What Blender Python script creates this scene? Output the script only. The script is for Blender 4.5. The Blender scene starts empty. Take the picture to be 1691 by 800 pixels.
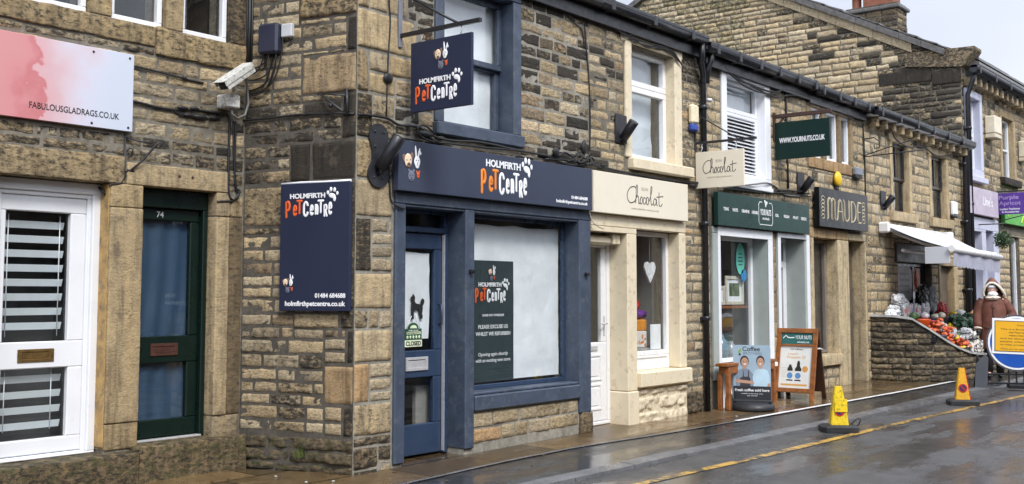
import bpy, math, random
import numpy as np
from mathutils import Vector, Matrix

S = bpy.context.scene
COL = S.collection
RNG = random.Random(7)
PI = math.pi

# ------------------------------------------------------------------ camera
CAM = Vector((-6.778, -6.799, 1.50))
TH, PT = math.radians(38.669), math.radians(4.289)
fw = Vector((math.cos(TH)*math.cos(PT), math.sin(TH)*math.cos(PT), math.sin(PT)))
rt = Vector((math.sin(TH), -math.cos(TH), 0))
upv = rt.cross(fw)
cam = bpy.data.cameras.new('camera')
cam.lens = 1800/1691*36; cam.sensor_width = 36; cam.sensor_fit = 'HORIZONTAL'
cam.shift_y = -48/1691; cam.clip_start = .05; cam.clip_end = 2000
co = bpy.data.objects.new('camera', cam); COL.objects.link(co)
M = Matrix((rt, upv, -fw)).transposed().to_4x4(); M.translation = CAM
co.matrix_world = M
S.camera = co

# ------------------------------------------------------------------ sky, light, exposure
SKY_LO, SKY_HI = .66, 1.5
SUN_EL, SUN_AZ = math.radians(48), math.radians(-118)      # direction the light comes from
W = bpy.data.worlds.new('World'); S.world = W; W.use_nodes = True
nt = W.node_tree; nt.nodes.clear()
sky = nt.nodes.new('ShaderNodeTexSky'); sky.sky_type = 'NISHITA'; sky.sun_disc = False
sky.sun_elevation = SUN_EL; sky.sun_rotation = math.radians(90) - SUN_AZ
sky.air_density = 1.0; sky.dust_density = 3.0
hs = nt.nodes.new('ShaderNodeHueSaturation'); hs.inputs['Saturation'].default_value = .45
tc = nt.nodes.new('ShaderNodeTexCoord')
mp = nt.nodes.new('ShaderNodeMapping'); mp.inputs['Scale'].default_value = (1, 1, 2.2)
no = nt.nodes.new('ShaderNodeTexNoise'); no.inputs['Scale'].default_value = 1.6; no.inputs['Detail'].default_value = 4
cr = nt.nodes.new('ShaderNodeValToRGB')
cr.color_ramp.elements[0].position = .3; cr.color_ramp.elements[0].color = (7.2, 7.8, 9.4, 1)
cr.color_ramp.elements[1].position = .7; cr.color_ramp.elements[1].color = (9.7, 10.1, 11.0, 1)
# an overcast sky: brighter overhead and on the side of the hidden sun, dimmer low down
dn = nt.nodes.new('ShaderNodeVectorMath'); dn.operation = 'DOT_PRODUCT'; dn.inputs[1].default_value = (math.cos(SUN_EL)*math.cos(SUN_AZ), math.cos(SUN_EL)*math.sin(SUN_AZ), math.sin(SUN_EL))
dm = nt.nodes.new('ShaderNodeMapRange'); dm.inputs['From Min'].default_value = -.4; dm.inputs['From Max'].default_value = 1.; dm.inputs['To Min'].default_value = SKY_LO; dm.inputs['To Max'].default_value = SKY_HI
dv = nt.nodes.new('ShaderNodeVectorMath'); dv.operation = 'SCALE'
mx = nt.nodes.new('ShaderNodeMix'); mx.data_type = 'RGBA'; mx.inputs[0].default_value = .8
bg = nt.nodes.new('ShaderNodeBackground'); bg.inputs['Strength'].default_value = .085
wo = nt.nodes.new('ShaderNodeOutputWorld')
L = nt.links.new
L(sky.outputs[0], hs.inputs['Color']); L(tc.outputs['Generated'], mp.inputs[0]); L(mp.outputs[0], no.inputs[0])
L(no.outputs[0], cr.inputs[0]); L(hs.outputs[0], mx.inputs[6]); L(cr.outputs[0], mx.inputs[7])
L(tc.outputs['Generated'], dn.inputs[0]); L(dn.outputs['Value'], dm.inputs['Value']); L(mx.outputs[2], dv.inputs[0]); L(dm.outputs[0], dv.inputs['Scale']); L(dv.outputs[0], bg.inputs[0]); L(bg.outputs[0], wo.inputs[0])
sl = bpy.data.lights.new('sun', 'SUN'); sl.energy = 1.5; sl.angle = math.radians(15); sl.color = (1, .97, .93)
so = bpy.data.objects.new('sun', sl); COL.objects.link(so)
sd = Vector((math.cos(SUN_EL)*math.cos(SUN_AZ), math.cos(SUN_EL)*math.sin(SUN_AZ), math.sin(SUN_EL)))
so.rotation_euler = (-sd).to_track_quat('-Z', 'Y').to_euler(); so.location = (0, -8, 14)
S.view_settings.view_transform = 'Standard'; S.view_settings.look = 'None'
S.view_settings.exposure = .94; S.view_settings.gamma = 1.0; S.view_settings.use_curve_mapping = False
S.render.engine = 'CYCLES'; S.cycles.max_bounces = 6; S.cycles.transparent_max_bounces = 12
S.cycles.caustics_reflective = False; S.cycles.caustics_refractive = False
S.cycles.use_denoising = True

# ------------------------------------------------------------------ materials
def newmat(name):
    m = bpy.data.materials.new(name); m.use_nodes = True
    t = m.node_tree; b = t.nodes['Principled BSDF']
    return m, t, b
def node(t, typ, **kw):
    n = t.nodes.new(typ)
    for k, v in kw.items():
        if k.startswith('i_'): n.inputs[k[2:]].default_value = v
        else: setattr(n, k, v)
    return n
def noise(t, vec, scale, detail=4, rough=.55, dim='3D'):
    n = t.nodes.new('ShaderNodeTexNoise'); n.inputs['Scale'].default_value = scale
    n.inputs['Detail'].default_value = detail; n.inputs['Roughness'].default_value = rough
    t.links.new(vec, n.inputs['Vector']); return n.outputs[0]
def ramp(t, fac, stops, const=False):
    n = t.nodes.new('ShaderNodeValToRGB'); e = n.color_ramp.elements
    if const: n.color_ramp.interpolation = 'CONSTANT'
    while len(e) < len(stops): e.new(.5)
    for i, (p, c) in enumerate(stops):
        e[i].position = p; e[i].color = (c[0], c[1], c[2], 1) if not isinstance(c, (int, float)) else (c, c, c, 1)
    t.links.new(fac, n.inputs[0]); return n.outputs[0]
def mixc(t, fac, a, b, mode='MIX'):
    n = t.nodes.new('ShaderNodeMix'); n.data_type = 'RGBA'; n.blend_type = mode
    for sock, v in ((0, fac), (6, a), (7, b)):
        if isinstance(v, (int, float)): n.inputs[sock].default_value = v
        elif isinstance(v, tuple): n.inputs[sock].default_value = (v[0], v[1], v[2], 1)
        else: t.links.new(v, n.inputs[sock])
    return n.outputs[2]
def math_(t, op, a, b=0., clamp=False):
    n = t.nodes.new('ShaderNodeMath'); n.operation = op; n.use_clamp = clamp
    for i, v in ((0, a), (1, b)):
        if isinstance(v, (int, float)): n.inputs[i].default_value = v
        else: t.links.new(v, n.inputs[i])
    return n.outputs[0]
def bump(t, b, h, strength=.3, dist=.01):
    n = t.nodes.new('ShaderNodeBump'); n.inputs['Strength'].default_value = strength; n.inputs['Distance'].default_value = dist
    t.links.new(h, n.inputs['Height']); t.links.new(n.outputs[0], b.inputs['Normal'])
def objco(t):
    return t.nodes.new('ShaderNodeTexCoord').outputs['Object']

def plain(name, c, rough=.5, metal=0., var=.12, scale=6., bmp=0., bscale=40., spec=.5, dirt=None, dirtamt=.5):
    """paint, plastic, metal: a colour with slight blotches, scuffs and an uneven gloss"""
    m, t, b = newmat(name); v = objco(t)
    n1 = noise(t, v, scale, 5)
    lo = tuple(x*(1-var) for x in c); hi = tuple(min(1, x*(1+var)) for x in c)
    colr = ramp(t, n1, [(.3, lo), (.7, hi)])
    if dirt:
        n2 = noise(t, v, scale*2.3, 8, .7)
        colr = mixc(t, ramp(t, n2, [(.62-.25*dirtamt, 0.), (.75-.1*dirtamt, 1.)]), colr, dirt)
    t.links.new(colr, b.inputs['Base Color'])
    t.links.new(ramp(t, noise(t, v, scale*1.7, 3), [(.3, max(.02, rough-.08)), (.7, min(1, rough+.1))]), b.inputs['Roughness'])
    b.inputs['Metallic'].default_value = metal; b.inputs['Specular IOR Level'].default_value = spec
    if bmp: bump(t, b, noise(t, v, bscale, 5, .6), bmp, .004)
    return m

def stone_mat(name, grain=.9, bst=1.0, sat=.84, val=1., streak=0.):
    m, t, b = newmat(name)
    at = t.nodes.new('ShaderNodeAttribute'); at.attribute_name = 'tint'
    sp = t.nodes.new('ShaderNodeSeparateColor'); t.links.new(at.outputs['Color'], sp.inputs[0])
    v = objco(t)
    base = ramp(t, sp.outputs[0], [(0, (.19, .145, .088)), (.2, (.33, .24, .125)), (.45, (.50, .375, .19)),
                                   (.65, (.42, .335, .205)), (.8, (.54, .44, .27)), (.9, (.46, .27, .10)), (1, (.58, .49, .33))])
    br = math_(t, 'MULTIPLY_ADD', sp.outputs[2], .95); t.nodes[-1].inputs[2].default_value = .45
    base = mixc(t, 1., base, br, 'MULTIPLY')
    mpn = t.nodes.new('ShaderNodeMapping'); mpn.inputs['Scale'].default_value = (1, 1, 1.9); t.links.new(v, mpn.inputs[0]); v2 = mpn.outputs[0]
    n1 = noise(t, v, 9, 6, .65); n2 = noise(t, v2, 38, 8, .75); n3 = noise(t, v, 3.2, 4, .6); n4 = noise(t, v2, 16, 8, .72)
    base = mixc(t, .7, base, ramp(t, n1, [(.25, (.6, .55, .48)), (.5, (1, 1, 1)), (.78, (1.3, 1.22, 1.08))]), 'MULTIPLY')
    base = mixc(t, grain, base, ramp(t, n2, [(.32, (.18, .165, .15)), (.43, (.66, .63, .58)), (.52, (1, 1, 1)), (.70, (1.55, 1.5, 1.36))]), 'MULTIPLY')
    # iron staining
    base = mixc(t, ramp(t, n3, [(.60, 0.), (.74, .35)]), base, (.30, .165, .06))
    sm = math_(t, 'MULTIPLY', sp.outputs[1], 1.8)
    nn = math_(t, 'ADD', math_(t, 'MULTIPLY', math_(t, 'SUBTRACT', n4, .5), 3.4), math_(t, 'MULTIPLY', math_(t, 'SUBTRACT', n2, .5), 2.0))
    sf = math_(t, 'ADD', sm, nn); sf = math_(t, 'SUBTRACT', sf, .50)
    sf = ramp(t, sf, [(0., 0.), (.6, .95)])
    base = mixc(t, sf, base, mixc(t, n2, (.010, .0095, .009), (.045, .040, .034)))
    hsn = t.nodes.new('ShaderNodeHueSaturation'); hsn.inputs['Saturation'].default_value = sat; hsn.inputs['Value'].default_value = val; t.links.new(base, hsn.inputs['Color']); base = hsn.outputs[0]
    if streak:      # rain runs and worn patches on the dressed stones
        mps = t.nodes.new('ShaderNodeMapping'); mps.inputs['Scale'].default_value = (9, 9, .9); t.links.new(v, mps.inputs[0])
        base = mixc(t, streak, base, ramp(t, noise(t, mps.outputs[0], 1.6, 6, .65), [(.34, (.45, .41, .36)), (.50, (1, 1, 1)), (.66, (1.22, 1.14, .98))]), 'MULTIPLY')
        base = mixc(t, ramp(t, noise(t, v, 5.5, 7, .7), [(.58, 0.), (.66, .55)]), base, (.12, .095, .068))
    # moss where alpha-like channel is stored in the second attribute
    at2 = t.nodes.new('ShaderNodeAttribute'); at2.attribute_name = 'moss'
    mo = math_(t, 'MULTIPLY', at2.outputs['Fac'], 1.6)
    mo = math_(t, 'ADD', mo, math_(t, 'MULTIPLY', math_(t, 'SUBTRACT', noise(t, v, 11, 6, .7), .55), 3.))
    mo = ramp(t, math_(t, 'SUBTRACT', mo, .35), [(0., 0.), (.6, .85)])
    base = mixc(t, mo, base, (.062, .068, .022))
    t.links.new(base, b.inputs['Base Color'])
    t.links.new(ramp(t, n1, [(.3, .62), (.7, .9)]), b.inputs['Roughness'])
    b.inputs['Specular IOR Level'].default_value = .3
    h = math_(t, 'ADD', math_(t, 'MULTIPLY', n2, 1.), math_(t, 'MULTIPLY', n4, 1.2))
    bump(t, b, h, bst, .022)
    return m

def mortar_mat(name, c=(.20, .18, .15)):
    m, t, b = newmat(name); v = objco(t)
    n = noise(t, v, 18, 7, .7); n3 = noise(t, v, 2.2, 4, .6)
    colr = ramp(t, n, [(.3, tuple(x*.55 for x in c)), (.55, c), (.75, tuple(x*1.35 for x in c))])
    colr = mixc(t, ramp(t, n3, [(.45, 0.), (.65, .6)]), colr, tuple(x*.35 for x in c))
    t.links.new(colr, b.inputs['Base Color']); b.inputs['Roughness'].default_value = .9
    b.inputs['Specular IOR Level'].default_value = .2
    bump(t, b, noise(t, v, 90, 5, .7), .8, .01)
    return m

def glass_mat(name, tint=(.97, .98, .98), refl=.85, rough=.015):
    m = bpy.data.materials.new(name); m.use_nodes = True; t = m.node_tree; t.nodes.clear()
    tr = node(t, 'ShaderNodeBsdfTransparent'); tr.inputs[0].default_value = (*tint, 1)
    gl = node(t, 'ShaderNodeBsdfGlossy'); gl.inputs['Roughness'].default_value = rough; gl.inputs[0].default_value = (.95, .97, 1, 1)
    fr = node(t, 'ShaderNodeFresnel'); ge = node(t, 'ShaderNodeNewGeometry')
    t.links.new(math_(t, 'SUBTRACT', 1.5, math_(t, 'MULTIPLY', ge.outputs['Backfacing'], .8333)), fr.inputs[0])
    v = objco(t)
    bp = node(t, 'ShaderNodeBump'); bp.inputs['Strength'].default_value = .06; bp.inputs['Distance'].default_value = .02
    t.links.new(noise(t, v, 1.8, 2), bp.inputs['Height']); t.links.new(bp.outputs[0], gl.inputs['Normal'])
    mx = node(t, 'ShaderNodeMixShader'); o = node(t, 'ShaderNodeOutputMaterial')
    t.links.new(math_(t, 'MULTIPLY', fr.outputs[0], refl, True), mx.inputs[0])
    t.links.new(tr.outputs[0], mx.inputs[1]); t.links.new(gl.outputs[0], mx.inputs[2]); t.links.new(mx.outputs[0], o.inputs[0])
    return m

M_ = {}
M_['stone'] = stone_mat('sandstone'); M_['ashlar'] = stone_mat('dressed sandstone', .5, .5, .90, .80, .75); M_['mortar'] = mortar_mat('mortar', (.23, .21, .17)); M_['mortar_dark'] = mortar_mat('dark mortar', (.12, .108, .09))
M_['mortar_light'] = mortar_mat('light mortar', (.33, .31, .26))
M_['mortar_pale'] = mortar_mat('pale mortar', (.21, .19, .15))
M_['glass'] = glass_mat('window glass'); M_['glass_dark'] = glass_mat('tinted glass', (.6, .65, .65), 1.)
M_['room'] = plain('dim room', (.055, .05, .045), .8)
M_['room_pale'] = plain('pale room', (.30, .29, .27), .8)
M_['blue'] = plain('slate blue paint', (.050, .068, .102), .45, var=.22, scale=6, bmp=.4, bscale=26, dirt=(.10, .115, .14), dirtamt=.42)
M_['blue_door'] = plain('smooth blue paint', (.030, .052, .10), .3, var=.08, scale=3)
M_['navy'] = plain('navy sign panel', (.019, .025, .055), .42, var=.06, scale=2, spec=.3)
M_['navy_grey'] = plain('blue grey sign panel', (.040, .050, .082), .42, var=.08, scale=2, spec=.35)
M_['white'] = plain('white paint', (.78, .80, .83), .35, var=.03, scale=4)
M_['upvc'] = plain('white plastic', (.80, .80, .80), .3, var=.025, scale=4)
M_['letter'] = plain('white lettering', (.85, .86, .88), .5, var=.02)
M_['orange'] = plain('orange lettering', (.80, .24, .02), .5, var=.04)
M_['redorange'] = plain('red orange lettering', (.74, .12, .025), .5, var=.04)
M_['cream'] = plain('cream masonry paint', (.70, .61, .44), .6, var=.07, scale=5, bmp=.2, bscale=25, dirt=(.42, .33, .21), dirtamt=.28)
M_['cream_sign'] = plain('cream sign panel', (.76, .70, .57), .5, var=.02)
M_['ink'] = plain('black lettering', (.02, .02, .02), .5)
M_['faint'] = plain('faint grey lettering', (.42, .38, .32), .6)
M_['black'] = plain('black paint', (.012, .013, .017), .35, var=.2, scale=8)
M_['iron'] = plain('black iron', (.022, .023, .028), .45, var=.3, scale=20, bmp=.15, bscale=60)
M_['rust'] = plain('rusty iron', (.05, .024, .018), .6, var=.3, scale=20)
M_['cable'] = plain('black cable', (.014, .014, .015), .5)
M_['greycable'] = plain('grey cable', (.16, .16, .16), .5)
M_['green'] = plain('dark green paint', (.005, .014, .011), .3, var=.15, scale=4, spec=.3)
M_['green_sign'] = plain('green sign panel', (.012, .044, .038), .3, var=.12, scale=2, spec=.35)
M_['green_deep'] = plain('deep green sign panel', (.006, .024, .020), .4, var=.06, scale=2, spec=.2)
M_['sage'] = plain('sage grey paint', (.36, .40, .38), .45, var=.07)
M_['brass'] = plain('worn brass', (.24, .15, .055), .42, .75, var=.3, scale=20)
M_['copper'] = plain('dull copper', (.13, .06, .045), .45, .6, var=.3, scale=20)
M_['steel'] = plain('satin steel', (.62, .62, .63), .4, .4, var=.1, scale=20)
M_['slat'] = plain('pale blue blind', (.84, .92, .96), .6, var=.04)
M_['ashlar_step'] = M_['stone']
M_['slate'] = plain('wet stone slate', (.10, .095, .09), .35, var=.4, scale=9, bmp=.6, bscale=14)
M_['lead'] = plain('lead flashing', (.25, .26, .28), .5, var=.2)
M_['wood'] = plain('orange brown wood', (.27, .095, .025), .45, var=.35, scale=14)
M_['wood_dark'] = plain('dark wood', (.055, .022, .012), .5, var=.3, scale=14)
M_['yellow'] = plain('yellow plastic', (.78, .56, .015), .45, var=.1, scale=12, dirt=(.16, .12, .03), dirtamt=.5)
M_['amber'] = plain('amber plastic', (.72, .38, .02), .45, var=.1, scale=12, dirt=(.20, .11, .03), dirtamt=.4)
M_['red'] = plain('red plastic', (.45, .02, .02), .45)
M_['rubber'] = plain('black rubber', (.02, .021, .024), .5, var=.3, scale=15)
M_['paper'] = None

# ------------------------------------------------------------------ numeric noise
def _h(x, y, z):
    v = np.sin(x*127.1 + y*311.7 + z*74.7)*43758.5453
    return v - np.floor(v)
def vnoise(P):
    i = np.floor(P); f = P - i; u = f*f*(3-2*f)
    x, y, z = i[..., 0], i[..., 1], i[..., 2]; a, b, c = u[..., 0], u[..., 1], u[..., 2]
    def l(p, q, w): return p + (q-p)*w
    return l(l(l(_h(x, y, z), _h(x+1, y, z), a), l(_h(x, y+1, z), _h(x+1, y+1, z), a), b),
             l(l(_h(x, y, z+1), _h(x+1, y, z+1), a), l(_h(x, y+1, z+1), _h(x+1, y+1, z+1), a), b), c)
def fbm(P, o=3):
    s = 0; w = .5; t = 0
    for k in range(o):
        s = s + vnoise(P*(2.03**k) + 17.3*k)*w; t += w; w *= .5
    return s/t
def n1(x, y=0., z=0.): return float(fbm(np.array([[x, y, z]], float), 3)[0])

# ------------------------------------------------------------------ frames: local x = right along the face, y = up, z = towards the viewer
def frame(origin, xd, zd):
    m = Matrix((Vector(xd), Vector((0, 0, 1)), Vector(zd))).transposed().to_4x4(); m.translation = Vector(origin); return m
WORLD = Matrix.Identity(4)
def front(y=0.): return frame((0, y, 0), (1, 0, 0), (0, -1, 0))
def side(x, y=0.): return frame((x, y, 0), (0, -1, 0), (-1, 0, 0))   # a face looking left down the street
RD = Vector((-.23384, .97227, 0)); RN = Vector((-.97227, -.23384, 0))
RET_L = 1.187
CORNER = Vector((-.41, 0, 0)); INNER = CORNER + RD*RET_L
RET = frame(INNER, -RD, RN)
YL = INNER.y
FRONT = front(); LEFT = front(YL)
def gz(x, y=0.): return .007*max(-30, min(60, x)) + .015*max(-14, min(8, y))

# ------------------------------------------------------------------ mesh builder
class MB:
    def __init__(s, fr=WORLD):
        s.fr = fr; s.V = []; s.n = 0; s.F = []; s.mi = []; s.sm = []; s.T = []; s.MO = []; s.m = 0; s.smooth = False; s.tint = (.5, 0, .5); s.moss = 0.
    def verts(s, P, tint=None, moss=None):
        P = np.asarray(P, float).reshape(-1, 3)
        A = np.array(s.fr)
        s.V.append(P @ A[:3, :3].T + A[:3, 3])
        k = s.n; s.n += len(P)
        t = np.tile(np.array(tint if tint is not None else s.tint, float), (len(P), 1)) if np.ndim(tint) < 2 else np.asarray(tint)
        s.T.append(t)
        s.MO.append(np.full(len(P), s.moss if moss is None else moss) if np.ndim(moss) == 0 else np.asarray(moss))
        return k
    def face(s, f, m=None, sm=None):
        s.F.append(tuple(f)); s.mi.append(s.m if m is None else m); s.sm.append(s.smooth if sm is None else sm)
    def box(s, x0, x1, y0, y1, z0, z1, c=.0):
        if x0 > x1: x0, x1 = x1, x0
        if y0 > y1: y0, y1 = y1, y0
        if z0 > z1: z0, z1 = z1, z0
        c = min(c, (x1-x0)*.4, (y1-y0)*.4, (z1-z0)*.4)
        if c <= 0:
            k = s.verts([(x, y, z) for z in (z0, z1) for y in (y0, y1) for x in (x0, x1)])
            for f in ((0, 2, 3, 1), (4, 5, 7, 6), (0, 1, 5, 4), (2, 6, 7, 3), (0, 4, 6, 2), (1, 3, 7, 5)): s.face([k+i for i in f])
            return
        P = []; idx = {}
        for sx in (0, 1):
            for sy in (0, 1):
                for sz in (0, 1):
                    X = (x0, x1)[sx]; Y = (y0, y1)[sy]; Z = (z0, z1)[sz]
                    ix = X + (c if sx == 0 else -c); iy = Y + (c if sy == 0 else -c); iz = Z + (c if sz == 0 else -c)
                    idx[sx, sy, sz] = len(P); P += [(X, iy, iz), (ix, Y, iz), (ix, iy, Z)]
        k = s.verts(P)
        g = lambda a, ax: k + idx[a] + ax
        def q(l, flip): s.face(l[::-1] if flip else l)
        for v in (0, 1):
            q([g((v, 0, 0), 0), g((v, 1, 0), 0), g((v, 1, 1), 0), g((v, 0, 1), 0)], v == 0)
            q([g((0, v, 0), 1), g((0, v, 1), 1), g((1, v, 1), 1), g((1, v, 0), 1)], v == 0)
            q([g((0, 0, v), 2), g((1, 0, v), 2), g((1, 1, v), 2), g((0, 1, v), 2)], v == 0)
        for a in (0, 1):
            for b in (0, 1):
                q([g((a, b, 0), 0), g((a, b, 1), 0), g((a, b, 1), 1), g((a, b, 0), 1)], (a == b))
                q([g((a, 0, b), 0), g((a, 0, b), 2), g((a, 1, b), 2), g((a, 1, b), 0)], (a == b))
                q([g((0, a, b), 1), g((1, a, b), 1), g((1, a, b), 2), g((0, a, b), 2)], (a == b))
        for a in (0, 1):
            for b in (0, 1):
                for d in (0, 1):
                    q([g((a, b, d), 0), g((a, b, d), 1), g((a, b, d), 2)], (a+b+d) % 2 == 0)
    def prism(s, poly, z0, z1, cap=True):
        """poly in x, y (anticlockwise seen from the viewer), extruded along z"""
        n = len(poly); k = s.verts([(x, y, z0) for x, y in poly] + [(x, y, z1) for x, y in poly])
        if cap: s.face([k+n+i for i in range(n)]); s.face([k+n-1-i for i in range(n)])
        for i in range(n):
            j = (i+1) % n; s.face([k+i, k+j, k+n+j, k+n+i])
    def slab(s, x0, x1, y0, y1, holes, z0, z1, c=0.):
        """a board with rectangular holes"""
        ys = sorted({y0, y1} | {min(max(v, y0), y1) for h in holes for v in (h[2], h[3])})
        for a, b in zip(ys, ys[1:]):
            if b-a < 1e-5: continue
            for p, q in free(x0, x1, a, b, holes): s.box(p, q, a, b, z0, z1, c)
    def tube(s, pts, r, n=8, closed=False, flat=None):
        """round bar through the points; flat = (axis index, factor) squashes the section"""
        P = [Vector(p) for p in pts]; N = len(P)
        rr = r if isinstance(r, (list, tuple)) else [r]*N
        ref = None; rings = []; sm = s.smooth
        for i, p in enumerate(P):
            a = P[i-1] if i or closed else p; b = P[(i+1) % N] if i < N-1 or closed else p
            t = (b-a)
            if t.length < 1e-9: t = Vector((0, 0, 1))
            t.normalize()
            if ref is None:
                ref = Vector((0, 0, 1)) if abs(t.z) < .9 else Vector((1, 0, 0))
            u = (ref - t*ref.dot(t))
            if u.length < 1e-6: u = t.orthogonal()
            u.normalize(); w = t.cross(u); ref = u
            ring = []
            for j in range(n):
                an = 2*PI*j/n; d = (u*math.cos(an) + w*math.sin(an))*rr[i]
                if flat: d[flat[0]] *= flat[1]
                ring.append(tuple(p+d))
            rings.append(ring)
        k = s.verts([v for g in rings for v in g])
        for i in range(N if closed else N-1):
            i2 = (i+1) % N
            for j in range(n):
                j2 = (j+1) % n; s.face([k+i*n+j, k+i*n+j2, k+i2*n+j2, k+i2*n+j], sm=True)
        if not closed:
            s.face([k+j for j in range(n)][::-1]); s.face([k+(N-1)*n+j for j in range(n)])
    def stroke(s, pts, r, z=0., flat=.35, n=8):
        """a pen stroke with round ends standing slightly proud of a panel"""
        P = [Vector((p[0], p[1], z)) for p in pts]
        a = (P[0]-P[1]).normalized(); b = (P[-1]-P[-2]).normalized()
        Q = [P[0]+a*r*.95, P[0]+a*r*.75, P[0]+a*r*.4] + P + [P[-1]+b*r*.4, P[-1]+b*r*.75, P[-1]+b*r*.95]
        R = [r*.25, r*.66, r*.92] + [r]*len(P) + [r*.92, r*.66, r*.25]
        s.tube(Q, R, n, flat=(2, flat))
    def ell(s, c, r, nu=12, nv=8, rot=0., noise_=0., seed=0., crease=0., facet=False):
        th = np.linspace(0, PI, nv+1); ph = np.linspace(0, 2*PI, nu, endpoint=False)
        T, Q = np.meshgrid(th, ph, indexing='ij')
        D = np.stack([np.sin(T)*np.cos(Q), np.sin(T)*np.sin(Q), np.cos(T)], -1)
        if noise_: D = D*(1 + noise_*(fbm(D*2.2+seed, 3)[..., None]-.5)*2)
        if crease: D = D*(1 - crease*(1-np.minimum(1, np.abs(fbm(D*3.1+seed+5, 2)[..., None]-.5)*7))) *(1 + crease*.6*(vnoise(D*6+seed)[..., None]-.5))
        P = D*np.array(r)
        if rot:
            c_, s_ = math.cos(rot), math.sin(rot); P = np.stack([P[..., 0]*c_-P[..., 1]*s_, P[..., 0]*s_+P[..., 1]*c_, P[..., 2]], -1)
        k = s.verts(P+np.array(c))
        for i in range(nv):
            for j in range(nu):
                j2 = (j+1) % nu; s.face([k+i*nu+j, k+(i+1)*nu+j, k+(i+1)*nu+j2, k+i*nu+j2], sm=not facet)
    def lathe(s, c, prof, n=20, axis=1, cap=True):
        """profile (radius, height) turned round an axis (1 = up in a face frame, 2 = z)"""
        P = []
        for r, h in prof:
            for j in range(n):
                a = 2*PI*j/n; p = (r*math.cos(a), h, -r*math.sin(a)) if axis == 1 else (r*math.cos(a), r*math.sin(a), h)
                P.append((c[0]+p[0], c[1]+p[1], c[2]+p[2]))
        k = s.verts(P)
        for i in range(len(prof)-1):
            for j in range(n):
                j2 = (j+1) % n; s.face([k+i*n+j, k+i*n+j2, k+(i+1)*n+j2, k+(i+1)*n+j], sm=True)
        if cap: s.face([k+j for j in range(n)][::-1]); m = len(prof)-1; s.face([k+m*n+j for j in range(n)])
    def grid(s, X, Y, Z, sm=True, flip=False, tint=None, moss=None):
        nx, ny = X.shape; k = s.verts(np.stack([X, Y, Z], -1).reshape(-1, 3), tint, moss)
        for i in range(nx-1):
            for j in range(ny-1):
                f = [k+i*ny+j, k+(i+1)*ny+j, k+(i+1)*ny+j+1, k+i*ny+j+1]; s.face(f[::-1] if flip else f, sm=sm)
    def sheet(s, poly_fn, x0, x1, y0, y1, z, amp=.006, step=.04, sc=7., seed=0.):
        """a crinkled sheet; poly_fn(u,v) may move its edge"""
        nx = max(3, int((x1-x0)/step)); ny = max(3, int((y1-y0)/step))
        X, Y = np.meshgrid(np.linspace(x0, x1, nx), np.linspace(y0, y1, ny), indexing='ij')
        if poly_fn: X, Y = poly_fn(X, Y)
        Z = z + amp*(fbm(np.stack([X*sc, Y*sc, X*0+seed], -1), 3)-.5)*2
        s.grid(X, Y, Z)
    def stone(s, x0, x1, y0, y1, tint, relief=.014, base=.010, step=.03, gap=.006, rnd=.022, moss=0., top=None, depth=.014, wob=.007):
        x0 += gap; x1 -= gap; y0 += gap; y1 -= gap
        if x1-x0 < .015 or y1-y0 < .012: return
        def axis(a, b):
            r = min(rnd, (b-a)*.35); m = max(1, int((b-a-2*r)/step)+1)
            return np.concatenate([[a, a+r*.3], np.linspace(a+r, b-r, m+1), [b-r*.3, b]])
        X, Y = np.meshgrid(axis(x0, x1), axis(y0, y1), indexing='ij')
        d = np.minimum(np.minimum(X-x0, x1-X), np.minimum(Y-y0, y1-Y))
        pr = 1-(1-np.clip(d/rnd, 0, 1))**2
        sd = RNG.random()*50
        Pn = np.stack([X*11, Y*16, X*0+sd], -1)
        tilt = (X-(x0+x1)/2)*RNG.uniform(-.03, .03) + (Y-(y0+y1)/2)*RNG.uniform(-.05, .05)
        Z = -depth + pr*(base+depth+relief*(fbm(Pn, 3)-.5)*2.2 + tilt + relief*.5*(vnoise(Pn*2.6)-.5))
        W1 = (vnoise(np.stack([X*13, Y*13, X*0+sd+9], -1))-.5)*2*wob; W2 = (vnoise(np.stack([X*13, Y*13, X*0+sd+31], -1))-.5)*2*wob
        X = X+W1; Y = Y+W2
        if top is not None: Y = np.minimum(Y, top(X))
        s.grid(X, Y, Z, tint=np.tile(np.array(tint, float), (X.size, 1)), moss=np.full(X.size, moss))
    def block(s, x0, x1, y0, y1, z0, z1, tint, moss=0., r=.012, step=.05, amp=.004):
        """a dressed stone: rounded arrises, a slightly uneven face"""
        r = min(r, (x1-x0)*.45, (y1-y0)*.45, (z1-z0)*.45)
        def ax(a, b):
            m = max(1, int((b-a-2*r)/step)); return np.concatenate([[a, a+r*.5], np.linspace(a+r, b-r, m+1), [b-r*.5, b]])
        lo = np.array([x0+r, y0+r, z0+r]); hi = np.array([x1-r, y1-r, z1-r]); sd = RNG.random()*50
        for k_, (a, b) in (('z1', (0, 1)), ('x0', (2, 1)), ('x1', (2, 1)), ('y0', (0, 2)), ('y1', (0, 2))):
            rng_ = [(x0, x1), (y0, y1), (z0, z1)]
            A, B = np.meshgrid(ax(*rng_[a]), ax(*rng_[b]), indexing='ij')
            fixed = {'z1': z1, 'x0': x0, 'x1': x1, 'y0': y0, 'y1': y1}[k_]
            P = np.zeros(A.shape+(3,)); P[..., a] = A; P[..., b] = B; P[..., 3-a-b] = fixed
            Q = np.clip(P, lo, hi); D = P-Q; l = np.linalg.norm(D, axis=-1, keepdims=True); l[l < 1e-9] = 1
            P = Q + D/l*r
            nz = (fbm(np.stack([P[..., 0]*9+sd, P[..., 1]*9, P[..., 2]*9], -1), 3)-.5)*2*amp
            P = P + D/l*nz[..., None]
            flip = k_ in ('x1', 'y0') 
            nx, ny = A.shape
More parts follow.
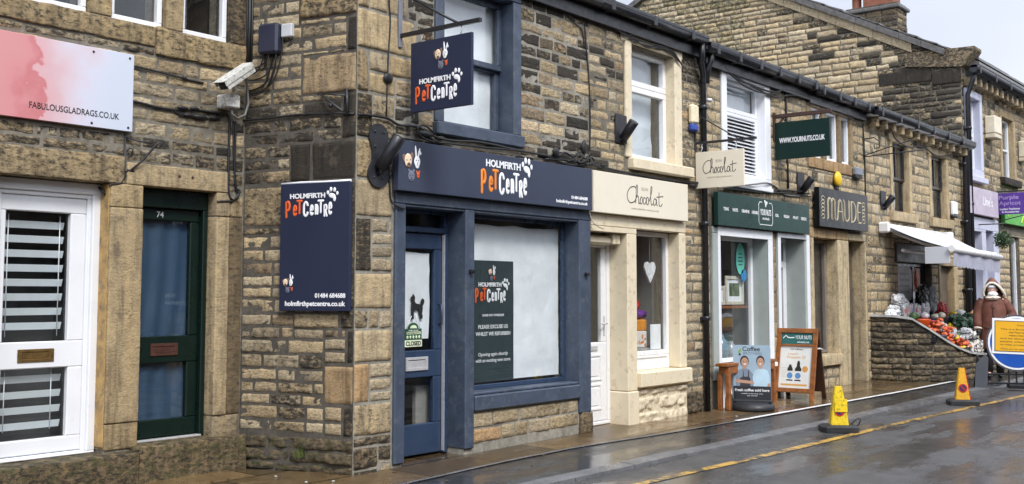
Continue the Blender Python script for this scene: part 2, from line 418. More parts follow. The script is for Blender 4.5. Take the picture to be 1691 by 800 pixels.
            s.grid(P[..., 0], P[..., 1], P[..., 2], sm=True, flip=(k_ == 'y1' or k_ == 'x1'), tint=np.tile(np.array(tint, float), (A.size, 1)), moss=np.full(A.size, moss))
    def add(s, V, F, m=None):
        k = s.verts(V)
        for f in F: s.face([k+i for i in f], m, False)
    def build(s, name, mats, parent=None, tint=False):
        if s.n == 0: return None
        V = np.concatenate(s.V)
        me = bpy.data.meshes.new(name)
        me.from_pydata(V.tolist(), [], s.F); 
        me.polygons.foreach_set('material_index', s.mi); me.polygons.foreach_set('use_smooth', s.sm)
        for m in (mats if isinstance(mats, (list, tuple)) else [mats]): me.materials.append(M_[m] if isinstance(m, str) else m)
        if tint:
            ca = me.color_attributes.new('tint', 'FLOAT_COLOR', 'POINT')
            T = np.concatenate(s.T); ca.data.foreach_set('color', np.concatenate([T, np.ones((len(T), 1))], 1).ravel())
            fa = me.attributes.new('moss', 'FLOAT', 'POINT'); fa.data.foreach_set('value', np.concatenate(s.MO))
        me.update()
        o = bpy.data.objects.new(name, me); COL.objects.link(o)
        if parent is not None: adopt(o, parent)
        return o
def adopt(o, parent):
    o.parent = parent; bpy.context.view_layer.update() if False else None
    o.matrix_parent_inverse = WORLDM[parent.name].inverted()
    WORLDM[o.name] = Matrix.Identity(4)
WORLDM = {}
def thing(name, label, cat, loc=(0, 0, 0), group=None):
    o = bpy.data.objects.new(name, None); COL.objects.link(o); o.empty_display_size = .1
    o.location = loc; WORLDM[o.name] = Matrix.Translation(Vector(loc))
    return tag(o, label, cat, group)
def tag(o, label, cat, group=None):
    o['label'] = label; o['category'] = cat
    if group: o['group'] = group
    WORLDM.setdefault(o.name, Matrix.Identity(4))
    return o
def structure(o): o['kind'] = 'structure'; return o

def free(x0, x1, a, b, holes):
    """x intervals of the band y in (a, b) that no hole covers"""
    m = (a+b)/2; cuts = sorted((max(x0, h[0]), min(x1, h[1])) for h in holes if h[2] < m < h[3] and h[1] > x0 and h[0] < x1)
    out = []; c = x0
    for p, q in cuts:
        if p > c+1e-6: out.append((c, p))
        c = max(c, q)
    if x1 > c+1e-6: out.append((c, x1))
    return out

def courses(x0, x1, y0, y1, blocked, hr, lr, rng, skew=0.):
    """rubble courses: rectangles of single stones round the blocked rectangles"""
    out = []; y = y0
    while y < y1-.03:
        h = min(rng.uniform(*hr), y1-y)
        if y1-(y+h) < .06: h = y1-y
        br = sorted({x0, x1} | {min(max(v, x0), x1) for b in blocked if b[2] < y+h-1e-6 and b[3] > y+1e-6 for v in b[:2]})
        segs = []
        for p, q in zip(br, br[1:]):
            if q-p < 1e-4: continue
            mid = (p+q)/2; iv = [(y, y+h)]
            for b in blocked:
                if b[0] < mid < b[1]:
                    nv = []
                    for u, v in iv:
                        if b[3] <= u or b[2] >= v: nv.append((u, v)); continue
                        if b[2] > u+.02: nv.append((u, b[2]))
                        if b[3] < v-.02: nv.append((b[3], v))
                    iv = nv
            for u, v in iv:
                if v-u < .02: continue
                if segs and abs(segs[-1][1]-p) < 1e-6 and segs[-1][2:] == (u, v): segs[-1] = (segs[-1][0], q, u, v)
                else: segs.append((p, q, u, v))
        for p, q, u, v in segs:
            x = p
            while x < q-1e-4:
                l = rng.uniform(*lr)*(.8+.4*rng.random())
                if v-u < .09: l *= 1.2
                if q-(x+l) < lr[0]*.6: l = q-x
                if l > lr[0]*1.3 and v-u > hr[1]*.95 and rng.random() < .12:       # two thin stones in one course
                    w = u+(v-u)*rng.uniform(.4, .6); out += [(x, x+l, u, w), (x, x+l, w, v)]
                else: out.append((x, x+l, u, v))
                x += l
        y += h
    return out

def stone_wall(mb, x0, x1, y0, y1, holes, blocked, hr, lr, soot, seed, step=.03, relief=.010, thick=.32, extra=(), mossf=None, bright=None, base=.005, top=None, gap=.0045, huef=None, exm=1):
    """mortar body with openings, and each stone of the face (soot(x,y) -> 0..1)"""
    rng = random.Random(seed)
    mb.m = 0; mb.slab(x0, x1, y0, y1, [(h[0]-.008, h[1]+.008, h[2]-.008, h[3]+.008) for h in holes], -thick, 0.)
    mb.m = 1
    ex = [tuple(e[:4]) for e in extra]
    for e in extra:
        t = e[4]; mb.m = exm if e[1]-e[0] > .12 and (e[3]-e[2]) > .17 else 1; mb.stone(*e[:4], t, relief*(e[5] if len(e) > 5 else .6), base+.004, step, gap, .012, wob=.003)
    mb.m = 1
    for r in courses(x0, x1, y0, y1, list(holes)+list(blocked)+ex, hr, lr, rng):
        cx, cy = (r[0]+r[1])/2, (r[2]+r[3])/2
        hue = rng.random() if huef is None else huef(rng)
        t = (hue, soot(cx, cy, rng), rng.random() if bright is None else bright(rng))
        mb.stone(*r, t, relief*rng.uniform(.6, 1.25), base*rng.uniform(.5, 1.5), step, gap*rng.uniform(.8, 1.4), rnd=.014, wob=.005, moss=mossf(cx, cy) if mossf else 0., top=top)

# ------------------------------------------------------------------ lettering
_tc = {}
def text_geo(body, bold=0., spacing=1.):
    key = (body, bold, spacing)
    if key in _tc: return _tc[key]
    cu = bpy.data.curves.new('lettering', 'FONT'); cu.body = body; cu.size = 1; cu.offset = bold; cu.space_character = spacing
    cu.resolution_u = 4; cu.extrude = .012
    o = bpy.data.objects.new('lettering', cu); COL.objects.link(o)
    dg = bpy.context.evaluated_depsgraph_get(); dg.update()
    me = o.evaluated_get(dg).to_mesh()
    V = np.array([v.co[:] for v in me.vertices]); F = [tuple(p.vertices) for p in me.polygons]
    o.evaluated_get(dg).to_mesh_clear(); bpy.data.objects.remove(o); bpy.data.curves.remove(cu)
    _tc[key] = (V, F); return V, F
def write(mb, body, x, y, w=None, h=None, z=0., m=None, bold=.0, align='L', spacing=1., slope=0., mirror=False, depth=.0015):
    """words on a panel: x, y = left end (or centre) of the baseline, h = height of a capital, w = width"""
    V, F = text_geo(body, bold, spacing)
    V = V.copy(); cap = .73
    bw = V[:, 0].max()-V[:, 0].min()
    sy = h/cap if h else None
    sx = w/bw if w else sy
    if sy is None: sy = sx
    V[:, 0] = (V[:, 0]-V[:, 0].min())*sx
    W_ = V[:, 0].max()
    if align == 'C': V[:, 0] -= W_/2
    if align == 'R': V[:, 0] -= W_
    zz = (V[:, 2] > 0)*depth
    P = np.stack([V[:, 0]+x, V[:, 1]*sy+y+slope*V[:, 0], z+zz], -1)
    mb.add(P, F, m)
def arc(cx, cy, rx, ry, a0, a1, n=8):
    return [(cx+rx*math.cos(math.radians(a0+(a1-a0)*i/n)), cy+ry*math.sin(math.radians(a0+(a1-a0)*i/n))) for i in range(n+1)]
def spline(P, n=6):
    P = [np.array(p, float) for p in P]; Q = [2*P[0]-P[1]]+P+[2*P[-1]-P[-2]]; out = []
    for i in range(1, len(Q)-2):
        a, b, c, d = Q[i-1:i+3]
        for k in range(n):
            t = k/n; out.append(tuple(.5*((2*b)+(-a+c)*t+(2*a-5*b+4*c-d)*t*t+(-a+3*b-3*c+d)*t**3)))
    out.append(tuple(P[-1])); return out
LETTER = {   # strokes in a unit box
 'P': [[(.2, 0), (.2, 1), (.55, 1)] + arc(.55, .72, .38, .28, 90, -90) + [(.2, .44)]],
 'e': [[(.2, .48), (.82, .52)] + arc(.5, .62, .33, .36, -10, 180, 9) + [(.15, .3)] + arc(.5, .3, .35, .3, 180, 330, 6)],
 'T': [[(.0, .98), (1., .98)], [(.5, .98), (.5, 0)]],
 'C': [arc(.55, .70, .40, .30, 15, 180, 8) + arc(.55, .30, .40, .30, 180, 345, 8)],
 'n': [[(.15, 0), (.15, .95)], [(.15, .6)] + arc(.5, .65, .35, .32, 170, 0, 7) + [(.85, 0)]],
 'R': [[(.15, 0), (.15, 1), (.5, 1)] + arc(.5, .76, .33, .24, 90, -90) + [(.15, .52)], [(.45, .5), (.88, 0)]],
}
def pet_logo(mb, x, y, w, z, orange, white, tall=1.0, slope=0.):
    """the two-line shop name with bouncing letters and a paw print; w = width of the second line"""
    rows = [('P', 0, .12, 0, .33, orange, .024), ('e', .165, .265, .03, .25, orange, .021), ('T', .25, .365, .07, .344, orange, .021),
            ('C', .372, .498, .01, .31, white, .022), ('e', .52, .61, .03, .243, white, .02), ('n', .625, .705, .045, .25, white, .02),
            ('T', .69, .81, .073, .33, white, .02), ('R', .805, .895, 0, .24, white, .019), ('e', .9, .99, .035, .284, white, .02)]
    for ch, a, b, c, d, m, r in rows:
        mb.m = m
        for st in LETTER[ch]:
            mb.stroke([(x+w*(a+r*.6+(b-a-r*1.2)*p), y+w*tall*(c+r*.7+(d-c-r*1.4)*q)) for p, q in st], w*r, z, .25, 8)
    write(mb, 'HOLMFIRTH', x+w*.11, y+w*tall*.375, w*.73, w*tall*.095, z-.0005, white, .03, depth=.004)
    mb.m = white
    px, py, k = x+w*.985, y+w*tall*.40, w
    for dx, dy, rx, ry in ((-.09, .065, .028, .042), (-.03, .125, .03, .048), (.045, .115, .03, .048), (.10, .045, .026, .040)):
        mb.ell((px+dx*k, py+dy*k*tall, z), (rx*k, ry*k*tall, .003), 12, 6)
    mb.ell((px-.005*k, py-.0*k, z), (.075*k, .05*k*tall, .003), 14, 6, rot=-.25)
    mb.ell((px+.045*k, py-.05*k, z), (.03*k, .06*k*tall, .003), 12, 6)
def animal_heads(mb, x, y, k, z, mm, part=4):
    """pug, rabbit, cat and hamster heads; mm = material index of cream, brown, white, grey, orange, ink, pink"""
    cream, brown, white, grey, orange, ink = mm
    E = lambda m, dx, dy, rx, ry, zz, rot=0.: (setattr(mb, 'm', m), mb.ell((x+dx*k, y+dy*k, z+zz), (rx*k, ry*k, .0022), 14, 6, rot))
    E(brown, -.27, .66, .07, .12, .0, .3); E(brown, -.0, .73, .07, .12, .0, -.3)
    E(cream, -.13, .62, .14, .19, .002); E(brown, -.11, .50, .075, .075, .004); E(ink, -.11, .53, .035, .03, .006)
    E(ink, -.19, .63, .016, .02, .005); E(ink, -.06, .65, .016, .02, .005)
    E(white, .165, .86, .036, .19, .0, .10); E(white, .28, .85, .034, .15, .0, -.25); E(white, .335, .86, .03, .06, .001, .3)
    E(white, .21, .62, .12, .15, .002); E(white, .21, .54, .085, .11, .003)
    E(ink, .17, .65, .013, .017, .005); E(ink, .25, .65, .013, .017, .005); E(ink, .21, .58, .016, .02, .005); E(ink, .21, .53, .03, .008, .005)
    if part > 2:
        E(grey, -.0, .22, .13, .15, .0); E(grey, -.09, .36, .035, .05, .0, .2); E(grey, .09, .36, .035, .05, .0, -.2)
        E(ink, -.05, .24, .014, .018, .004); E(ink, .05, .24, .014, .018, .004); E(ink, .0, .17, .02, .014, .004); E(ink, .0, .13, .05, .006, .004)
        E(orange, .26, .27, .06, .09, .0); E(orange, .20, .35, .022, .03, .0); E(orange, .31, .36, .022, .03, .0); E(ink, .24, .27, .009, .02, .003); E(ink, .285, .27, .009, .02, .003)
M_['fawn'] = plain('fawn print', (.80, .62, .46), .5); M_['brown'] = plain('brown print', (.20, .12, .08), .5); M_['catgrey'] = plain('grey print', (.15, .16, .21), .5)
ANIM = ['fawn', 'brown', 'letter', 'catgrey', 'redorange', 'ink']

# ------------------------------------------------------------------ ground
def wet_mat(name, base, rough, dark=None, speck=60, puddle=.5, bstr=.25, flags=False, spec=.5):
    m, t, b = newmat(name); v = objco(t)
    mpg = t.nodes.new('ShaderNodeMapping'); mpg.inputs['Scale'].default_value = (.55, 1.7, 1); t.links.new(v, mpg.inputs[0])
    n1 = noise(t, mpg.outputs[0], .9, 6, .62); n2 = noise(t, v, speck, 4, .7); n3 = noise(t, v, 4.5, 6, .65)
    colr = ramp(t, n3, [(.3, tuple(x*.6 for x in base)), (.55, base), (.75, tuple(x*1.4 for x in base))])
    if flags:
        br = t.nodes.new('ShaderNodeTexBrick'); t.links.new(v, br.inputs['Vector'])
        br.inputs['Scale'].default_value = 1.0; br.inputs['Brick Width'].default_value = .92; br.inputs['Row Height'].default_value = .58
        br.inputs['Mortar Size'].default_value = .016; br.inputs['Mortar Smooth'].default_value = .3; br.inputs['Color1'].default_value = (.55, .52, .5, 1); br.inputs['Color2'].default_value = (1.5, 1.36, 1.1, 1)
        br.inputs['Mortar'].default_value = (.18, .18, .17, 1); br.offset = .37
        colr = mixc(t, 1., colr, br.outputs[0], 'MULTIPLY')
        colr = mixc(t, ramp(t, n1, [(.5, 0.), (.7, .6)]), colr, tuple(x*.35 for x in base))
    colr = mixc(t, .5, colr, ramp(t, n2, [(.35, (.5, .5, .5)), (.5, (1, 1, 1)), (.68, (1.7, 1.7, 1.7))]), 'MULTIPLY')
    t.links.new(colr, b.inputs['Base Color'])
    wet = ramp(t, n1, [(puddle-.07, 1.), (puddle+.05, 0.)])
    t.links.new(ramp(t, wet, [(0, rough[1]), (1, rough[0])]), b.inputs['Roughness'])
    b.inputs['Specular IOR Level'].default_value = spec
    h = math_(t, 'MULTIPLY', n2, ramp(t, wet, [(0, 1.), (1, .15)]))
    h = math_(t, 'ADD', h, math_(t, 'MULTIPLY', noise(t, v, 2.2, 3), .6))
    if flags: h = math_(t, 'ADD', h, math_(t, 'MULTIPLY', br.outputs['Fac'], -.8))
    bump(t, b, h, bstr, .012)
    return m
M_['asphalt'] = wet_mat('wet asphalt', (.064, .063, .064), (.05, .46), puddle=.50, bstr=.55, speck=75, spec=.7)
M_['tarmac'] = wet_mat('wet footway tarmac', (.042, .042, .044), (.07, .32), puddle=.50, speck=90, bstr=.28, spec=.65)
M_['flags'] = wet_mat('wet stone flags', (.125, .090, .052), (.07, .34), puddle=.50, speck=40, bstr=.3, flags=True)
M_['kerb'] = wet_mat('wet kerb stone', (.15, .152, .16), (.10, .42), puddle=.48, speck=50, bstr=.5)
M_['soil'] = wet_mat('wet mossy yard', (.030, .028, .020), (.12, .5), puddle=.45, speck=30, bstr=.5)
def paint_line(name, c, wear):
    m, t, b = newmat(name); v = objco(t)
    n = noise(t, v, 14, 7, .7); n2 = noise(t, v, 2., 4)
    f = math_(t, 'ADD', n, math_(t, 'MULTIPLY', n2, .6))
    t.links.new(mixc(t, ramp(t, f, [(wear-.05, 0.), (wear+.08, 1.)]), c, (.06, .055, .05)), b.inputs['Base Color'])
    b.inputs['Roughness'].default_value = .3; bump(t, b, noise(t, v, 60, 4), .3, .006); return m
M_['line_yellow'] = paint_line('worn yellow line', (.56, .34, .07), .80)
M_['line_white'] = paint_line('worn white line', (.84, .85, .86), .98)

def ribbon(name, pts_a, pts_b, dz, mat, nx=2, thick=0.):
    """a strip of ground between two polylines with matching points, laid dz above the ground plane"""
    mb = MB(); P = []
    for (ax, ay), (bx, by) in zip(pts_a, pts_b):
        P += [(ax, ay, gz(ax, ay)+dz), (bx, by, gz(bx, by)+dz)]
    k = mb.verts(P)
    for i in range(len(pts_a)-1): mb.face((k+2*i, k+2*i+2, k+2*i+3, k+2*i+1)[::-1])
    if thick:
        Q = [(x, y, z-thick) for x, y, z in P]; q = mb.verts(Q)
        for i in range(len(pts_a)-1):
            mb.face((k+2*i, k+2*i+2, q+2*i+2, q+2*i)); mb.face((k+2*i+1, q+2*i+1, q+2*i+3, k+2*i+3))
    return structure(mb.build(name, mat))
mb = MB()
xs = [-400, -60, -30, -12, -6, 0, 6, 12, 20, 30, 45, 60, 400]; ys = [-400, -60, -14, -8, -4, 0, 4, 8, 60, 400]
X, Y = np.meshgrid(np.array(xs, float), np.array(ys, float), indexing='ij')
mb.grid(X, Y, np.array([[gz(a, b)-.06 for b in ys] for a in xs]), sm=False)
structure(mb.build('ground', 'soil'))
KX = [-14, -6, -2, .55, 1.4, 3.0, 4.75, 5.7, 9.9, 14, 20, 30, 60]
KY = [-1.22, -1.22, -1.24, -1.285, -1.32, -1.36, -1.47, -1.52, -1.65, -1.78, -2.0, -2.4, -3.6]
kf = lambda x: float(np.interp(x, KX, KY))
FX = [-14, -2, -.26, .86, 2.14, 3.47, 4.67, 6.1, 7.53, 9.42, 12.94, 20, 60]
FY = [-.62, -.62, -.60, -.53, -.54, -.70, -.79, -.87, -.96, -1.07, -1.19, -1.45, -2.8]
ff = lambda x: float(np.interp(x, FX, FY))
gx = list(np.arange(-14, 60.1, .5))
ribbon('road', [(x, kf(x)-.16) for x in gx], [(x, -8.6) for x in gx], -.035, 'asphalt')
mb = MB(); x = -14.; rk = random.Random(3)
while x < 60:
    l = rk.uniform(.75, 1.05); a, b_ = x+.006, x+l-.006; dz = rk.uniform(-.004, .006)
    P = [(a, kf(a)-.16), (b_, kf(b_)-.16), (b_, kf(b_)), (a, kf(a))]
    k = mb.verts([(p[0], p[1], gz(*p)+dz-.1) for p in P]+[(p[0], p[1], gz(*p)+dz-.008*(i < 2)) for i, p in enumerate(P)])
    for f in ((4, 5, 6, 7), (0, 1, 5, 4), (1, 2, 6, 5), (2, 3, 7, 6), (3, 0, 4, 7)): mb.face([k+i for i in f])
    x += l
structure(mb.build('kerb', 'kerb'))
ribbon('pavement', [(x, ff(x)) for x in gx], [(x, kf(x)) for x in gx], -.004, 'tarmac')
ribbon('pavement', [(x, 1.3 if x < -.5 else .35) for x in gx], [(x, ff(x)) for x in gx], .0, 'flags')
ribbon('pavement', [(x, ff(x)+.03) for x in gx], [(x, ff(x)-.012) for x in gx], .006, 'kerb')
ribbon('kerb', [(x, -8.6) for x in gx], [(x, -8.8) for x in gx], .07, 'kerb', thick=.14)
ribbon('pavement', [(x, -8.8) for x in gx], [(x, -11.2) for x in gx], .065, 'tarmac')
YX = [-6, .85, 1.85, 2.88, 4.88, 6.94, 10.74, 14, 20, 40]; YY = [-1.72, -1.92, -1.975, -2.05, -2.15, -2.25, -2.52, -2.72, -3.1, -4.4]
yf = lambda x: float(np.interp(x, YX, YY))
gx2 = [x for x in np.arange(-6, 40, .3)]
wv = lambda x, s: .018*(n1(x*1.7, s)-.5)
ribbon('road_marking', [(x, yf(x)+.045+wv(x, 1)) for x in gx2], [(x, yf(x)-.045+wv(x, 5)) for x in gx2], -.030, 'line_yellow')
gx3 = [x for x in np.arange(4.9, 24, .25)]
ribbon('road_marking', [(x, ff(x)+.035+wv(x, 3)) for x in gx3], [(x, ff(x)-.03+wv(x, 8)) for x in gx3], .012, 'line_white')

# ------------------------------------------------------------------ building helpers
def room(parent, fr, x0, x1, y0, y1, d0, d1, mat='room'):
    mb = MB(fr); P = [(x0, y0, d0), (x1, y0, d0), (x1, y1, d0), (x0, y1, d0), (x0, y0, d1), (x1, y0, d1), (x1, y1, d1), (x0, y1, d1)]
    k = mb.verts(P)
    for f in ((4, 5, 6, 7), (0, 1, 5, 4), (3, 7, 6, 2), (0, 4, 7, 3), (1, 2, 6, 5)): mb.face([k+i for i in f])
    return mb.build('room_interior', mat, parent)
def frame_window(parent, fr, x0, x1, y0, y1, d, mat, w=.05, dep=.06, rails=(), stiles=(), glass='glass', name='window', gd=.025):
    """casement frame with its pane"""
    mb = MB(fr)
    mb.slab(x0, x1, y0, y1, [(x0+w, x1-w, y0+w, y1-w)], d-dep, d, .006)
    for y in rails: mb.box(x0+w, x1-w, y-.022, y+.022, d-dep+.004, d-.004, .005)
    for x in stiles: mb.box(x-.018, x+.018, y0+w, y1-w, d-dep+.006, d-.006, .005)
    o = mb.build(name, mat, parent)
    g = MB(fr); g.box(x0+w*.7, x1-w*.7, y0+w*.7, y1-w*.7, d-dep+.012, d-dep+.018)
    g.build('pane', glass, o)
    return o
def stone_part(name, parent, fr, blocks, amp=.004, label=None, r=.012):
    mb = MB(fr)
    for b in blocks: mb.block(*b[:6], b[6], b[7] if len(b) > 7 else 0., r=r, amp=amp)
    o = mb.build(name, 'ashlar', parent, tint=True)
    if label: o['label'] = label
    return o
def roof(parent, x0, x1, ze, yr=4.4, pitch=.42, back=True, over=.16, eave_y=0.):
    mb = MB(frame((0, 0, 0), (0, 1, 0), (1, 0, 0)))
    zr = ze+(yr+over)*pitch; f = eave_y
    mb.prism([(f-over, ze-.10), (f+2*yr+over, ze-.10), (f+2*yr+over, ze-.04), (f+yr, zr-.04), (f-over, ze-.04)], x0, x1)
    rng = random.Random(int(x0*10)+3)
    m2 = MB(); y = f-over; row = 0
    while y < f+yr-.05:
        h = .34-.012*row; x = x0
        while x < x1-.01:
            l = min(rng.uniform(.35, .7), x1-x); t = rng.uniform(.022, .04); a = y-rng.uniform(0, .03)
            z0 = ze+(a-f+over)*pitch-.03; z1 = ze+(y+h*1.35-f+over)*pitch-.03
            k = m2.verts([(x+.004, a, z0), (x+l-.004, a, z0), (x+l-.004, y+h*1.35, z1), (x+.004, y+h*1.35, z1), (x+.004, a, z0+t), (x+l-.004, a, z0+t), (x+l-.004, y+h*1.35, z1+t*.4), (x+.004, y+h*1.35, z1+t*.4)])
            for q in ((0, 3, 2, 1), (4, 5, 6, 7), (0, 1, 5, 4), (1, 2, 6, 5), (2, 3, 7, 6), (3, 0, 4, 7)): m2.face([k+i for i in q])
            x += l
        y += max(.2, h); row += 1
    ro = mb.build('roof', 'slate', parent)
    sl_ = m2.build('roof_slates', 'slate', ro)
    return ro
def gutter(parent, fr, x0, x1, y, d=.15, r=.062, fascia=(.0, .05, -.20, -.04), clip=.9, mat='black'):
    mb = MB(fr)
    mb.tube([(x0, y, d), (x1, y, d)], r, 12)
    mb.box(x0, x1, y+r*.2, y+r*.9, d-r*1.02, d+r*1.02, .006)
    x = x0+.2
    while x < x1: mb.box(x-.035, x+.035, y-r*1.12, y+r*1.02, d-r*1.14, d+r*1.14, .012); x += clip
    if fascia: mb.box(x0, x1, y+fascia[2], y+fascia[3], fascia[0], d-r*1.2, .004)
    return mb.build('gutter', mat, parent)
def downpipe(parent, fr, pts, r=.035, clips=(), mat='black', name='downpipe'):
    mb = MB(fr); mb.tube(pts, r, 10)
    for y in clips:
        x = np.interp(-y, [-p[1] for p in pts], [p[0] for p in pts]); mb.box(x-r*1.9, x+r*1.9, y-.02, y+.02, .0, pts[-1][2]+r*.5, .004); mb.lathe((x, y-.03, pts[-1][2]), [(r*1.25, 0), (r*1.25, .06)], 10)
    return mb.build(name, mat, parent)
TAN = lambda h=.45, s=.05, b=.6: (h, s, b)
tanb = lambda s=.05: (RNG.uniform(.3, .85), s*RNG.uniform(.5, 1.5), RNG.uniform(.35, .8))

# ================================================================== left building (white door, green door)
B = thing('shop_building', 'tan stone building on the left with a white glazed door and dark green door 74', 'building', (-3, YL, 0))
lh = [(-2.90, -2.00, .25, 2.39), (-1.70, -.985, .29, 2.39), (-2.72, -2.22, 3.74, 4.75), (-2.02, -1.53, 3.74, 4.75), (-1.35, -.87, 3.74, 4.75)]
lb = [(-3.25, -.70, 0, .30), (-3.2, -2.9, .25, 2.39), (-2.0, -1.70, .25, 2.39), (-.985, -.70, .25, 2.39), (-3.1, -1.875, 2.39, 2.62), (-1.865, -.86, 2.39, 2.58),
      (-2.22, -2.02, 3.74, 4.75), (-1.53, -1.35, 3.74, 4.75), (-.87, -.70, 3.6, 4.75), (-3.0, -1.62, 3.56, 3.74), (-1.62, -.70, 3.50, 3.74), (-3.0, -.7, 4.75, 4.97)]
mb = MB(LEFT)
def soot_l(x, y, r):
    s = .14+.22*r.random()
    if r.random() < .12: s += .3
    if 2.6 < y < 2.85: s += .22
    if 3.45 < y < 3.6: s += .25
    if x > -1.1 and y > 2.9 and y < 3.3: s += .18
    return s
stone_wall(mb, -7.0, RET_L*0-.6876, -.08, 5.3, lh, lb, (.095, .135), (.17, .42), soot_l, 11, step=.028, relief=.009, bright=lambda r: r.uniform(.35, .95), huef=lambda r: r.choice([.25, .4, .5, .6, .7, .8, .83]))
mb.build('wall', ['mortar', 'stone'], B, tint=True)
stone_part('lintel', B, LEFT, [(-3.1, -1.88, 2.395, 2.615, -.25, .022, (.5, .36, .5))])
stone_part('lintel', B, LEFT, [(-1.86, -.865, 2.395, 2.575, -.25, .02, (.55, .12, .75))])
stone_part('door_jamb', B, LEFT, [(-3.2, -2.905, .27, 2.39, -.25, .02, (.45, .1, .6))])
stone_part('door_jamb', B, LEFT, [(-1.998, -1.703, .48, 2.20, -.25, .022, (.52, .12, .62)), (-1.998, -1.703, 2.205, 2.392, -.25, .018, (.45, .2, .6)), (-1.998, -1.703, .27, .475, -.25, .014, (.35, .15, .5))])
stone_part('door_jamb', B, LEFT, [(-.983, -.845, .46, 2.18, -.25, .02, (.58, .16, .75)), (-.983, -.845, 2.185, 2.392, -.25, .02, (.62, .2, .6)), (-.842, -.705, .46, 2.18, -.25, .015, (.12, .28, .35)), (-.842, -.705, 2.185, 2.36, -.25, .012, (.5, .3, .5)), (-.983, -.705, .27, .455, -.25, .01, (.65, .25, .5))])
mb = MB(LEFT)
mb.box(-2.010, -2.0005, .30, 2.385, -.115, .004, .001)
mb.build('peeling_reveal', plain('peeling ochre paint', (.42, .27, .10), .7, var=.25, scale=7, dirt=(.14, .11, .08), dirtamt=.55), B)
stone_part('doorstep', B, LEFT, [(-3.4, -1.775, -.06, .25, -.3, .16, (.22, .46, .25), .34), ], amp=.008)
stone_part('doorstep', B, LEFT, [(-1.765, -.72, -.06, .285, -.3, .15, (.25, .42, .28), .36)], amp=.008)
stone_part('window_mullion', B, LEFT, [(-2.215, -2.025, 3.742, 4.75, -.22, .01, (.45, .25, .5))])
stone_part('window_mullion', B, LEFT, [(-1.525, -1.355, 3.742, 4.75, -.22, .01, (.5, .2, .55))])
stone_part('window_mullion', B, LEFT, [(-.865, -.705, 3.742, 4.75, -.22, .012, (.15, .5, .4))])
stone_part('window_sill', B, LEFT, [(-3.0, -1.625, 3.565, 3.738, -.22, .02, (.4, .35, .45))], amp=.01)
stone_part('window_sill', B, LEFT, [(-1.615, -.705, 3.505, 3.738, -.22, .03, (.45, .36, .5))], amp=.02)
stone_part('lintel', B, LEFT, [(-3.0, -.7, 4.755, 4.965, -.22, .012, (.45, .3, .5))])
for a, b in ((-2.72, -2.22), (-2.02, -1.53), (-1.35, -.87)):
    frame_window(B, LEFT, a+.002, b-.002, 3.742, 4.748, -.045, 'white', .045, .06)
    room(B, LEFT, a-.1, b+.1, 3.6, 4.8, -.33, -1.6)
# white door
mb = MB(LEFT)
mb.slab(-2.898, -2.002, .252, 2.388, [(-2.83, -2.07, .27, 2.30)], -.20, -.115, .006)
mb.slab(-2.83, -2.07, .27, 2.30, [(-2.80, -2.105, .28, 2.265)], -.20, -.14, .006)
dj = mb.build('door_frame', 'white', B)
mb = MB(LEFT)
mb.slab(-2.80, -2.105, .285, 2.262, [(-2.755, -2.235, 1.14, 2.14), (-2.755, -2.225, .40, .935)], -.21, -.155, .008)
dr = mb.build('white_door', 'white', B)
mb = MB(LEFT); mb.box(-2.77, -2.22, 1.12, 2.16, -.20, -.195); mb.box(-2.77, -2.21, .38, .95, -.20, -.195); mb.build('pane', 'glass', dr)
mb = MB(LEFT); mb.slab(-2.635, -2.345, .985, 1.085, [(-2.60, -2.385, 1.01, 1.062)], -.158, -.146, .003); mb.box(-2.60, -2.385, 1.01, 1.062, -.158, -.151, .003)
mb.build('letterplate', 'brass', dr)
mb = MB(LEFT); mb.tube([(-2.035, 2.36, -.10), (-2.03, 2.33, -.06), (-2.01, 2.30, -.05)], .012, 8); mb.build('frame_hook', 'iron', dj)
room(B, LEFT, -2.95, -1.95, .2, 2.5, -.33, -.9, plain('grey hall', (.13, .135, .14), .7))
# green door
mb = MB(LEFT)
mb.slab(-1.698, -.987, .292, 2.388, [(-1.69, -1.035, .30, 2.235)], -.21, -.10, .006)
mb.build('door_frame', 'green', B)
mb = MB(LEFT)
mb.slab(-1.69, -1.035, .305, 2.232, [(-1.64, -1.13, 1.15, 2.13), (-1.64, -1.14, .455, .925)], -.20, -.15, .008)
dr = mb.build('green_door', 'green', B)
mb = MB(LEFT); mb.box(-1.66, -1.12, 1.13, 2.15, -.185, -.180); mb.box(-1.66, -1.12, .44, .94, -.185, -.180); mb.build('pane', 'glass', dr)
mb = MB(LEFT); mb.slab(-1.50, -1.235, .985, 1.09, [(-1.465, -1.27, 1.01, 1.063)], -.153, -.140, .003); mb.box(-1.465, -1.27, 1.01, 1.063, -.153, -.146, .003)
mb.build('letterplate', 'copper', dr)
mb = MB(LEFT); write(mb, '74', -1.47, 2.155, h=.052, z=-.149, bold=.01); mb.build('door_number', 'steel', dr)
mb = MB(LEFT); mb.box(-1.69, -1.02, .286, .302, -.15, -.09, .003); mb.build('threshold', 'steel', dr)
room(B, LEFT, -1.75, -.93, .2, 2.5, -.33, -1.5)
roof(B, -7.0, -.69, 5.45, eave_y=YL)

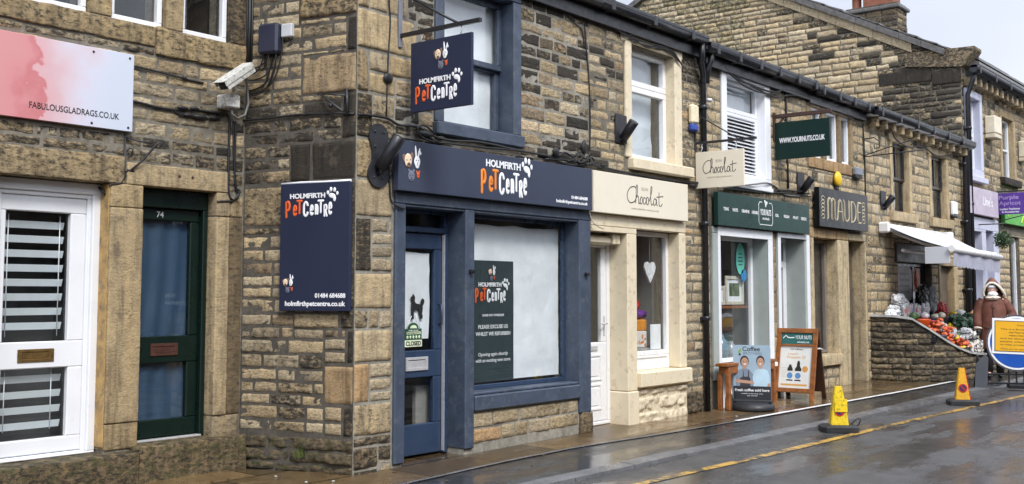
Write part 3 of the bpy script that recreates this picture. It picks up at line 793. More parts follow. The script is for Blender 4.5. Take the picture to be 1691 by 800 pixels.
# ================================================================== pet shop on the corner
B = thing('shop_building', 'corner stone shop with slate blue shopfront and blue sash window above', 'building', (1.3, 0, 0))
ph = [(.18, .985, .0, 2.30), (1.115, 2.845, .57, 2.30), (.68, 1.715, 3.10, 4.46)]
pb = [(.045, 3.09, -.1, 2.87), (.555, 1.845, 2.975, 4.6)]
q = lambda x0, x1, z0, z1, h, s, b, r=.5: (x0, x1, z0, z1, (h, s, b), r)
pex = [q(-.41, -.27, 3.98, 4.35, .5, .2, .6), q(-.27, -.05, 3.98, 4.22, .55, .05, .8, 1), q(-.05, .2, 3.98, 4.2, .6, .2, .6, 1),
       q(-.41, .33, 3.63, 3.975, .52, .05, .78), q(-.41, -.27, 3.25, 3.62, .38, .3, .5), q(-.27, -.02, 3.44, 3.62, .7, .2, .6, 1), q(-.02, .3, 3.43, 3.62, .35, .1, .7, 1),
       q(-.27, .06, 3.25, 3.43, .5, .15, .7, 1), q(.06, .34, 3.26, 3.42, .85, .3, .6, 1), q(-.41, -.22, 2.85, 3.24, .4, .62, .5), q(-.22, .05, 3.05, 3.24, .7, .3, .6), q(-.22, .05, 2.85, 3.04, .6, .4, .6),
       q(-.41, -.04, 2.50, 2.84, .5, .35, .6), q(-.41, .03, 2.17, 2.49, .62, .12, .68),
       q(-.41, -.22, 1.70, 2.16, .3, .62, .4), q(-.22, -.02, 2.04, 2.16, .7, .1, .5), q(-.22, .03, 1.93, 2.035, .72, .05, .6), q(-.22, .03, 1.82, 1.925, .66, .1, .4), q(-.22, .03, 1.70, 1.815, .6, .15, .6, 1.2),
       q(-.41, .03, 1.38, 1.69, .55, .06, .75, .4), q(-.41, -.25, 1.21, 1.37, .5, .4, .6, 1), q(-.25, -.12, 1.21, 1.37, .3, .1, .6), q(-.12, .03, 1.21, 1.37, .7, .06, .7),
       q(-.41, .035, .925, 1.205, .6, .03, .85, .25), q(-.41, -.23, .585, .92, .88, .08, .7), q(-.23, .035, .79, .92, .65, .05, .8), q(-.23, .035, .68, .785, .6, .05, .8), q(-.23, .035, .585, .675, .65, .08, .7),
       q(-.41, .035, .31, .58, .58, .28, .75), q(-.41, .035, .22, .305, .25, .5, .6, 1.2), q(-.41, -.12, .03, .215, .2, .55, .6, 1.4), q(-.12, .035, .08, .215, .25, .5, .5, 1.4),
       # low wall under the window
       q(1.12, 1.42, .235, .385, .6, .05, .75), q(1.42, 1.83, .245, .385, .5, .12, .6, 1), q(1.83, 2.12, .25, .387, .66, .08, .7), q(2.12, 2.52, .25, .387, .5, .3, .5, 1.4), q(2.52, 2.66, .25, .388, .62, .1, .6), q(2.66, 2.84, .25, .388, .7, .1, .7),
       q(1.12, 1.55, .095, .235, .9, .05, .8), q(1.55, 1.76, .10, .245, .55, .1, .6), q(1.76, 1.97, .10, .245, .3, .2, .6), q(1.97, 2.34, .105, .25, .65, .05, .7, 1.2), q(2.34, 2.62, .11, .25, .45, .15, .6), q(2.62, 2.84, .11, .25, .5, .3, .5)]
def soot_p(x, y, r):
    a = r.random()
    s = .10+.20*r.random()
    dark = .40+.16*n1(x*1.2, y*1.2)
    if x > 1.8 and x < 3.0: dark += .12*(1 if y < 3.9 else 0)
    if x > 3.0: dark -= .10
    if a < dark*.8: s = r.uniform(.46, .85)
    elif a > .72: s = .03
    return s
mb = MB(FRONT)
stone_wall(mb, -.41, 3.08, -.08, 4.62, ph, pb, (.105, .150), (.16, .44), soot_p, 5, step=.028, relief=.011, extra=pex, exm=3, bright=lambda r: r.uniform(.3, 1.0))
nf_ = len(mb.mi); mb.fr = RET; mb.m = 0
qr = lambda a, b, z0, z1, h, s, bb, r=.6: (RET_L-b, RET_L-a, z0, z1, (h, s, bb), r)
rex = [qr(0, .60, 3.92, 4.35, .35, .42, .5, .9), qr(0, .10, 3.60, 3.90, .2, .95, .3, .3), qr(0, .57, 3.24, 3.585, .84, .22, .45, .9),
       qr(0, .14, 2.84, 3.23, .2, .7, .4), qr(0, .45, 2.48, 2.82, .3, .86, .4, .3), qr(.46, .68, 2.48, 2.82, .3, .80, .4, .3), qr(.74, 1.185, 2.10, 2.45, .55, .35, .5, .7),
       qr(0, .14, 1.38, 2.47, .2, .6, .4), qr(0, .30, .57, .90, .86, .12, .5, .4), qr(0, .07, .92, 1.2, .2, .75, .3), qr(.08, .30, 1.03, 1.13, .62, .05, .7), qr(.08, .30, .92, 1.02, .6, .05, .6), qr(.15, .62, 1.21, 1.34, .5, .25, .6), qr(0, .14, 1.21, 1.37, .5, .6, .5),
       qr(0, .10, .31, .56, .2, .6, .3), qr(.11, .29, .43, .56, .5, .15, .6), qr(.11, .29, .31, .42, .6, .08, .7)]
def soot_r(x, y, r):
    s = .12+.2*r.random()
    if 2.2 < y < 3.25: s += .22+.15*r.random()
    if y > 3.6: s -= .02
    if r.random() < .15: s += .25
    return s
stone_wall(mb, 0, RET_L, -.08, 4.62, [], [(0, RET_L, -.1, .295)], (.10, .135), (.16, .46), soot_r, 23, step=.028, relief=.010, extra=rex, exm=3, bright=lambda r: r.uniform(.4, .9), huef=lambda r: r.choice([.2, .35, .45, .5, .55, .65, .7, .75, .8]))
for r in courses(0, RET_L, -.02, .29, [], (.07, .12), (.3, .7), random.Random(4)):
    mb.stone(*r, (.18, .40, .25), .025, .014, .03, .003, .02, moss=.38)
for i_ in range(nf_):
    if mb.mi[i_] == 0: mb.mi[i_] = 2
mb.build('wall', ['mortar_dark', 'stone', 'mortar_light', 'ashlar'], B, tint=True)
# roof with the splayed end
mb = MB(); 
roof(B, -.55, 3.08, 4.80)
gutter(B, FRONT, -.45, 3.08, 4.73)
# blue timber shopfront
def pil(x0, x1, z0, z1, back=-.22):
    mb = MB(FRONT); mb.box(x0, x1, z0, z1, back, .03, .01)
    return mb.build('pilaster', 'blue', B)
pil(.05, .18, .03, 2.305); pil(.985, 1.115, .06, 2.305)
p3 = pil(2.845, 3.06, .24, 2.305)
stone_part('pilaster_base', B, FRONT, [(2.86, 3.085, .02, .238, -.2, .035, (.15, .45, .6))], amp=.018)
mb = MB(FRONT); mb.box(.05, 3.062, 2.308, 2.41, -.1, .028, .006); mb.box(.18, 2.845, 2.285, 2.306, -.2, .012, .004)
mb.box(.05, 3.062, 2.41, 2.87, -.1, -.002); mb.build('fascia', 'blue', B)
mb = MB(FRONT)
mb.slab(.18, .985, .02, 2.285, [(.235, .93, .02, 2.08), (.235, .93, 2.13, 2.255)], -.30, -.19, .006)
df = mb.build('door_frame', 'blue_door', B)
mb = MB(FRONT); mb.box(.22, .945, 2.12, 2.265, -.26, -.255); mb.build('pane', 'glass_dark', df)
mb = MB(FRONT)
mb.slab(.238, .927, .03, 2.077, [(.335, .83, .985, 1.925), (.335, .82, .31, .735)], -.28, -.225, .008)
dr = mb.build('shop_door', 'blue_door', B)
mb = MB(FRONT); mb.box(.32, .845, .97, 1.94, -.262, -.257); mb.box(.32, .835, .295, .75, -.262, -.257); mb.build('pane', 'glass', dr)
mb = MB(FRONT); mb.slab(.44, .735, .80, .925, [(.47, .70, .832, .90)], -.226, -.212, .003); mb.box(.47, .70, .832, .893, -.226, -.218, .002); mb.build('letterplate', 'steel', dr)
mb = MB(FRONT); mb.tube([(.885, 1.22, -.225), (.885, 1.23, -.185), (.885, 1.40, -.185), (.885, 1.41, -.225)], .009, 8); mb.build('handle', 'blue_door', dr)
mb = MB(FRONT); mb.box(.928, .934, .04, 2.07, -.224, -.188, .001); mb.build('weather_seal', 'steel', dr)
room(B, FRONT, .1, 1.08, -.05, 2.4, -.33, -2.4)
# the shop's dim inside with a pale unit seen through the lower pane
mb = MB(FRONT); mb.box(.73, 1.0, .03, .64, -.42, -.36, .01); mb.build('cabinet', 'room_pale', B)
mb = MB(FRONT)
mb.slab(1.115, 2.845, .575, 2.285, [(1.15, 2.81, .62, 2.25)], -.21, -.165, .005)
sw = mb.build('shop_window', 'blue_door', B)
mb = MB(FRONT); mb.box(1.14, 2.82, .61, 2.26, -.185, -.180); mb.build('pane', 'glass', sw)
mb = MB(FRONT); mb.box(1.117, 2.84, .40, .545, -.2, .045, .012); mb.box(1.117, 2.84, .546, .575, -.2, .02, .008); mb.build('sill', 'blue', sw)
for x, z in ((1.05, 1.72), (2.955, 1.72)):
    mb = MB(FRONT); mb.box(x-.025, x+.025, z-.02, z+.02, .028, .075, .008); mb.build('hook', 'black', B)
room(B, FRONT, 1.1, 2.86, .3, 2.4, -.33, -2.4, 'room')
# blue sash window above
mb = MB(FRONT)
mb.box(.558, .68, 3.10, 4.46, -.2, .03, .01); mb.box(1.715, 1.842, 3.10, 4.46, -.2, .03, .01); mb.box(.558, 1.842, 4.462, 4.60, -.2, .028, .01)
mb.build('window_surround', 'blue', B)
mb = MB(FRONT); mb.box(.545, 1.852, 2.975, 3.098, -.2, .07, .012); mb.build('sill', 'blue', B)
frame_window(B, FRONT, .682, 1.713, 3.10, 3.80, -.17, 'blue', .06, .06, name='sash_window')
frame_window(B, FRONT, .682, 1.713, 3.76, 4.46, -.13, 'blue', .06, .05, name='sash_window')
mb = MB(FRONT); mb.box(.60, 1.80, 3.0, 4.6, -.345, -.335); mb.build('window_backing', 'room_pale', B)

# ================================================================== chocolate shop
B = thing('shop_building', 'small stone shop with cream painted surrounds and white plastic door', 'building', (4.2, 0, 0))
chh = [(3.085, 3.80, .0, 2.20), (4.0, 4.985, .61, 2.26), (3.93, 4.92, 3.09, 4.42)]
cb = [(3.08, 5.145, -.1, 2.86), (3.79, 5.11, 2.95, 4.55), (5.1, 5.29, 2.95, 3.09)]
mb = MB(FRONT)
def soot_c(x, y, r):
    s = .05+.14*r.random()
    if x < 3.8: s = soot_p(x, y, r)
    if x > 5.1 and y > 3: s += .26*r.random()+.08
    if y > 4.2 and x > 4.9: s += .3
    return s
stone_wall(mb, 3.08, 5.60, -.08, 4.62, chh, cb, (.095, .135), (.16, .40), soot_c, 31, step=.035, relief=.010, bright=lambda r: r.uniform(.4, 1.0), huef=lambda r: r.choice([.3, .45, .5, .55, .6, .68, .75, .8, .87]))
mb.m = 1; mb.stone(5.15, 5.55, .03, .30, (.2, .5, .4), .02, .03, .03, .004)
mb.build('wall', ['mortar_pale', 'stone'], B, tint=True)
roof(B, 3.08, 5.5, 4.80); gutter(B, FRONT, 3.08, 5.48, 4.73)
downpipe(B, FRONT, [(5.40, 4.70, .15), (5.40, 4.55, .15), (5.42, 4.46, .12), (5.56, 4.32, .07), (5.58, 4.26, .06), (5.585, .02, .06)], .038, (3.9, 2.4, 1.2))
mb = MB(FRONT)
mb.box(3.082, 5.14, 2.262, 2.40, -.1, .03, .008); mb.box(3.082, 4.0, 2.20, 2.26, -.25, .028, .004); mb.build('fascia', 'cream', B)
stone_b = lambda x0, x1, z0, z1, d0=-.25, d1=.03: mbc.box(x0, x1, z0, z1, d0, d1, .012)
mbc = MB(FRONT); stone_b(3.80, 4.0, .40, 2.199); stone_b(3.79, 4.005, -.02, .398, -.25, .045); mbc.build('pilaster', 'cream', B)
mbc = MB(FRONT); stone_b(4.986, 5.14, .61, 2.258); mbc.build('pilaster', 'cream', B)
mbc = MB(FRONT); mbc.box(3.99, 5.17, .43, .608, -.25, .09, .015); mbc.build('sill', 'cream', B)
mb = MB(FRONT); mb.m = 0
for r in courses(4.006, 5.15, -.03, .428, [], (.16, .24), (.3, .6), random.Random(8)): mb.stone(*r, (.5, 0, .5), .035, .028, .025, .001, .03, depth=.02)
mb.box(4.006, 5.15, -.05, .428, -.2, .012); mb.build('rock_plinth', plain('cream painted rough stone', (.66, .57, .41), .65, var=.12, scale=9, bmp=.5, bscale=30, dirt=(.22, .17, .10), dirtamt=.45), B)
mb = MB(FRONT)
mb.slab(3.087, 3.80, .03, 2.19, [(3.14, 3.745, .07, 2.14)], -.30, -.215, .008); df = mb.build('door_frame', 'upvc', B)
mb = MB(FRONT)
mb.slab(3.142, 3.743, .075, 2.138, [(3.21, 3.645, .96, 2.04)], -.29, -.23, .01)
for a, b in ((.20, .50), (.53, .83)):
    mb.slab(3.24, 3.63, a, b, [(3.27, 3.60, a+.03, b-.03)], -.232, -.218, .005); mb.box(3.29, 3.58, a+.05, b-.05, -.235, -.222, .008)
dr = mb.build('plastic_door', 'upvc', B)
mb = MB(FRONT); mb.box(3.20, 3.655, .95, 2.05, -.262, -.257); mb.build('pane', 'glass', dr)
mb = MB(FRONT); mb.box(3.675, 3.705, 1.03, 1.26, -.232, -.222, .005); mb.tube([(3.69, 1.17, -.222), (3.69, 1.17, -.18), (3.58, 1.17, -.178)], .009, 8); mb.build('handle', 'steel', dr)
mb = MB(FRONT); mb.box(3.30, 3.55, .865, .925, -.232, -.217, .006); mb.build('letterplate', 'steel', dr)
mb = MB(FRONT); mb.box(3.09, 3.62, 2.06, 2.16, -.21, -.06, .03); mb.box(3.62, 3.76, 2.07, 2.19, -.21, -.04, .01); mb.build('shutter_box', 'cream', B)
room(B, FRONT, 3.05, 3.85, -.05, 2.4, -.33, -1.6, 'room_pale')
frame_window(B, FRONT, 4.002, 4.983, .775, 2.258, -.13, 'upvc', .055, .06, name='shop_window')
mb = MB(FRONT); mb.slab(4.002, 4.983, .61, .774, [(4.06, 4.925, .64, .745)], -.19, -.13, .006); mb.box(4.06, 4.925, .64, .745, -.18, -.145, .006); mb.build('panel', 'upvc', B)
room(B, FRONT, 3.95, 5.03, .5, 2.4, -.33, -1.3, 'room_pale')
# upper window
mbc = MB(FRONT); mbc.box(3.80, 3.93, 3.09, 4.47, -.2, .03, .012); mbc.box(4.92, 5.09, 3.09, 4.46, -.2, .03, .012); mbc.box(3.72, 5.12, 4.44, 4.555, -.2, .026, .012); mbc.build('window_surround', 'cream', B)
mbc = MB(FRONT); mbc.box(3.87, 5.28, 2.955, 3.088, -.2, .09, .015); mbc.build('sill', 'cream', B)
frame_window(B, FRONT, 3.932, 4.918, 3.092, 3.98, -.10, 'upvc', .07, .07, name='window')
frame_window(B, FRONT, 3.932, 4.918, 3.982, 4.436, -.10, 'upvc', .07, .07, name='window')
room(B, FRONT, 3.9, 4.95, 3.0, 4.5, -.33, -.9, 'room_pale')

# ================================================================== nut and health shop
B = thing('shop_building', 'stone shop under a green sign with pale framed window and louvred window above', 'building', (7.2, 0, 0))
nh = [(6.02, 7.44, .58, 2.33), (7.86, 8.72, .05, 2.36), (6.30, 7.45, 3.09, 4.46), (8.98, 9.40, 3.62, 4.40)]
nb = [(5.80, 7.57, -.1, 2.84), (7.57, 8.84, 2.38, 2.84), (7.75, 8.84, -.1, 2.5), (6.15, 7.62, 2.95, 4.6)]
nh = nh[:3]
mb = MB(FRONT)
def soot_n(x, y, r):
    s = .08+.20*r.random()
    if r.random() < .10: s += .3
    if y > 4.3: s += .2
    return s
tanh = lambda r: r.choice([.35, .45, .5, .5, .55, .62, .7, .78])
stone_wall(mb, 5.60, 8.92, -.08, 4.56, nh, nb, (.11, .17), (.16, .36), soot_n, 41, step=.04, relief=.010, bright=lambda r: r.uniform(.5, 1.0), huef=tanh)
mb.build('wall', ['mortar_pale', 'stone'], B, tint=True)
roof(B, 5.5, 8.92, 4.74); gutter(B, FRONT, 5.52, 8.92, 4.665, r=.07, clip=.62)
downpipe(B, FRONT, [(5.68, 4.66, .14), (5.68, 4.5, .12), (5.66, 4.40, .08), (5.66, 4.22, .06)], .04)
mb = MB(FRONT)
mb.slab(5.84, 7.57, .40, 2.385, [(6.0, 7.44, .58, 2.30)], -.32, .03, .01); mb.build('window_surround', 'sage', B)
mb = MB(FRONT); mb.slab(5.955, 7.575, .0, 2.39, [(6.02, 7.435, .55, 2.27)], .030, .045, .004); mb.box(5.95, 7.58, .50, .56, .03, .09, .008); mb.build('window_trim', 'white', B)
frame_window(B, FRONT, 6.001, 7.439, .585, 2.298, -.20, 'white', .06, .06, name='shop_window')
room(B, FRONT, 5.9, 7.5, .3, 2.45, -.33, -1.5, 'room_pale')
mb = MB(FRONT); mb.slab(7.752, 8.84, .02, 2.385, [(7.87, 8.70, .05, 2.34)], -.34, .03, .01); mb.build('door_surround', 'sage', B)
mb = MB(FRONT); mb.slab(7.75, 8.845, .02, 2.39, [(7.84, 8.735, .02, 2.32)], .030, .045, .004); mb.build('door_trim', 'white', B)
mb = MB(FRONT); mb.slab(7.872, 8.698, .055, 2.338, [(7.95, 8.62, 2.0, 2.28), (7.98, 8.59, .9, 1.9)], -.32, -.27, .008); dr = mb.build('shop_door', 'white', B)
mb = MB(FRONT); mb.box(7.94, 8.63, 1.99, 2.29, -.30, -.295); mb.box(7.97, 8.60, .89, 1.91, -.30, -.295); mb.build('pane', 'glass_dark', dr)
mb = MB(FRONT); mb.tube([(8.04, 1.0, -.27), (8.04, 1.01, -.22), (8.04, 1.25, -.22), (8.04, 1.26, -.27)], .012, 8); mb.build('handle', 'black', dr)
room(B, FRONT, 7.8, 8.8, 0, 2.45, -.345, -1.5)
stone_part('pier', B, FRONT, [(7.585, 7.745, z, z+.21, -.3, .015, tanb(.1)) for z in np.arange(.05, 2.3, .212)], r=.015)
# window above: pane on top, louvres below
mb = MB(FRONT); mb.slab(6.16, 7.62, 3.0, 4.53, [(6.30, 7.45, 3.12, 4.44)], -.2, .025, .008); mb.box(6.2, 7.6, 2.94, 3.0, -.2, .06, .01); mb.build('window_surround', 'white', B)
frame_window(B, FRONT, 6.302, 7.448, 3.99, 4.438, -.10, 'white', .06, .06, glass='glass')
mb = MB(FRONT); mb.slab(6.302, 7.448, 3.122, 3.988, [(6.37, 7.38, 3.18, 3.94)], -.17, -.10, .006)
for k in range(15):
    z = 3.19+k*.0505; kk = mb.verts([(6.37, z, -.10), (7.38, z, -.10), (7.38, z+.038, -.155), (6.37, z+.038, -.155), (6.37, z+.006, -.097), (7.38, z+.006, -.097), (7.38, z+.044, -.152), (6.37, z+.044, -.152)])
    for f in ((0, 3, 2, 1), (4, 5, 6, 7), (0, 1, 5, 4), (2, 3, 7, 6)): mb.face([kk+i for i in f])
mb.build('louvre', 'white', B)
mb = MB(FRONT); mb.sheet(None, 6.34, 7.41, 4.02, 4.42, -.19, .01, .05, 6, 3); mb.build('net_blind', plain('grey white net', (.58, .62, .66), .8), B)
mb = MB(FRONT); mb.box(6.28, 7.47, 3.1, 4.46, -.26, -.25); mb.build('window_backing', 'room', B)

# ================================================================== jewellery shop with the black sign
B = thing('shop_building', 'stone shop with three small mullioned windows above a black fronted sign', 'building', (10, 0, 0))
mh = [(9.06, 9.98, .58, 2.37), (10.45, 11.13, .06, 2.38), (9.08, 9.50, 3.62, 4.40), (9.66, 10.14, 3.62, 4.40), (10.27, 10.64, 3.62, 4.40)]
mbk = [(9.0, 10.45, .40, .58), (8.93, 9.06, .0, 2.4), (9.98, 10.45, 0, 2.4), (8.93, 10.42, 2.37, 2.53), (10.42, 11.2, 2.38, 2.50), (11.13, 11.2, 0, 2.4), (9.50, 9.66, 3.6, 4.42), (10.14, 10.27, 3.6, 4.42), (8.92, 9.08, 3.6, 4.42), (10.64, 10.76, 3.6, 4.42), (8.93, 10.7, 3.44, 3.62), (8.93, 10.8, 4.40, 4.52)]
mb = MB(FRONT)
stone_wall(mb, 8.92, 11.25, -.08, 4.54, mh, mbk, (.12, .18), (.16, .34), soot_n, 51, step=.045, relief=.009, bright=lambda r: r.uniform(.5, 1.0), huef=tanh)
mb.build('wall', ['mortar_pale', 'stone'], B, tint=True)
roof(B, 8.92, 11.25, 4.70); gutter(B, FRONT, 8.92, 11.25, 4.63, r=.07, clip=.62)
PK = (.86, .05, .75)
stone_part('lintel', B, FRONT, [(8.94, 10.42, 2.375, 2.525, -.25, .02, PK)]); stone_part('lintel', B, FRONT, [(10.43, 11.19, 2.385, 2.495, -.25, .02, (.8, .1, .8))])
stone_part('pier', B, FRONT, [(9.985, 10.20, .05, 2.37, -.25, .02, (.8, .1, .85)), (10.205, 10.445, .05, 2.37, -.25, .016, (.75, .05, .9))])
stone_part('pier', B, FRONT, [(8.935, 9.055, .05, 2.37, -.25, .02, (.78, .08, .8))]); stone_part('pier', B, FRONT, [(11.135, 11.2, .05, 2.38, -.25, .02, (.78, .15, .7))])
stone_part('sill', B, FRONT, [(8.95, 10.0, .41, .575, -.25, .06, (.8, .08, .8))])
for bk_ in [(9.505, 9.655, 3.62, 4.40, -.2, .012, (.1, .15, .75)), (10.145, 10.265, 3.62, 4.40, -.2, .012, (.1, .2, .7)), (8.925, 9.075, 3.62, 4.4, -.2, .012, (.2, .1, .8)), (10.645, 10.755, 3.62, 4.40, -.2, .012, (.2, .1, .8))]: stone_part('window_mullion', B, FRONT, [bk_])
stone_part('sill', B, FRONT, [(8.94, 10.7, 3.45, 3.618, -.2, .02, (.88, .1, .6))], amp=.012); stone_part('lintel', B, FRONT, [(8.94, 9.9, 4.405, 4.515, -.2, .02, (1., .0, 1.)), (9.905, 10.8, 4.405, 4.515, -.2, .02, (1., .02, .9))])
for a, b in ((9.08, 9.5), (9.66, 10.14), (10.27, 10.64)):
    frame_window(B, FRONT, a+.002, b-.002, 3.622, 4.398, -.03, 'white', .04, .06); 
mb = MB(FRONT); mb.sheet(None, 9.0, 10.7, 3.6, 4.42, -.14, .01, .05, 6, 2); mb.build('net_blind', plain('white net blind', (.66, .70, .75), .8), B)
frame_window(B, FRONT, 9.062, 9.978, .585, 2.368, -.18, plain('grey brown frame', (.20, .17, .15), .5), .05, .06, name='shop_window')
room(B, FRONT, 9.0, 10.0, .4, 2.4, -.33, -1.2, plain('lilac grey interior', (.20, .19, .21), .7))
mb = MB(FRONT); mb.box(10.452, 11.128, .06, 2.378, -.26, -.20, .01); mb.box(10.52, 11.06, .2, 1.0, -.2, -.19, .005); mb.box(10.52, 11.06, 1.15, 2.2, -.2, -.19, .005); mb.build('wooden_door', plain('weathered grey brown wood', (.095, .078, .06), .5, var=.3, scale=5), B)

# ================================================================== greengrocer with awning
B = thing('shop_building', 'stone greengrocer shop with two dark framed sash windows over a striped stall', 'building', (14, 0, 0))
B['label'] = 'stone greengrocer shop with two dark sash windows above its white awning'
ah = [(12.60, 13.47, 2.99, 4.24), (14.74, 15.67, 2.99, 4.22), (12.75, 14.60, 1.10, 2.08), (15.12, 15.95, .08, 2.06)]
ab = [(12.47, 12.60, 2.95, 4.3), (13.47, 13.60, 2.95, 4.3), (12.4, 13.75, 2.80, 2.99), (14.61, 14.74, 2.95, 4.3), (15.67, 15.80, 2.95, 4.3), (14.55, 15.9, 2.80, 2.99), (12.4, 13.7, 4.24, 4.38), (14.5, 15.9, 4.22, 4.36), (12.6, 15.0, 2.08, 2.42), (14.98, 15.12, 0, 2.2), (15.95, 16.2, 0, 2.2), (15.0, 16.2, 2.06, 2.22)]
mb = MB(FRONT)
stone_wall(mb, 11.25, 16.9, -.08, 4.52, ah, ab, (.14, .20), (.18, .38), soot_n, 61, step=.055, relief=.009, bright=lambda r: r.uniform(.5, 1.0), huef=tanh, base=.005)
mb.build('wall', ['mortar_pale', 'stone'], B, tint=True)
roof(B, 11.25, 16.9, 4.66); gutter(B, FRONT, 11.25, 16.85, 4.60, d=.2, r=.075, fascia=None, clip=.9)
for x in np.arange(11.5, 16.8, .42):
    mb = MB(FRONT); mb.tint = tanb(.3); mb.box(x-.055, x+.055, 4.36, 4.52, 0, .17, .012); mb.build('gutter_corbel', 'stone', B, tint=True)
mb = MB(FRONT); mb.box(11.25, 16.88, 4.525, 4.56, -.05, .22, .006); mb.build('cornice', 'white', B)
for bk_ in [(12.475, 12.598, 2.99, 4.24, -.2, .018, TAN(.6, .02, .95)), (13.472, 13.598, 2.99, 4.24, -.2, .018, TAN(.6, .02, .95))]: stone_part('window_jamb', B, FRONT, [bk_])
for bk_ in [(14.615, 14.738, 2.99, 4.22, -.2, .018, TAN(.6, .02, .95)), (15.672, 15.798, 2.99, 4.22, -.2, .018, TAN(.6, .02, .95))]: stone_part('window_jamb', B, FRONT, [bk_])
stone_part('sill', B, FRONT, [(12.42, 13.74, 2.815, 2.985, -.2, .07, TAN(.6, .04, .9))]); stone_part('sill', B, FRONT, [(14.56, 15.88, 2.815, 2.985, -.2, .07, TAN(.6, .04, .9))])
stone_part('lintel', B, FRONT, [(12.42, 13.68, 4.245, 4.375, -.2, .02, TAN(.7, .1, .8))]); stone_part('lintel', B, FRONT, [(14.52, 15.88, 4.225, 4.355, -.2, .02, TAN(.7, .1, .8))])
M_['frame_dark'] = plain('dark window paint', (.012, .012, .015), .3)
for a, b, t in ((12.602, 13.468, 4.238), (14.742, 15.668, 4.218)):
    frame_window(B, FRONT, a, b, 2.992, 3.62, -.12, 'frame_dark', .055, .05, name='sash_window')
    frame_window(B, FRONT, a, b, 3.58, t, -.08, 'frame_dark', .055, .05, stiles=((a+b)/2,), name='sash_window')
    mb = MB(FRONT); mb.sheet(None, a+.05, b-.05, 2.99, t, -.25, .012, .05, 9, 3); mb.build('pale_sheet', plain('white net curtain', (.72, .75, .80), .8), B)
mb = MB(FRONT); mb.box(12.4, 15.9, 2.95, 4.3, -.345, -.335); mb.build('window_backing', 'room_pale', B)
mb = MB(FRONT); mb.box(12.62, 14.98, 2.085, 2.42, -.2, .035, .01); mb.build('fascia', plain('dark brown fascia', (.035, .028, .025), .4), B)
frame_window(B, FRONT, 12.752, 14.598, 1.102, 2.078, -.12, 'frame_dark', .06, .06, stiles=(13.9,), name='shop_window')
room(B, FRONT, 12.7, 14.65, .9, 2.2, -.33, -1.4)
stone_part('pier', B, FRONT, [(14.99, 15.115, .08, 2.06, -.25, .02, TAN(.62, .08, .9)), (15.955, 16.19, .08, 2.06, -.25, .02, TAN(.55, .1, .8))])
stone_part('lintel', B, FRONT, [(15.0, 16.19, 2.065, 2.215, -.25, .02, TAN(.6, .1, .8))])
mb = MB(FRONT); mb.box(15.122, 15.948, .08, 2.058, -.2, -.12, .01)
for a, b in ((.2, .75), (.85, 1.2), (1.3, 1.95)): mb.box(15.2, 15.87, a, b, -.121, -.11, .005)
mb.build('wooden_door', plain('grey brown door', (.12, .09, .065), .5, var=.25, scale=4), B)
downpipe(B, FRONT, [(16.62, 4.58, .16), (16.62, 4.45, .12), (16.62, .1, .08)], .07, (4.2, 3.0, 1.6))

# ================================================================== far taller building with the gable
B = thing('shop_building', 'tall stone end building whose big gable rises above the lower roofs', 'building', (20, 0, 0))
GX = 16.9; SID = side(GX, 0)      # gable face: local x = -y
mb = MB(SID)
gtop = lambda y: 6.50+.515*np.minimum(y-.1, 12.8-y)
mb.m = 0; mb.prism([(-12.9, 0), (0, 0), (0, 6.48), (-6.45, 9.75), (-12.9, 6.48)], -.3, -.012)
mb.m = 1; rng = random.Random(77)
for r in courses(-10.5, 0, 4.4, 9.9, [], (.105, .175), (.22, .55), rng):
    cx, cy = -(r[0]+r[1])/2, (r[2]+r[3])/2
    if r[2] > gtop(cx)-.05 or cy < 4.6+.40*cx-.4: continue
    s = .02+.14*rng.random(); hue = rng.choice([.45, .5, .5, .55, .6, .7, .78])
    blot = n1(cx*.55, cy*.8, 3.)
    if cx < 1.9-(cy-4.8)*.25 and cx > .15: s = rng.uniform(.45, .85)
    if cx < .9 and cy > 6.0: s = rng.uniform(.6, .9)
    edge = gtop(cx)-cy
    if 1.2 < cx < 4.6 and edge < 1.1: s = max(s, rng.uniform(.2, .85) if rng.random() < .6 else s)
    moss = .0
    if cx > 5 and edge < 2.5: moss = .36+.25*rng.random()
    if cy < 4.9+.40*cx: moss = .4
    mb.stone(*r, (hue, s, rng.uniform(.5, 1.)), .02, .012, .06, .008, .03, moss=moss, wob=.014, top=lambda X: gtop(-X))
mb.build('gable_wall', ['mortar', 'stone'], B, tint=True)
fh = [(17.22, 18.02, 4.18, 5.72), (19.85, 20.85, 4.22, 5.62), (17.25, 17.95, .75, 2.85), (18.25, 18.85, .15, 2.9), (20.2, 21.1, .7, 2.85), (21.6, 22.4, .15, 2.8)]
fb = [(17.02, 18.2, 3.98, 5.9), (19.7, 21.0, 4.05, 5.8), (16.9, 19.3, 0, 3.8), (19.3, 23.5, 0, 3.9)]
mb = MB(FRONT)
stone_wall(mb, GX+.001, 30, -.08, 6.1, fh, fb, (.14, .20), (.2, .45), soot_n, 71, step=.08, relief=.012, bright=lambda r: r.uniform(.5, 1.0), huef=tanh, base=.005)
for r in courses(19.35, 23.5, .3, 3.9, fh+[(19.3, 23.5, 2.9, 3.9)], (.14, .2), (.2, .45), random.Random(9)): mb.stone(*r, (tanh(RNG), .05, .8), .012, .008, .08, .008)
mb.build('wall', ['mortar_pale', 'stone'], B, tint=True)
mb = MB(FRONT); mb.box(16.96, 19.25, .1, 3.2, -.05, .03, .0) if False else None
mb.slab(16.98, 19.25, .1, 3.16, [(17.25, 17.95, .75, 2.85), (18.25, 18.85, .15, 2.9)], -.3, .03, .01)
lil = plain('pale lilac paint', (.52, .54, .66), .45, var=.05); mb.build('shopfront', lil, B)
frame_window(B, FRONT, 17.252, 17.948, .752, 2.848, -.15, 'white', .05, .06, name='shop_window')
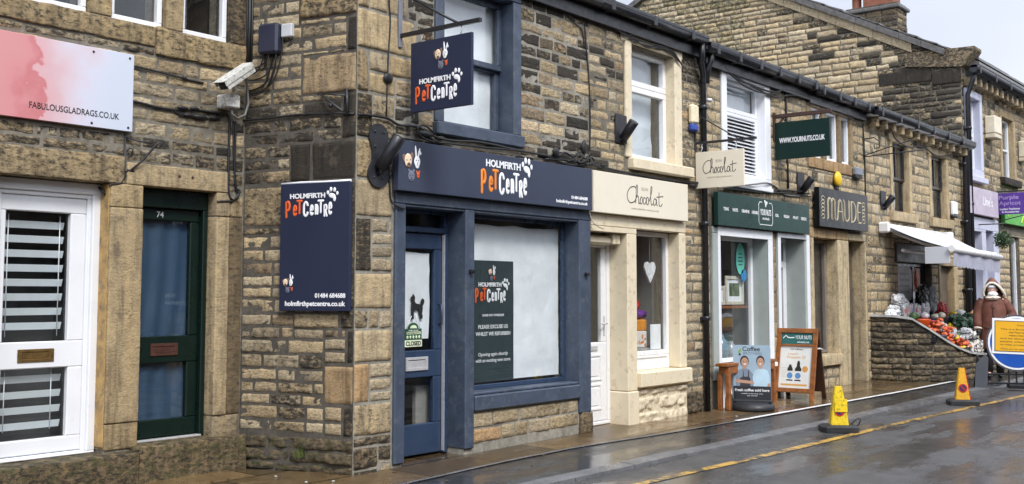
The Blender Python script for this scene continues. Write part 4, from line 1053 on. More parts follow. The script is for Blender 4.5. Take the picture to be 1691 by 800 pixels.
frame_window(B, FRONT, 18.252, 18.848, .15, 2.898, -.22, lil, .09, .06, rails=(.95,), name='shop_door')
frame_window(B, FRONT, 20.202, 21.098, .702, 2.848, -.08, 'white', .06, .06, name='shop_window')
frame_window(B, FRONT, 21.602, 22.398, .15, 2.798, -.15, 'wood_dark', .09, .06, rails=(.95,), name='shop_door')
room(B, FRONT, 17.1, 19.1, .1, 3.1, -.33, -1.5, 'room_pale'); room(B, FRONT, 20.0, 22.6, .1, 3.1, -.33, -1.5)
mb = MB(FRONT); mb.slab(17.03, 18.19, 4.02, 5.88, [(17.22, 18.02, 4.18, 5.72)], -.2, .05, .01); mb.box(16.98, 18.26, 3.90, 4.02, -.2, .12, .01); mb.build('window_surround', lil, B)
frame_window(B, FRONT, 17.222, 18.018, 4.182, 5.718, -.10, 'white', .06, .06, rails=(4.95,), name='sash_window')
for bk_ in [(19.7, 19.848, 4.2, 5.62, -.2, .03, TAN(.6, .1, .8)), (20.852, 21.0, 4.2, 5.62, -.2, .03, TAN(.6, .1, .8)), (19.65, 21.05, 5.625, 5.80, -.2, .02, TAN(.5, .3, .6))]: stone_part('window_jamb', B, FRONT, [bk_])
stone_part('sill', B, FRONT, [(19.6, 21.1, 4.03, 4.195, -.2, .12, (.2, .85, .3))])
frame_window(B, FRONT, 19.852, 20.848, 4.222, 5.618, -.10, 'white', .06, .06, rails=(4.9,), name='sash_window')
mb = MB(FRONT); mb.box(17.1, 21, 4.1, 5.8, -.345, -.335); mb.build('window_backing', 'room_pale', B)
mb = MB(frame((0, 0, 0), (0, 1, 0), (1, 0, 0)))
mb.prism([(-.3, 6.36), (13.2, 6.36), (13.2, 6.42), (6.45, 9.88), (-.3, 6.42)], GX+.25, 60); rf = mb.build('roof', 'slate', B)
rng = random.Random(5); mb = MB()
for i in range(11):
    y = -.28+i*.42; x = GX+.3
    while x < 34:
        l = rng.uniform(.5, .9); z = 6.46+(y+.3)*.5126; t = rng.uniform(.03, .06)
        k = mb.verts([(x, y, z), (x+l-.01, y, z), (x+l-.01, y+.5, z+.256), (x, y+.5, z+.256), (x, y, z+t), (x+l-.01, y, z+t), (x+l-.01, y+.5, z+.256+t*.3), (x, y+.5, z+.256+t*.3)])
        for f in ((0, 3, 2, 1), (4, 5, 6, 7), (0, 1, 5, 4), (1, 2, 6, 5), (2, 3, 7, 6), (3, 0, 4, 7)): mb.face([k+j for j in f])
        x += l
mb.build('roof_slates', 'slate', rf)
gutter(B, FRONT, GX-.1, 30, 6.22, d=.28, r=.085, fascia=None, clip=1.2)
for x in np.arange(17.1, 26, .42):
    mb = MB(FRONT); mb.tint = tanb(.3); mb.box(x-.06, x+.06, 5.92, 6.10, 0, .24, .012); mb.build('gutter_corbel', 'stone', B, tint=True)
# verge: pale band along the gable, then the kneeler at its foot
mb = MB(SID)
def verge(y0, y1, lo, hi, d0, d1, tint): 
    n = 14; yy = np.linspace(y0, y1, n)
    for a, b in zip(yy, yy[1:]):
        mb.tint = (tint[0], max(0, tint[1]+RNG.uniform(-.08, .1)), tint[2]*RNG.uniform(.85, 1.1))
        P = [(-b, gtop(b)+lo, d0), (-a-.01, gtop(a)+lo, d0), (-a-.01, gtop(a)+hi, d0), (-b, gtop(b)+hi, d0)]
        k = mb.verts(P+[(x, y, d1) for x, y, _ in P], tint=mb.tint)
        for f in ((0, 3, 2, 1), (4, 5, 6, 7), (0, 1, 5, 4), (1, 2, 6, 5), (2, 3, 7, 6), (3, 0, 4, 7)): mb.face([k+j for j in f])
verge(1.0, 6.45, -.22, -.02, 0, .05, (.62, .12, .85)); mb.build('verge_band', 'stone', B, tint=True)
mb = MB(SID); verge(.3, 6.45, -.02, .12, -.4, .12, (.2, .55, .5)); verge(6.45, 11.5, -.02, .12, -.4, .12, (.2, .55, .5)); mb.build('verge_slates', 'slate', B)
mb = MB(SID); mb.tint = (.3, .5, .6)
mb.m = 0
mb.prism([(-1.15, 6.44), (.02, 6.30), (.10, 6.34), (.22, 6.52), (.30, 6.64), (.30, 6.70), (-1.15, 6.74)], -.45, .06)
mb.build('kneeler', 'stone', B, tint=True)
stone_part('corner_stone', B, SID, [(-1.75, -.62, 6.08, 6.36, -.2, .025, (.2, .9, .4)), (-.6, .0, 5.98, 6.26, -.2, .025, (.3, .8, .5))])
mb = MB(FRONT); mb.box(16.9, 16.93, 0, .01, 0, .001) if False else None
downpipe(B, FRONT, [(17.0, 6.2, .26), (17.0, 6.0, .2), (17.0, 5.7, .09), (17.0, .1, .09)], .05, (5.0, 3.4))
# chimney on the ridge
CHX = 28.2
mb = MB(side(CHX, 0)); 
cy0, cy1 = 5.17, 6.89
mb.m = 0; mb.box(-cy1, -cy0, 9.0, 11.0, -.85, 0)
mb.m = 1
for r in courses(-cy1, -cy0, 9.0, 10.8, [], (.15, .22), (.3, .6), rng): mb.stone(*r, (rng.random()*.5, rng.uniform(.35, .7), .5), .03, .02, .1, .012)
mb.fr = frame((0, cy0, 0), (1, 0, 0), (0, -1, 0))
for r in courses(CHX, CHX+.85, 9.0, 10.8, [], (.15, .22), (.3, .6), rng): mb.stone(*r, (rng.random()*.5, rng.uniform(.35, .7), .5), .03, .02, .1, .012)
ch = mb.build('chimney', ['mortar_dark', 'stone'], rf, tint=True)
mb = MB(); mb.box(CHX-.10, CHX+.95, cy0-.10, cy1+.10, 10.8, 10.93, .03); mb.build('chimney_ledge', 'slate', ch)
mb = MB(); mb.lathe((CHX+.35, cy1-.25, 10.93), [(.17, 0), (.15, .1), (.15, .7), (.19, .72), (.19, .8), (.14, .82)], 16, axis=2); mb.box(CHX+.1, CHX+.75, cy0+.15, cy1-.55, 10.93, 11.7, .02); mb.build('chimney_pot', plain('terracotta', (.22, .08, .045), .7, var=.2), ch)
# steps of stone flashing on the far roof
mb = MB()
for k in range(5): mb.box(21+k*1.0, 21.9+k*1.0, .25, .5, 6.62, 6.9-.02*k, .02)
mb.build('snow_guard', 'lead', rf)

# ================================================================== terrace across the road (behind the viewer; seen in the glass)
B = thing('stone_terrace', 'long sooty stone terrace across the road facing the shops', 'building', (6, -11.2, 0))
OPP = frame((0, -11.2, 0), (-1, 0, 0), (0, 1, 0))
mb = MB(OPP); oh = []
for i in range(9):
    x = -30+i*5.0; oh += [(x, x+1.1, 3.1, 4.5), (x+2.3, x+3.4, 3.1, 4.5), (x+.1, x+2.2, .7, 2.4), (x+2.9, x+3.8, .1, 2.3)]
mb.slab(-34, 16, -.2, 5.4, oh, -.3, 0); 
mb.build('wall', plain('sooty stone', (.13, .10, .07), .8, var=.4, scale=4), B)
mb = MB(OPP); mb.slab(-34, 16, -.2, 5.2, [], -.42, -.36); mb.build('dark_windows', 'glass_dark', B) if False else mb.build('window_backing', 'room', B)
mb = MB(frame((0, -11.2, 0), (0, -1, 0), (-1, 0, 0))); mb.prism([(-.3, 5.3), (8.3, 5.3), (4, 8.0)], -34, 16); mb.build('roof', 'slate', B)

# ================================================================== signs
def solo(mb, name, mats, label, cat, group=None, tint=False):
    o = mb.build(name, mats, None, tint); return tag(o, label, cat, group)
# pink marbled sign
m, t, b = newmat('pink marbled print'); v = objco(t)
sx = t.nodes.new('ShaderNodeSeparateXYZ'); t.links.new(v, sx.inputs[0])
x1 = math_(t, 'ADD', sx.outputs[0], math_(t, 'MULTIPLY', math_(t, 'SUBTRACT', noise(t, v, 2.6, 4, .5), .5), .85))
f = math_(t, 'MULTIPLY', math_(t, 'ADD', x1, 2.98), .88)
c1 = ramp(t, f, [(0, (.60, .27, .27)), (.15, (.60, .25, .26)), (.235, (.53, .18, .19)), (.25, (.64, .38, .40)), (.33, (.62, .41, .44)), (.44, (.63, .49, .53)), (.56, (.62, .55, .62)), (.64, (.60, .60, .70)), (.78, (.56, .61, .71))])
b.inputs['Roughness'].default_value = .4; t.links.new(c1, b.inputs['Base Color']); M_['marble'] = m
E_ = thing('shop_sign', 'pink to pale blue printed sign of a clothes shop high on the left building', 'sign', (-2.4, YL, 2.8))
mb = MB(LEFT); mb.box(-4.6, -1.84, 2.82, 3.455, .01, .045, .003); mb.build('panel', 'marble', E_)
mb = MB(LEFT); write(mb, 'FABULOUSGLADRAGS.CO.UK', -2.71, 2.905, w=.745, h=.05, z=.046, bold=.004); mb.build('lettering', 'ink', E_)
mb = MB(LEFT)
for x, z in ((-2.2, 3.42), (-1.88, 3.42), (-2.2, 2.85), (-1.88, 2.85)): mb.ell((x, z, .046), (.011, .011, .006), 8, 6)
mb.build('screw', 'iron', E_)

# blank navy sign on the splayed wall
E_ = thing('wall_sign', 'tall navy pet shop sign on the splayed corner wall', 'sign', INNER-RD*.8+Vector((0, 0, 1.36)))
a, bb_ = RET_L-.735, RET_L-.015
mb = MB(RET); mb.box(a, bb_, 1.36, 2.46, .02, .06, .004); mb.build('panel', 'navy', E_)
mb = MB(RET); pet_logo(mb, a+.05, 2.185-.02, .50, .062, 1, 0, .88)
mb.m = 0; write(mb, '01484 684688', bb_-.035, 1.475, w=.31, h=.038, z=.0605, bold=.03, align='R'); write(mb, 'holmfirthpetcentre.co.uk', bb_-.035, 1.405, w=.62, h=.042, z=.0605, bold=.03, align='R')
mb.build('lettering', ['letter', 'redorange'], E_)
mb = MB(RET); animal_heads(mb, a+.09, 1.50, .17, .062, range(6)); mb.build('animal_picture', ANIM, E_)
mb = MB(RET)
P = [(a+.0, 2.445), (bb_-.0, 2.462)]
mb.tube([(a, 2.462, .045), (a+.2, 2.468, .045), (a+.45, 2.464, .045), (bb_, 2.466, .045)], .012, 6); mb.build('edge_strip', 'white', E_)

# big fascia sign of the pet shop
E_ = thing('shop_sign', 'long blue grey pet shop sign above the blue shopfront', 'sign', (1.4, 0, 2.4))
mb = MB(FRONT); mb.box(.005, 2.99, 2.412, 2.862, .031, .10, .004); mb.build('panel', 'navy_grey', E_)
mb = MB(FRONT); pet_logo(mb, 1.11, 2.465, .735, .101, 1, 0, .98)
mb.m = 0; write(mb, '01484 684688', 2.90, 2.515, w=.30, h=.034, z=.1005, bold=.03, align='R'); write(mb, 'holmfirthpetcentre.co.uk', 2.90, 2.462, w=.57, h=.034, z=.1005, bold=.03, align='R')
mb.build('lettering', ['letter', 'orange'], E_)
mb = MB(FRONT); animal_heads(mb, .165, 2.475, .335, .102, range(6)); mb.build('animal_picture', ANIM, E_)

# hanging signs -------------------------------------------------
def hook(mb, s, z, d=0.):
    mb.tube([(s, z+.07, d), (s+.012, z+.04, d), (s, z+.015, d), (s-.008, z-.005, d)], .006, 6)
HP = side(.10, 0)
E_ = thing('hanging_sign', 'square navy pet shop sign hanging from a black iron arm', 'sign', (.10, -.5, 3.1))
mb = MB(HP); mb.box(.16, .87, 3.095, 3.715, -.015, .015, .003); mb.build('panel', 'navy', E_)
mb = MB(HP); pet_logo(mb, .215, 3.165, .50, .017, 1, 0, .92); mb.build('lettering', ['letter', 'redorange'], E_)
mb = MB(HP); animal_heads(mb, .52, 3.42, .245, .017, range(6)); mb.build('animal_picture', ANIM, E_)
mb = MB(HP); hook(mb, .27, 3.72); hook(mb, .74, 3.72); mb.build('hook', 'steel', E_)
E_ = thing('sign_bracket', 'black iron arm with a diagonal stay carrying the pet shop hanging sign', 'bracket', (.10, 0, 3.8))
mb = MB(HP); mb.box(-.02, .96, 3.79, 3.825, -.018, .018, .003); mb.build('arm', 'black', E_)
mb = MB(HP); mb.tube([(.70, 3.82, 0), (.02, 4.20, 0)], .012, 8); mb.build('stay', 'black', E_)
mb = MB(FRONT); mb.box(.07, .115, 3.70, 4.32, .0, .03, .004); mb.build('wall_bar', plain('grey blue iron', (.16, .17, .21), .4), E_)

HC = side(5.44, 0)
E_ = thing('hanging_sign', 'cream chocolate shop sign hanging from a thin black arm', 'sign', (5.44, -.4, 2.84))
mb = MB(HC); mb.box(.02, .69, 2.84, 3.30, -.015, .015, .003); mb.build('panel', 'cream_sign', E_)
CHOC = [spline([(.235, .78), (.2, .93), (.09, .86), (.015, .55), (.03, .25), (.10, .12), (.19, .22)], 6),
        spline([(.185, .18), (.25, .55), (.262, .95), (.235, 1.0), (.225, .55), (.215, .13)], 5) + spline([(.22, .35), (.26, .5), (.285, .42), (.285, .15), (.31, .14)], 5),
        spline([(.31, .14), (.345, .45), (.375, .42), (.37, .16), (.335, .14), (.32, .3), (.35, .47)], 5),
        spline([(.45, .42), (.42, .46), (.40, .28), (.42, .13), (.46, .2)], 5),
        spline([(.46, .2), (.48, .45), (.52, .46), (.535, .25), (.51, .12), (.478, .2), (.48, .42)], 5),
        spline([(.545, .3), (.60, .7), (.62, 1.0), (.595, 1.02), (.585, .6), (.60, .14), (.64, .2)], 5),
        spline([(.72, .42), (.685, .47), (.655, .3), (.67, .13), (.71, .2), (.73, .45), (.735, .18), (.76, .14)], 5),
        spline([(.80, .80), (.795, .45), (.80, .18), (.84, .13), (.88, .25)], 5), [(.74, .56), (.82, .60), (.90, .63)]]
def choc(mb, x, y, w, h, z, r):
    mb.m = 0
    for s_ in CHOC: mb.stroke([(x+p*w/.9, y+q_*h) for p, q_ in s_], r, z, .3, 6)
    write(mb, 'BON', x+w*.40, y+h*.80, h=h*.16, w=w*.17, z=z, m=1, bold=-.004)
    write(mb, 'HANDCRAFTED CHOCOLATES', x+w*.12, y-h*.18, h=h*.075, w=w*.75, z=z, m=1)
mb = MB(HC); choc(mb, .12, 3.0, .47, .20, .016, .0045); mb.build('lettering', ['ink', 'faint'], E_)
mb = MB(HC); hook(mb, .10, 3.31); hook(mb, .58, 3.31); hook(mb, .1, 3.36); hook(mb, .58, 3.36); mb.build('hook', 'steel', E_)
E_ = thing('sign_bracket', 'thin black bracket with a diagonal stay holding the cream hanging sign', 'bracket', (5.44, 0, 3.4))
mb = MB(HC); mb.box(-.01, .86, 3.405, 3.435, -.012, .012, .003); mb.build('arm', 'iron', E_)
mb = MB(HC); mb.tube([(.02, 3.80, 0), (.60, 3.44, 0)], .009, 6); mb.build('stay', 'iron', E_)
mb = MB(FRONT); mb.box(5.42, 5.455, 3.30, 3.84, .0, .025, .004); mb.build('wall_bar', 'iron', E_)

HN = side(7.75, 0)
E_ = thing('hanging_sign', 'dark green nut shop sign with a web address hanging from a rusty beam', 'sign', (7.75, -.4, 3.4))
mb = MB(HN); mb.box(.03, .85, 3.43, 3.965, -.02, .02, .003); mb.build('panel', 'green_deep', E_)
mb = MB(HN); write(mb, 'WWW.YOURNUTS.CO.UK', .10, 3.665, w=.68, h=.075, z=.0205, bold=.02); mb.build('lettering', 'letter', E_)
mb = MB(HN); hook(mb, .18, 3.98); hook(mb, .7, 3.98); mb.build('hook', 'iron', E_)
E_ = thing('sign_bracket', 'rusty brown beam bracket carrying the dark green hanging sign', 'bracket', (7.75, 0, 4))
mb = MB(HN); mb.box(0, .88, 4.03, 4.085, -.025, .025, .004); mb.tube([(.02, 3.86, 0), (.16, 4.03, 0)], .018, 6); mb.build('arm', 'rust', E_)
mb = MB(FRONT); mb.box(7.72, 7.78, 3.70, 4.12, 0, .03, .004); mb.build('wall_bar', 'rust', E_)

# cream fascia sign
E_ = thing('shop_sign', 'wide cream chocolate shop sign above the cream shopfront', 'sign', (4, 0, 2.4))
mb = MB(FRONT); mb.box(3.02, 5.08, 2.402, 2.858, .031, .10, .004); mb.build('panel', 'cream_sign', E_)
mb = MB(FRONT); choc(mb, 3.68, 2.52, .80, .235, .101, .0062); mb.build('lettering', ['ink', 'faint'], E_)
# green fascia sign
E_ = thing('shop_sign', 'dark green fascia sign with small white words round a white outlined badge', 'sign', (7.2, 0, 2.4))
mb = MB(FRONT); mb.box(5.84, 8.70, 2.40, 2.828, .046, .11, .004); mb.build('panel', 'green_sign', E_)
mb = MB(FRONT); mb.m = 0
bx, bw = 7.01, .43
mb.stroke([(bx+.10, 2.775), (bx+.03, 2.775), (bx, 2.74), (bx, 2.50), (bx+.03, 2.465), (bx+bw-.03, 2.465), (bx+bw, 2.50), (bx+bw, 2.74), (bx+bw-.03, 2.775), (bx+bw-.10, 2.775)], .006, .111, .3, 6)
mb.ell((bx+.2, 2.78, .112), (.022, .035, .002), 8, 5, .5); mb.ell((bx+.25, 2.77, .112), (.022, .03, .002), 8, 5, -.6); mb.ell((bx+.215, 2.735, .112), (.02, .03, .002), 8, 5, .1)
write(mb, 'YOUR NUTS', bx+bw/2, 2.60, w=.34, h=.085, z=.111, bold=.015, align='C'); write(mb, 'wholefoods', bx+bw/2, 2.535, w=.22, h=.04, z=.111, align='C')
for x, s_ in ((5.98, 'TEAS'), (6.24, 'NUTS'), (6.50, 'GRAINS'), (6.80, 'HERBS'), (7.53, 'OIL'), (7.80, 'VEGAN'), (8.12, 'FRUIT'), (8.40, 'SEEDS')):
    write(mb, s_, x, 2.60, h=.042, z=.111, w=.037*len(s_), bold=.02)
mb.build('lettering', 'letter', E_)
# black MAUDE sign
E_ = thing('shop_sign', 'glossy black sign with tall curly gold outlined capitals standing off the wall', 'sign', (10, 0, 2.5))
mb = MB(FRONT); mb.box(9.03, 11.02, 2.54, 3.14, .05, .13, .003); mb.build('panel', plain('glossy black panel', (.008, .009, .011), .12, var=.1, spec=.2), E_)
mb = MB(FRONT); mb.m = 0
def st(*P, r=.009): mb.stroke(P, r, .131, .3, 6)
z0, z1 = 2.66, 3.00
def outl(x, w, pl):
    for p in pl: 
        st(*[(x+a*w, z0+b*(z1-z0)) for a, b in p])
        st(*[(x+a*w+.032, z0+b*(z1-z0)*.93+.012) for a, b in p])
outl(9.33, .30, [[(0, 0), (.05, .1), (.05, .85)] + arc(.3, .85, .22, .15, 180, 0, 6) + [(.52, .1), (.6, 0)], [(.52, .85)] + arc(.75, .85, .2, .15, 180, 0, 6) + [(.97, .1), (1.05, 0)]])
outl(9.70, .24, [[(0, 0), (.1, .1), (.3, .9), (.55, 1), (.75, .9), (.95, .1), (1.05, 0)], [(.2, .42), (.85, .42)]])
outl(9.99, .22, [[(-.05, 1), (.05, .9), (.08, .3)] + arc(.5, .28, .42, .28, 180, 360, 7) + [(.92, 1)]])
outl(10.27, .22, [[(.1, 0), (.1, 1)] + arc(.3, .5, .65, .5, 90, -90, 9) + [(.1, 0)]])
outl(10.54, .17, [[(.95, 1), (.3, 1), (.1, .8), (.1, .2), (.3, 0), (.95, 0)], [(.1, .52), (.75, .52)]])
for x in (9.17, 10.83):
    for k in range(6):
        st(*[(x+.055*math.cos(a)*(1 if k % 2 else -1), 2.70+k*.055+.035*math.sin(a)) for a in np.linspace(0, 5.2, 10)], r=.007)
mb.build('lettering', plain('pale gold lettering', (.55, .47, .30), .4), E_)
# far signs
E_ = thing('shop_sign', 'pale lilac shop sign on the tall end building', 'sign', (17.8, 0, 3.2))
mb = MB(FRONT); mb.box(16.75, 18.95, 3.20, 3.77, .032, .12, .004); mb.build('panel', plain('lilac panel', (.50, .44, .52), .5), E_)
mb = MB(FRONT); write(mb, "Une's", 17.75, 3.42, h=.20, w=.75, z=.121, bold=.01); mb.build('lettering', 'letter', E_)
E_ = thing('shop_sign', 'bright green fascia sign with yellow letters at the right edge', 'sign', (21, 0, 3.2))
mb = MB(FRONT); mb.box(19.45, 23.2, 3.12, 3.80, .03, .12, .004); mb.build('panel', plain('bright green panel', (.06, .36, .03), .45), E_)
mb = MB(FRONT); mb.stroke([(19.75, 3.3), (19.9, 3.55), (20.0, 3.7), (20.1, 3.5), (20.2, 3.3)], .03, .121); mb.stroke([(20.9, 3.2), (21.2, 3.45), (21.5, 3.2), (21.8, 3.45)], .035, .121); mb.build('lettering', plain('lime lettering', (.42, .62, .05), .5), E_)
HP2 = side(19.25, 0)
E_ = thing('hanging_sign', 'purple hanging shop sign with white words at the right edge', 'sign', (19.25, -.3, 3.2))
mb = MB(HP2); mb.box(.02, .66, 3.30, 3.78, -.02, .02, .003); mb.build('panel', plain('purple panel', (.10, .04, .30), .45), E_)
lv = plain('lavender lettering', (.40, .30, .62), .5)
mb = MB(HP2); mb.m = 1; write(mb, 'Purple', .06, 3.64, w=.42, h=.09, z=.021, bold=.02); write(mb, 'Apricot', .06, 3.51, w=.46, h=.09, z=.021, bold=.02); mb.m = 0; write(mb, 'Ladies Fashions', .08, 3.40, w=.42, h=.045, z=.021, bold=.02, m=0); write(mb, '& Accessories', .12, 3.335, w=.36, h=.045, z=.021, bold=.02, m=0)
mb.build('lettering', ['letter', lv], E_)
for f in (E_.children[-1].data.polygons): pass
mb = MB(HP2); mb.box(0, .68, 3.80, 3.83, -.012, .012, .003); mb.tube([(0, 3.14, 0), (.62, 3.28, 0)], .012, 6); mb.build('arm', 'iron', E_)
# door number details and small wall things ----------------------
mb = MB(LEFT); mb.tube([(-1.885, 2.80, .01), (-1.885, 2.52, .02), (-1.885, 2.50, .03), (-1.87, 2.49, .04)], .008, 6); mb.tube([(-1.88, 2.78, .01), (-1.79, 2.75, .06), (-1.70, 2.735, .12)], .007, 6)
mb.tube([(-1.83, 2.51, .02), (-1.76, 2.58, .05), (-1.68, 2.70, .10), (-1.66, 2.735, .12), (-1.64, 2.75, .13), (-1.625, 2.735, .13), (-1.632, 2.715, .13)], .009, 6)
mb.tube([(-1.86, 2.51, .02), (-1.80, 2.505, .02)], .008, 6); mb.tube([(-1.87, 2.66, .02), (-1.85, 2.69, .03), (-1.82, 2.68, .03), (-1.83, 2.65, .03)], .007, 6)
solo(mb, 'scroll_bracket', 'iron', 'small scrolled black iron bracket under the pink sign', 'bracket')
mb = MB(LEFT)
for x in (-1.37, -1.24): mb.ell((x, 2.50, .02), (.014, .016, .006), 8, 6)
solo(mb, 'wall_plugs', 'rust', 'pair of rusty bolt holes in the lintel over door 74', 'bolts')

# cctv camera ----------------------------------------------------
E_ = thing('cctv_camera', 'dirty white security camera on a wall bracket in the corner', 'camera', (-.95, YL-.15, 3.2))
A = Vector((-.84, YL-.20, 3.47)); Bp = Vector((-1.14, YL-.26, 3.27))
cv = (Bp-A).normalized(); sdv = cv.cross(Vector((0, 0, 1))).normalized(); uv = sdv.cross(cv)
cf = Matrix((sdv, uv, -cv)).transposed().to_4x4(); cf.translation = A
whd = plain('grimy white casing', (.62, .62, .58), .45, var=.1, dirt=(.08, .08, .06), dirtamt=.5, scale=14)
L_ = (Bp-A).length
mb = MB(cf); mb.prism([(-.05, -.04), (.05, -.04), (.05, .02), (.03, .045), (-.03, .045), (-.05, .02)], -L_*.93, .06); mb.build('housing', whd, E_)
mb = MB(cf); mb.box(-.058, .058, .047, .053, -L_*1.06, .05, .002); mb.box(-.058, -.054, .0, .05, -L_*1.0, .05, .001); mb.box(.054, .058, .0, .05, -L_*1.0, .05, .001); mb.build('sun_shield', whd, E_)
mb = MB(cf); mb.box(-.04, .04, -.034, .03, -L_*.94, -L_*.92, .003); mb.ell((0, 0, -L_*.94), (.025, .025, .012), 10, 6); mb.build('lens', 'ink', E_)
mb = MB(LEFT); mb.tube([(-.98, 3.34, .22), (-.96, 3.27, .2), (-.94, 3.22, .12)], .02, 8); mb.box(-1.0, -.86, 3.13, 3.25, .0, .16, .01); mb.build('mount', whd, E_)
mb = MB(LEFT); mb.tube([(-.93, 3.14, .12), (-.92, 3.08, .12), (-.86, 3.05, .12), (-.78, 3.09, .12), (-.745, 3.2, .12), (-.78, 3.36, .14), (-.83, 3.42, .18)], .011, 8); mb.build('lead', 'greycable', E_)
# junction boxes
E_ = thing('junction_box', 'dark navy telephone junction box high on the splayed wall', 'box', INNER-RD*.25+Vector((0, 0, 3.6)))
x0, x1 = RET_L-.99, RET_L-.775
mb = MB(RET); mb.box(x0, x1, 3.63, 3.90, .0, .10, .02); mb.build('cover', plain('navy plastic', (.022, .026, .05), .4), E_)
mb = MB(RET)
mb.box(x1+.005, x1+.12, 3.77, 3.89, .0, .05, .008); solo(mb, 'junction_box', plain('grey plastic', (.50, .52, .54), .45), 'small grey junction box beside the dark navy box', 'box')
# cables ----------------------------------------------------------
def cable(fr, P, d=.018, r=.009, name='cable', label='', mat='cable', extra=(), group=None, lum=()):
    mb = MB(fr)
    def wob(P): 
        Q = spline([(p[0], p[1], d if len(p) < 3 else p[2]) for p in P], 5); return [(x+.006*(n1(x*6, z*6)-.5), z+.012*(n1(x*5+9, z*5)-.5), dd) for x, z, dd in Q]
    mb.tube(wob(P), r, 6)
    for e in extra: mb.tube(wob(e), r*.85, 6)
    for c in lum: mb.ell((c[0], c[1], d+.01), (c[2], c[3], .02), 10, 6)
    return solo(mb, name, mat, label, 'cable', group)
cable(LEFT, [(-1.84, 3.37), (-1.60, 3.36), (-1.34, 3.34), (-1.15, 3.335)], label='grey black cable running from the pink sign to the camera', lum=[(-1.35, 3.345, .02, .018)])
cable(LEFT, [(-1.84, 3.08), (-1.59, 3.06), (-1.43, 3.06), (-1.25, 3.085), (-1.06, 3.09), (-.92, 3.09), (-.87, 3.04), (-.87, 2.71), (-.865, 2.39), (-.82, 2.33), (-.98, 2.31)], r=.011, label='black cable with joint sleeves dropping down beside the dark green door',
      extra=[[(-1.43, 3.06), (-1.40, 3.03), (-1.25, 3.02), (-1.05, 3.035), (-.92, 3.085)], [(-.825, 3.04), (-.815, 2.72), (-.785, 2.45), (-.755, 2.38), (-.84, 2.315)], [(-.80, 3.04), (-.80, 2.5), (-.75, 2.42), (-.80, 2.34)]],
      lum=[(-1.36, 3.085, .06, .018), (-1.24, 3.095, .05, .018), (-1.18, 3.03, .07, .024), (-1.03, 3.04, .06, .02), (-1.30, 3.03, .05, .016)])
cable(LEFT, [(-1.885, 2.50), (-1.885, 2.46), (-1.92, 2.40), (-2.02, 2.38)], r=.008, label='short black cable from the scroll bracket to the white door')
cable(RET, [(-.02, 3.06), (RET_L-.93, 3.06), (RET_L-.61, 3.07), (RET_L-.29, 3.06), (RET_L-.01, 3.04)], r=.010, label='black cable crossing the splayed wall to the corner')
mb = MB(RET)
for k, P in enumerate(([(.32, 3.64), (.29, 3.53), (.23, 3.38), (.09, 3.33), (.03, 3.34)], [(.35, 3.64), (.34, 3.50), (.26, 3.34), (.12, 3.30), (.03, 3.31)], [(.43, 3.78), (.42, 3.63), (.34, 3.40), (.2, 3.31), (.05, 3.29)],
                       [(.27, 3.64), (.24, 3.56), (.12, 3.52), (.05, 3.56)], [(.25, 3.64), (.18, 3.50), (.08, 3.46), (.04, 3.48)], [(.38, 3.64), (.37, 3.55), (.30, 3.36), (.2, 3.28), (.06, 3.27)], [(.30, 3.64), (.31, 3.48), (.22, 3.42), (.1, 3.41), (.02, 3.44)])):
    mb.tube(spline([(x, z, .02+.008*k) for x, z in P], 5), .0065, 6)
solo(mb, 'cable_bundle', 'cable', 'tangle of thin black wires below the navy junction box', 'cables')
mb = MB(RET)
for x, r in ((.045, .016), (.075, .010), (.02, .009)): mb.tube([(x, 4.5, .02), (x+.004, 3.9, .02), (x, 3.56, .02)], r, 8)
solo(mb, 'conduit', 'cable', 'dark vertical conduit in the inner corner above the camera', 'conduit')
mb = MB(RET); x = RET_L
mb.tube([(x-.38, 3.25, .02), (x-.07, 3.05, .10)], .010, 6); mb.tube([(x-.36, 3.24, .02), (x-.08, 3.20, .03)], .007, 6); mb.tube([(x-.08, 3.26, .03), (x-.07, 3.03, .03)], .012, 6); mb.ell((x-.22, 3.12, .06), (.022, .026, .02), 8, 6)
solo(mb, 'cable_bracket', 'iron', 'thin black stay bracket near the corner edge', 'bracket')
MAINF = [(-.42, 3.03, .03), (-.29, 3.04), (-.07, 3.04), (.08, 3.00), (.32, 3.01), (.52, 2.95, .04), (.68, 2.925, .09), (1.16, 2.955, .09), (1.63, 2.945, .08), (2.23, 2.945), (2.61, 2.93), (3.06, 2.93), (3.86, 2.90), (5.27, 2.90), (5.60, 2.91, .1), (6.24, 2.93, .05), (7.32, 2.96), (8.12, 3.02), (8.9, 3.03)]
cable(FRONT, MAINF, d=.03, r=.012, label='long black cable strung along the shops above their signs', extra=[[(p[0]+.03, p[1]-.025+.02*math.sin(p[0]*9)) + tuple(p[2:]) for p in MAINF[4:]], [(p[0], p[1]+.03*math.sin(p[0]*5)-.01) + tuple(p[2:]) for p in MAINF[9:17]]],
      lum=[(.40, 2.96, .10, .03), (.62, 2.945, .05, .022), (2.42, 2.965, .08, .025), (3.3, 2.94, .05, .02)])
cable(FRONT, [(.28, 2.985), (.36, 3.03), (.46, 3.01), (.56, 2.93), (.5, 2.90), (.36, 2.92), (.28, 2.97)], d=.045, r=.008, label='small loop of spare black cable above the pet animals on the sign')
cable(FRONT, [(2.45, 2.96), (2.56, 3.01), (2.70, 2.98), (2.84, 3.05), (2.92, 3.02), (2.80, 2.93), (2.9, 2.94), (3.05, 3.0), (3.10, 2.95), (2.95, 2.915)], d=.05, r=.011, label='knot of spare black cable over the end of the pet shop sign', extra=[[(2.6, 2.92), (2.72, 2.95), (2.8, 3.0), (2.95, 2.98), (3.02, 3.06)], [(2.88, 3.16), (2.9, 3.05), (2.86, 2.95)]], lum=[(2.38, 3.0, .06, .05), (2.9, 3.1, .045, .08)])
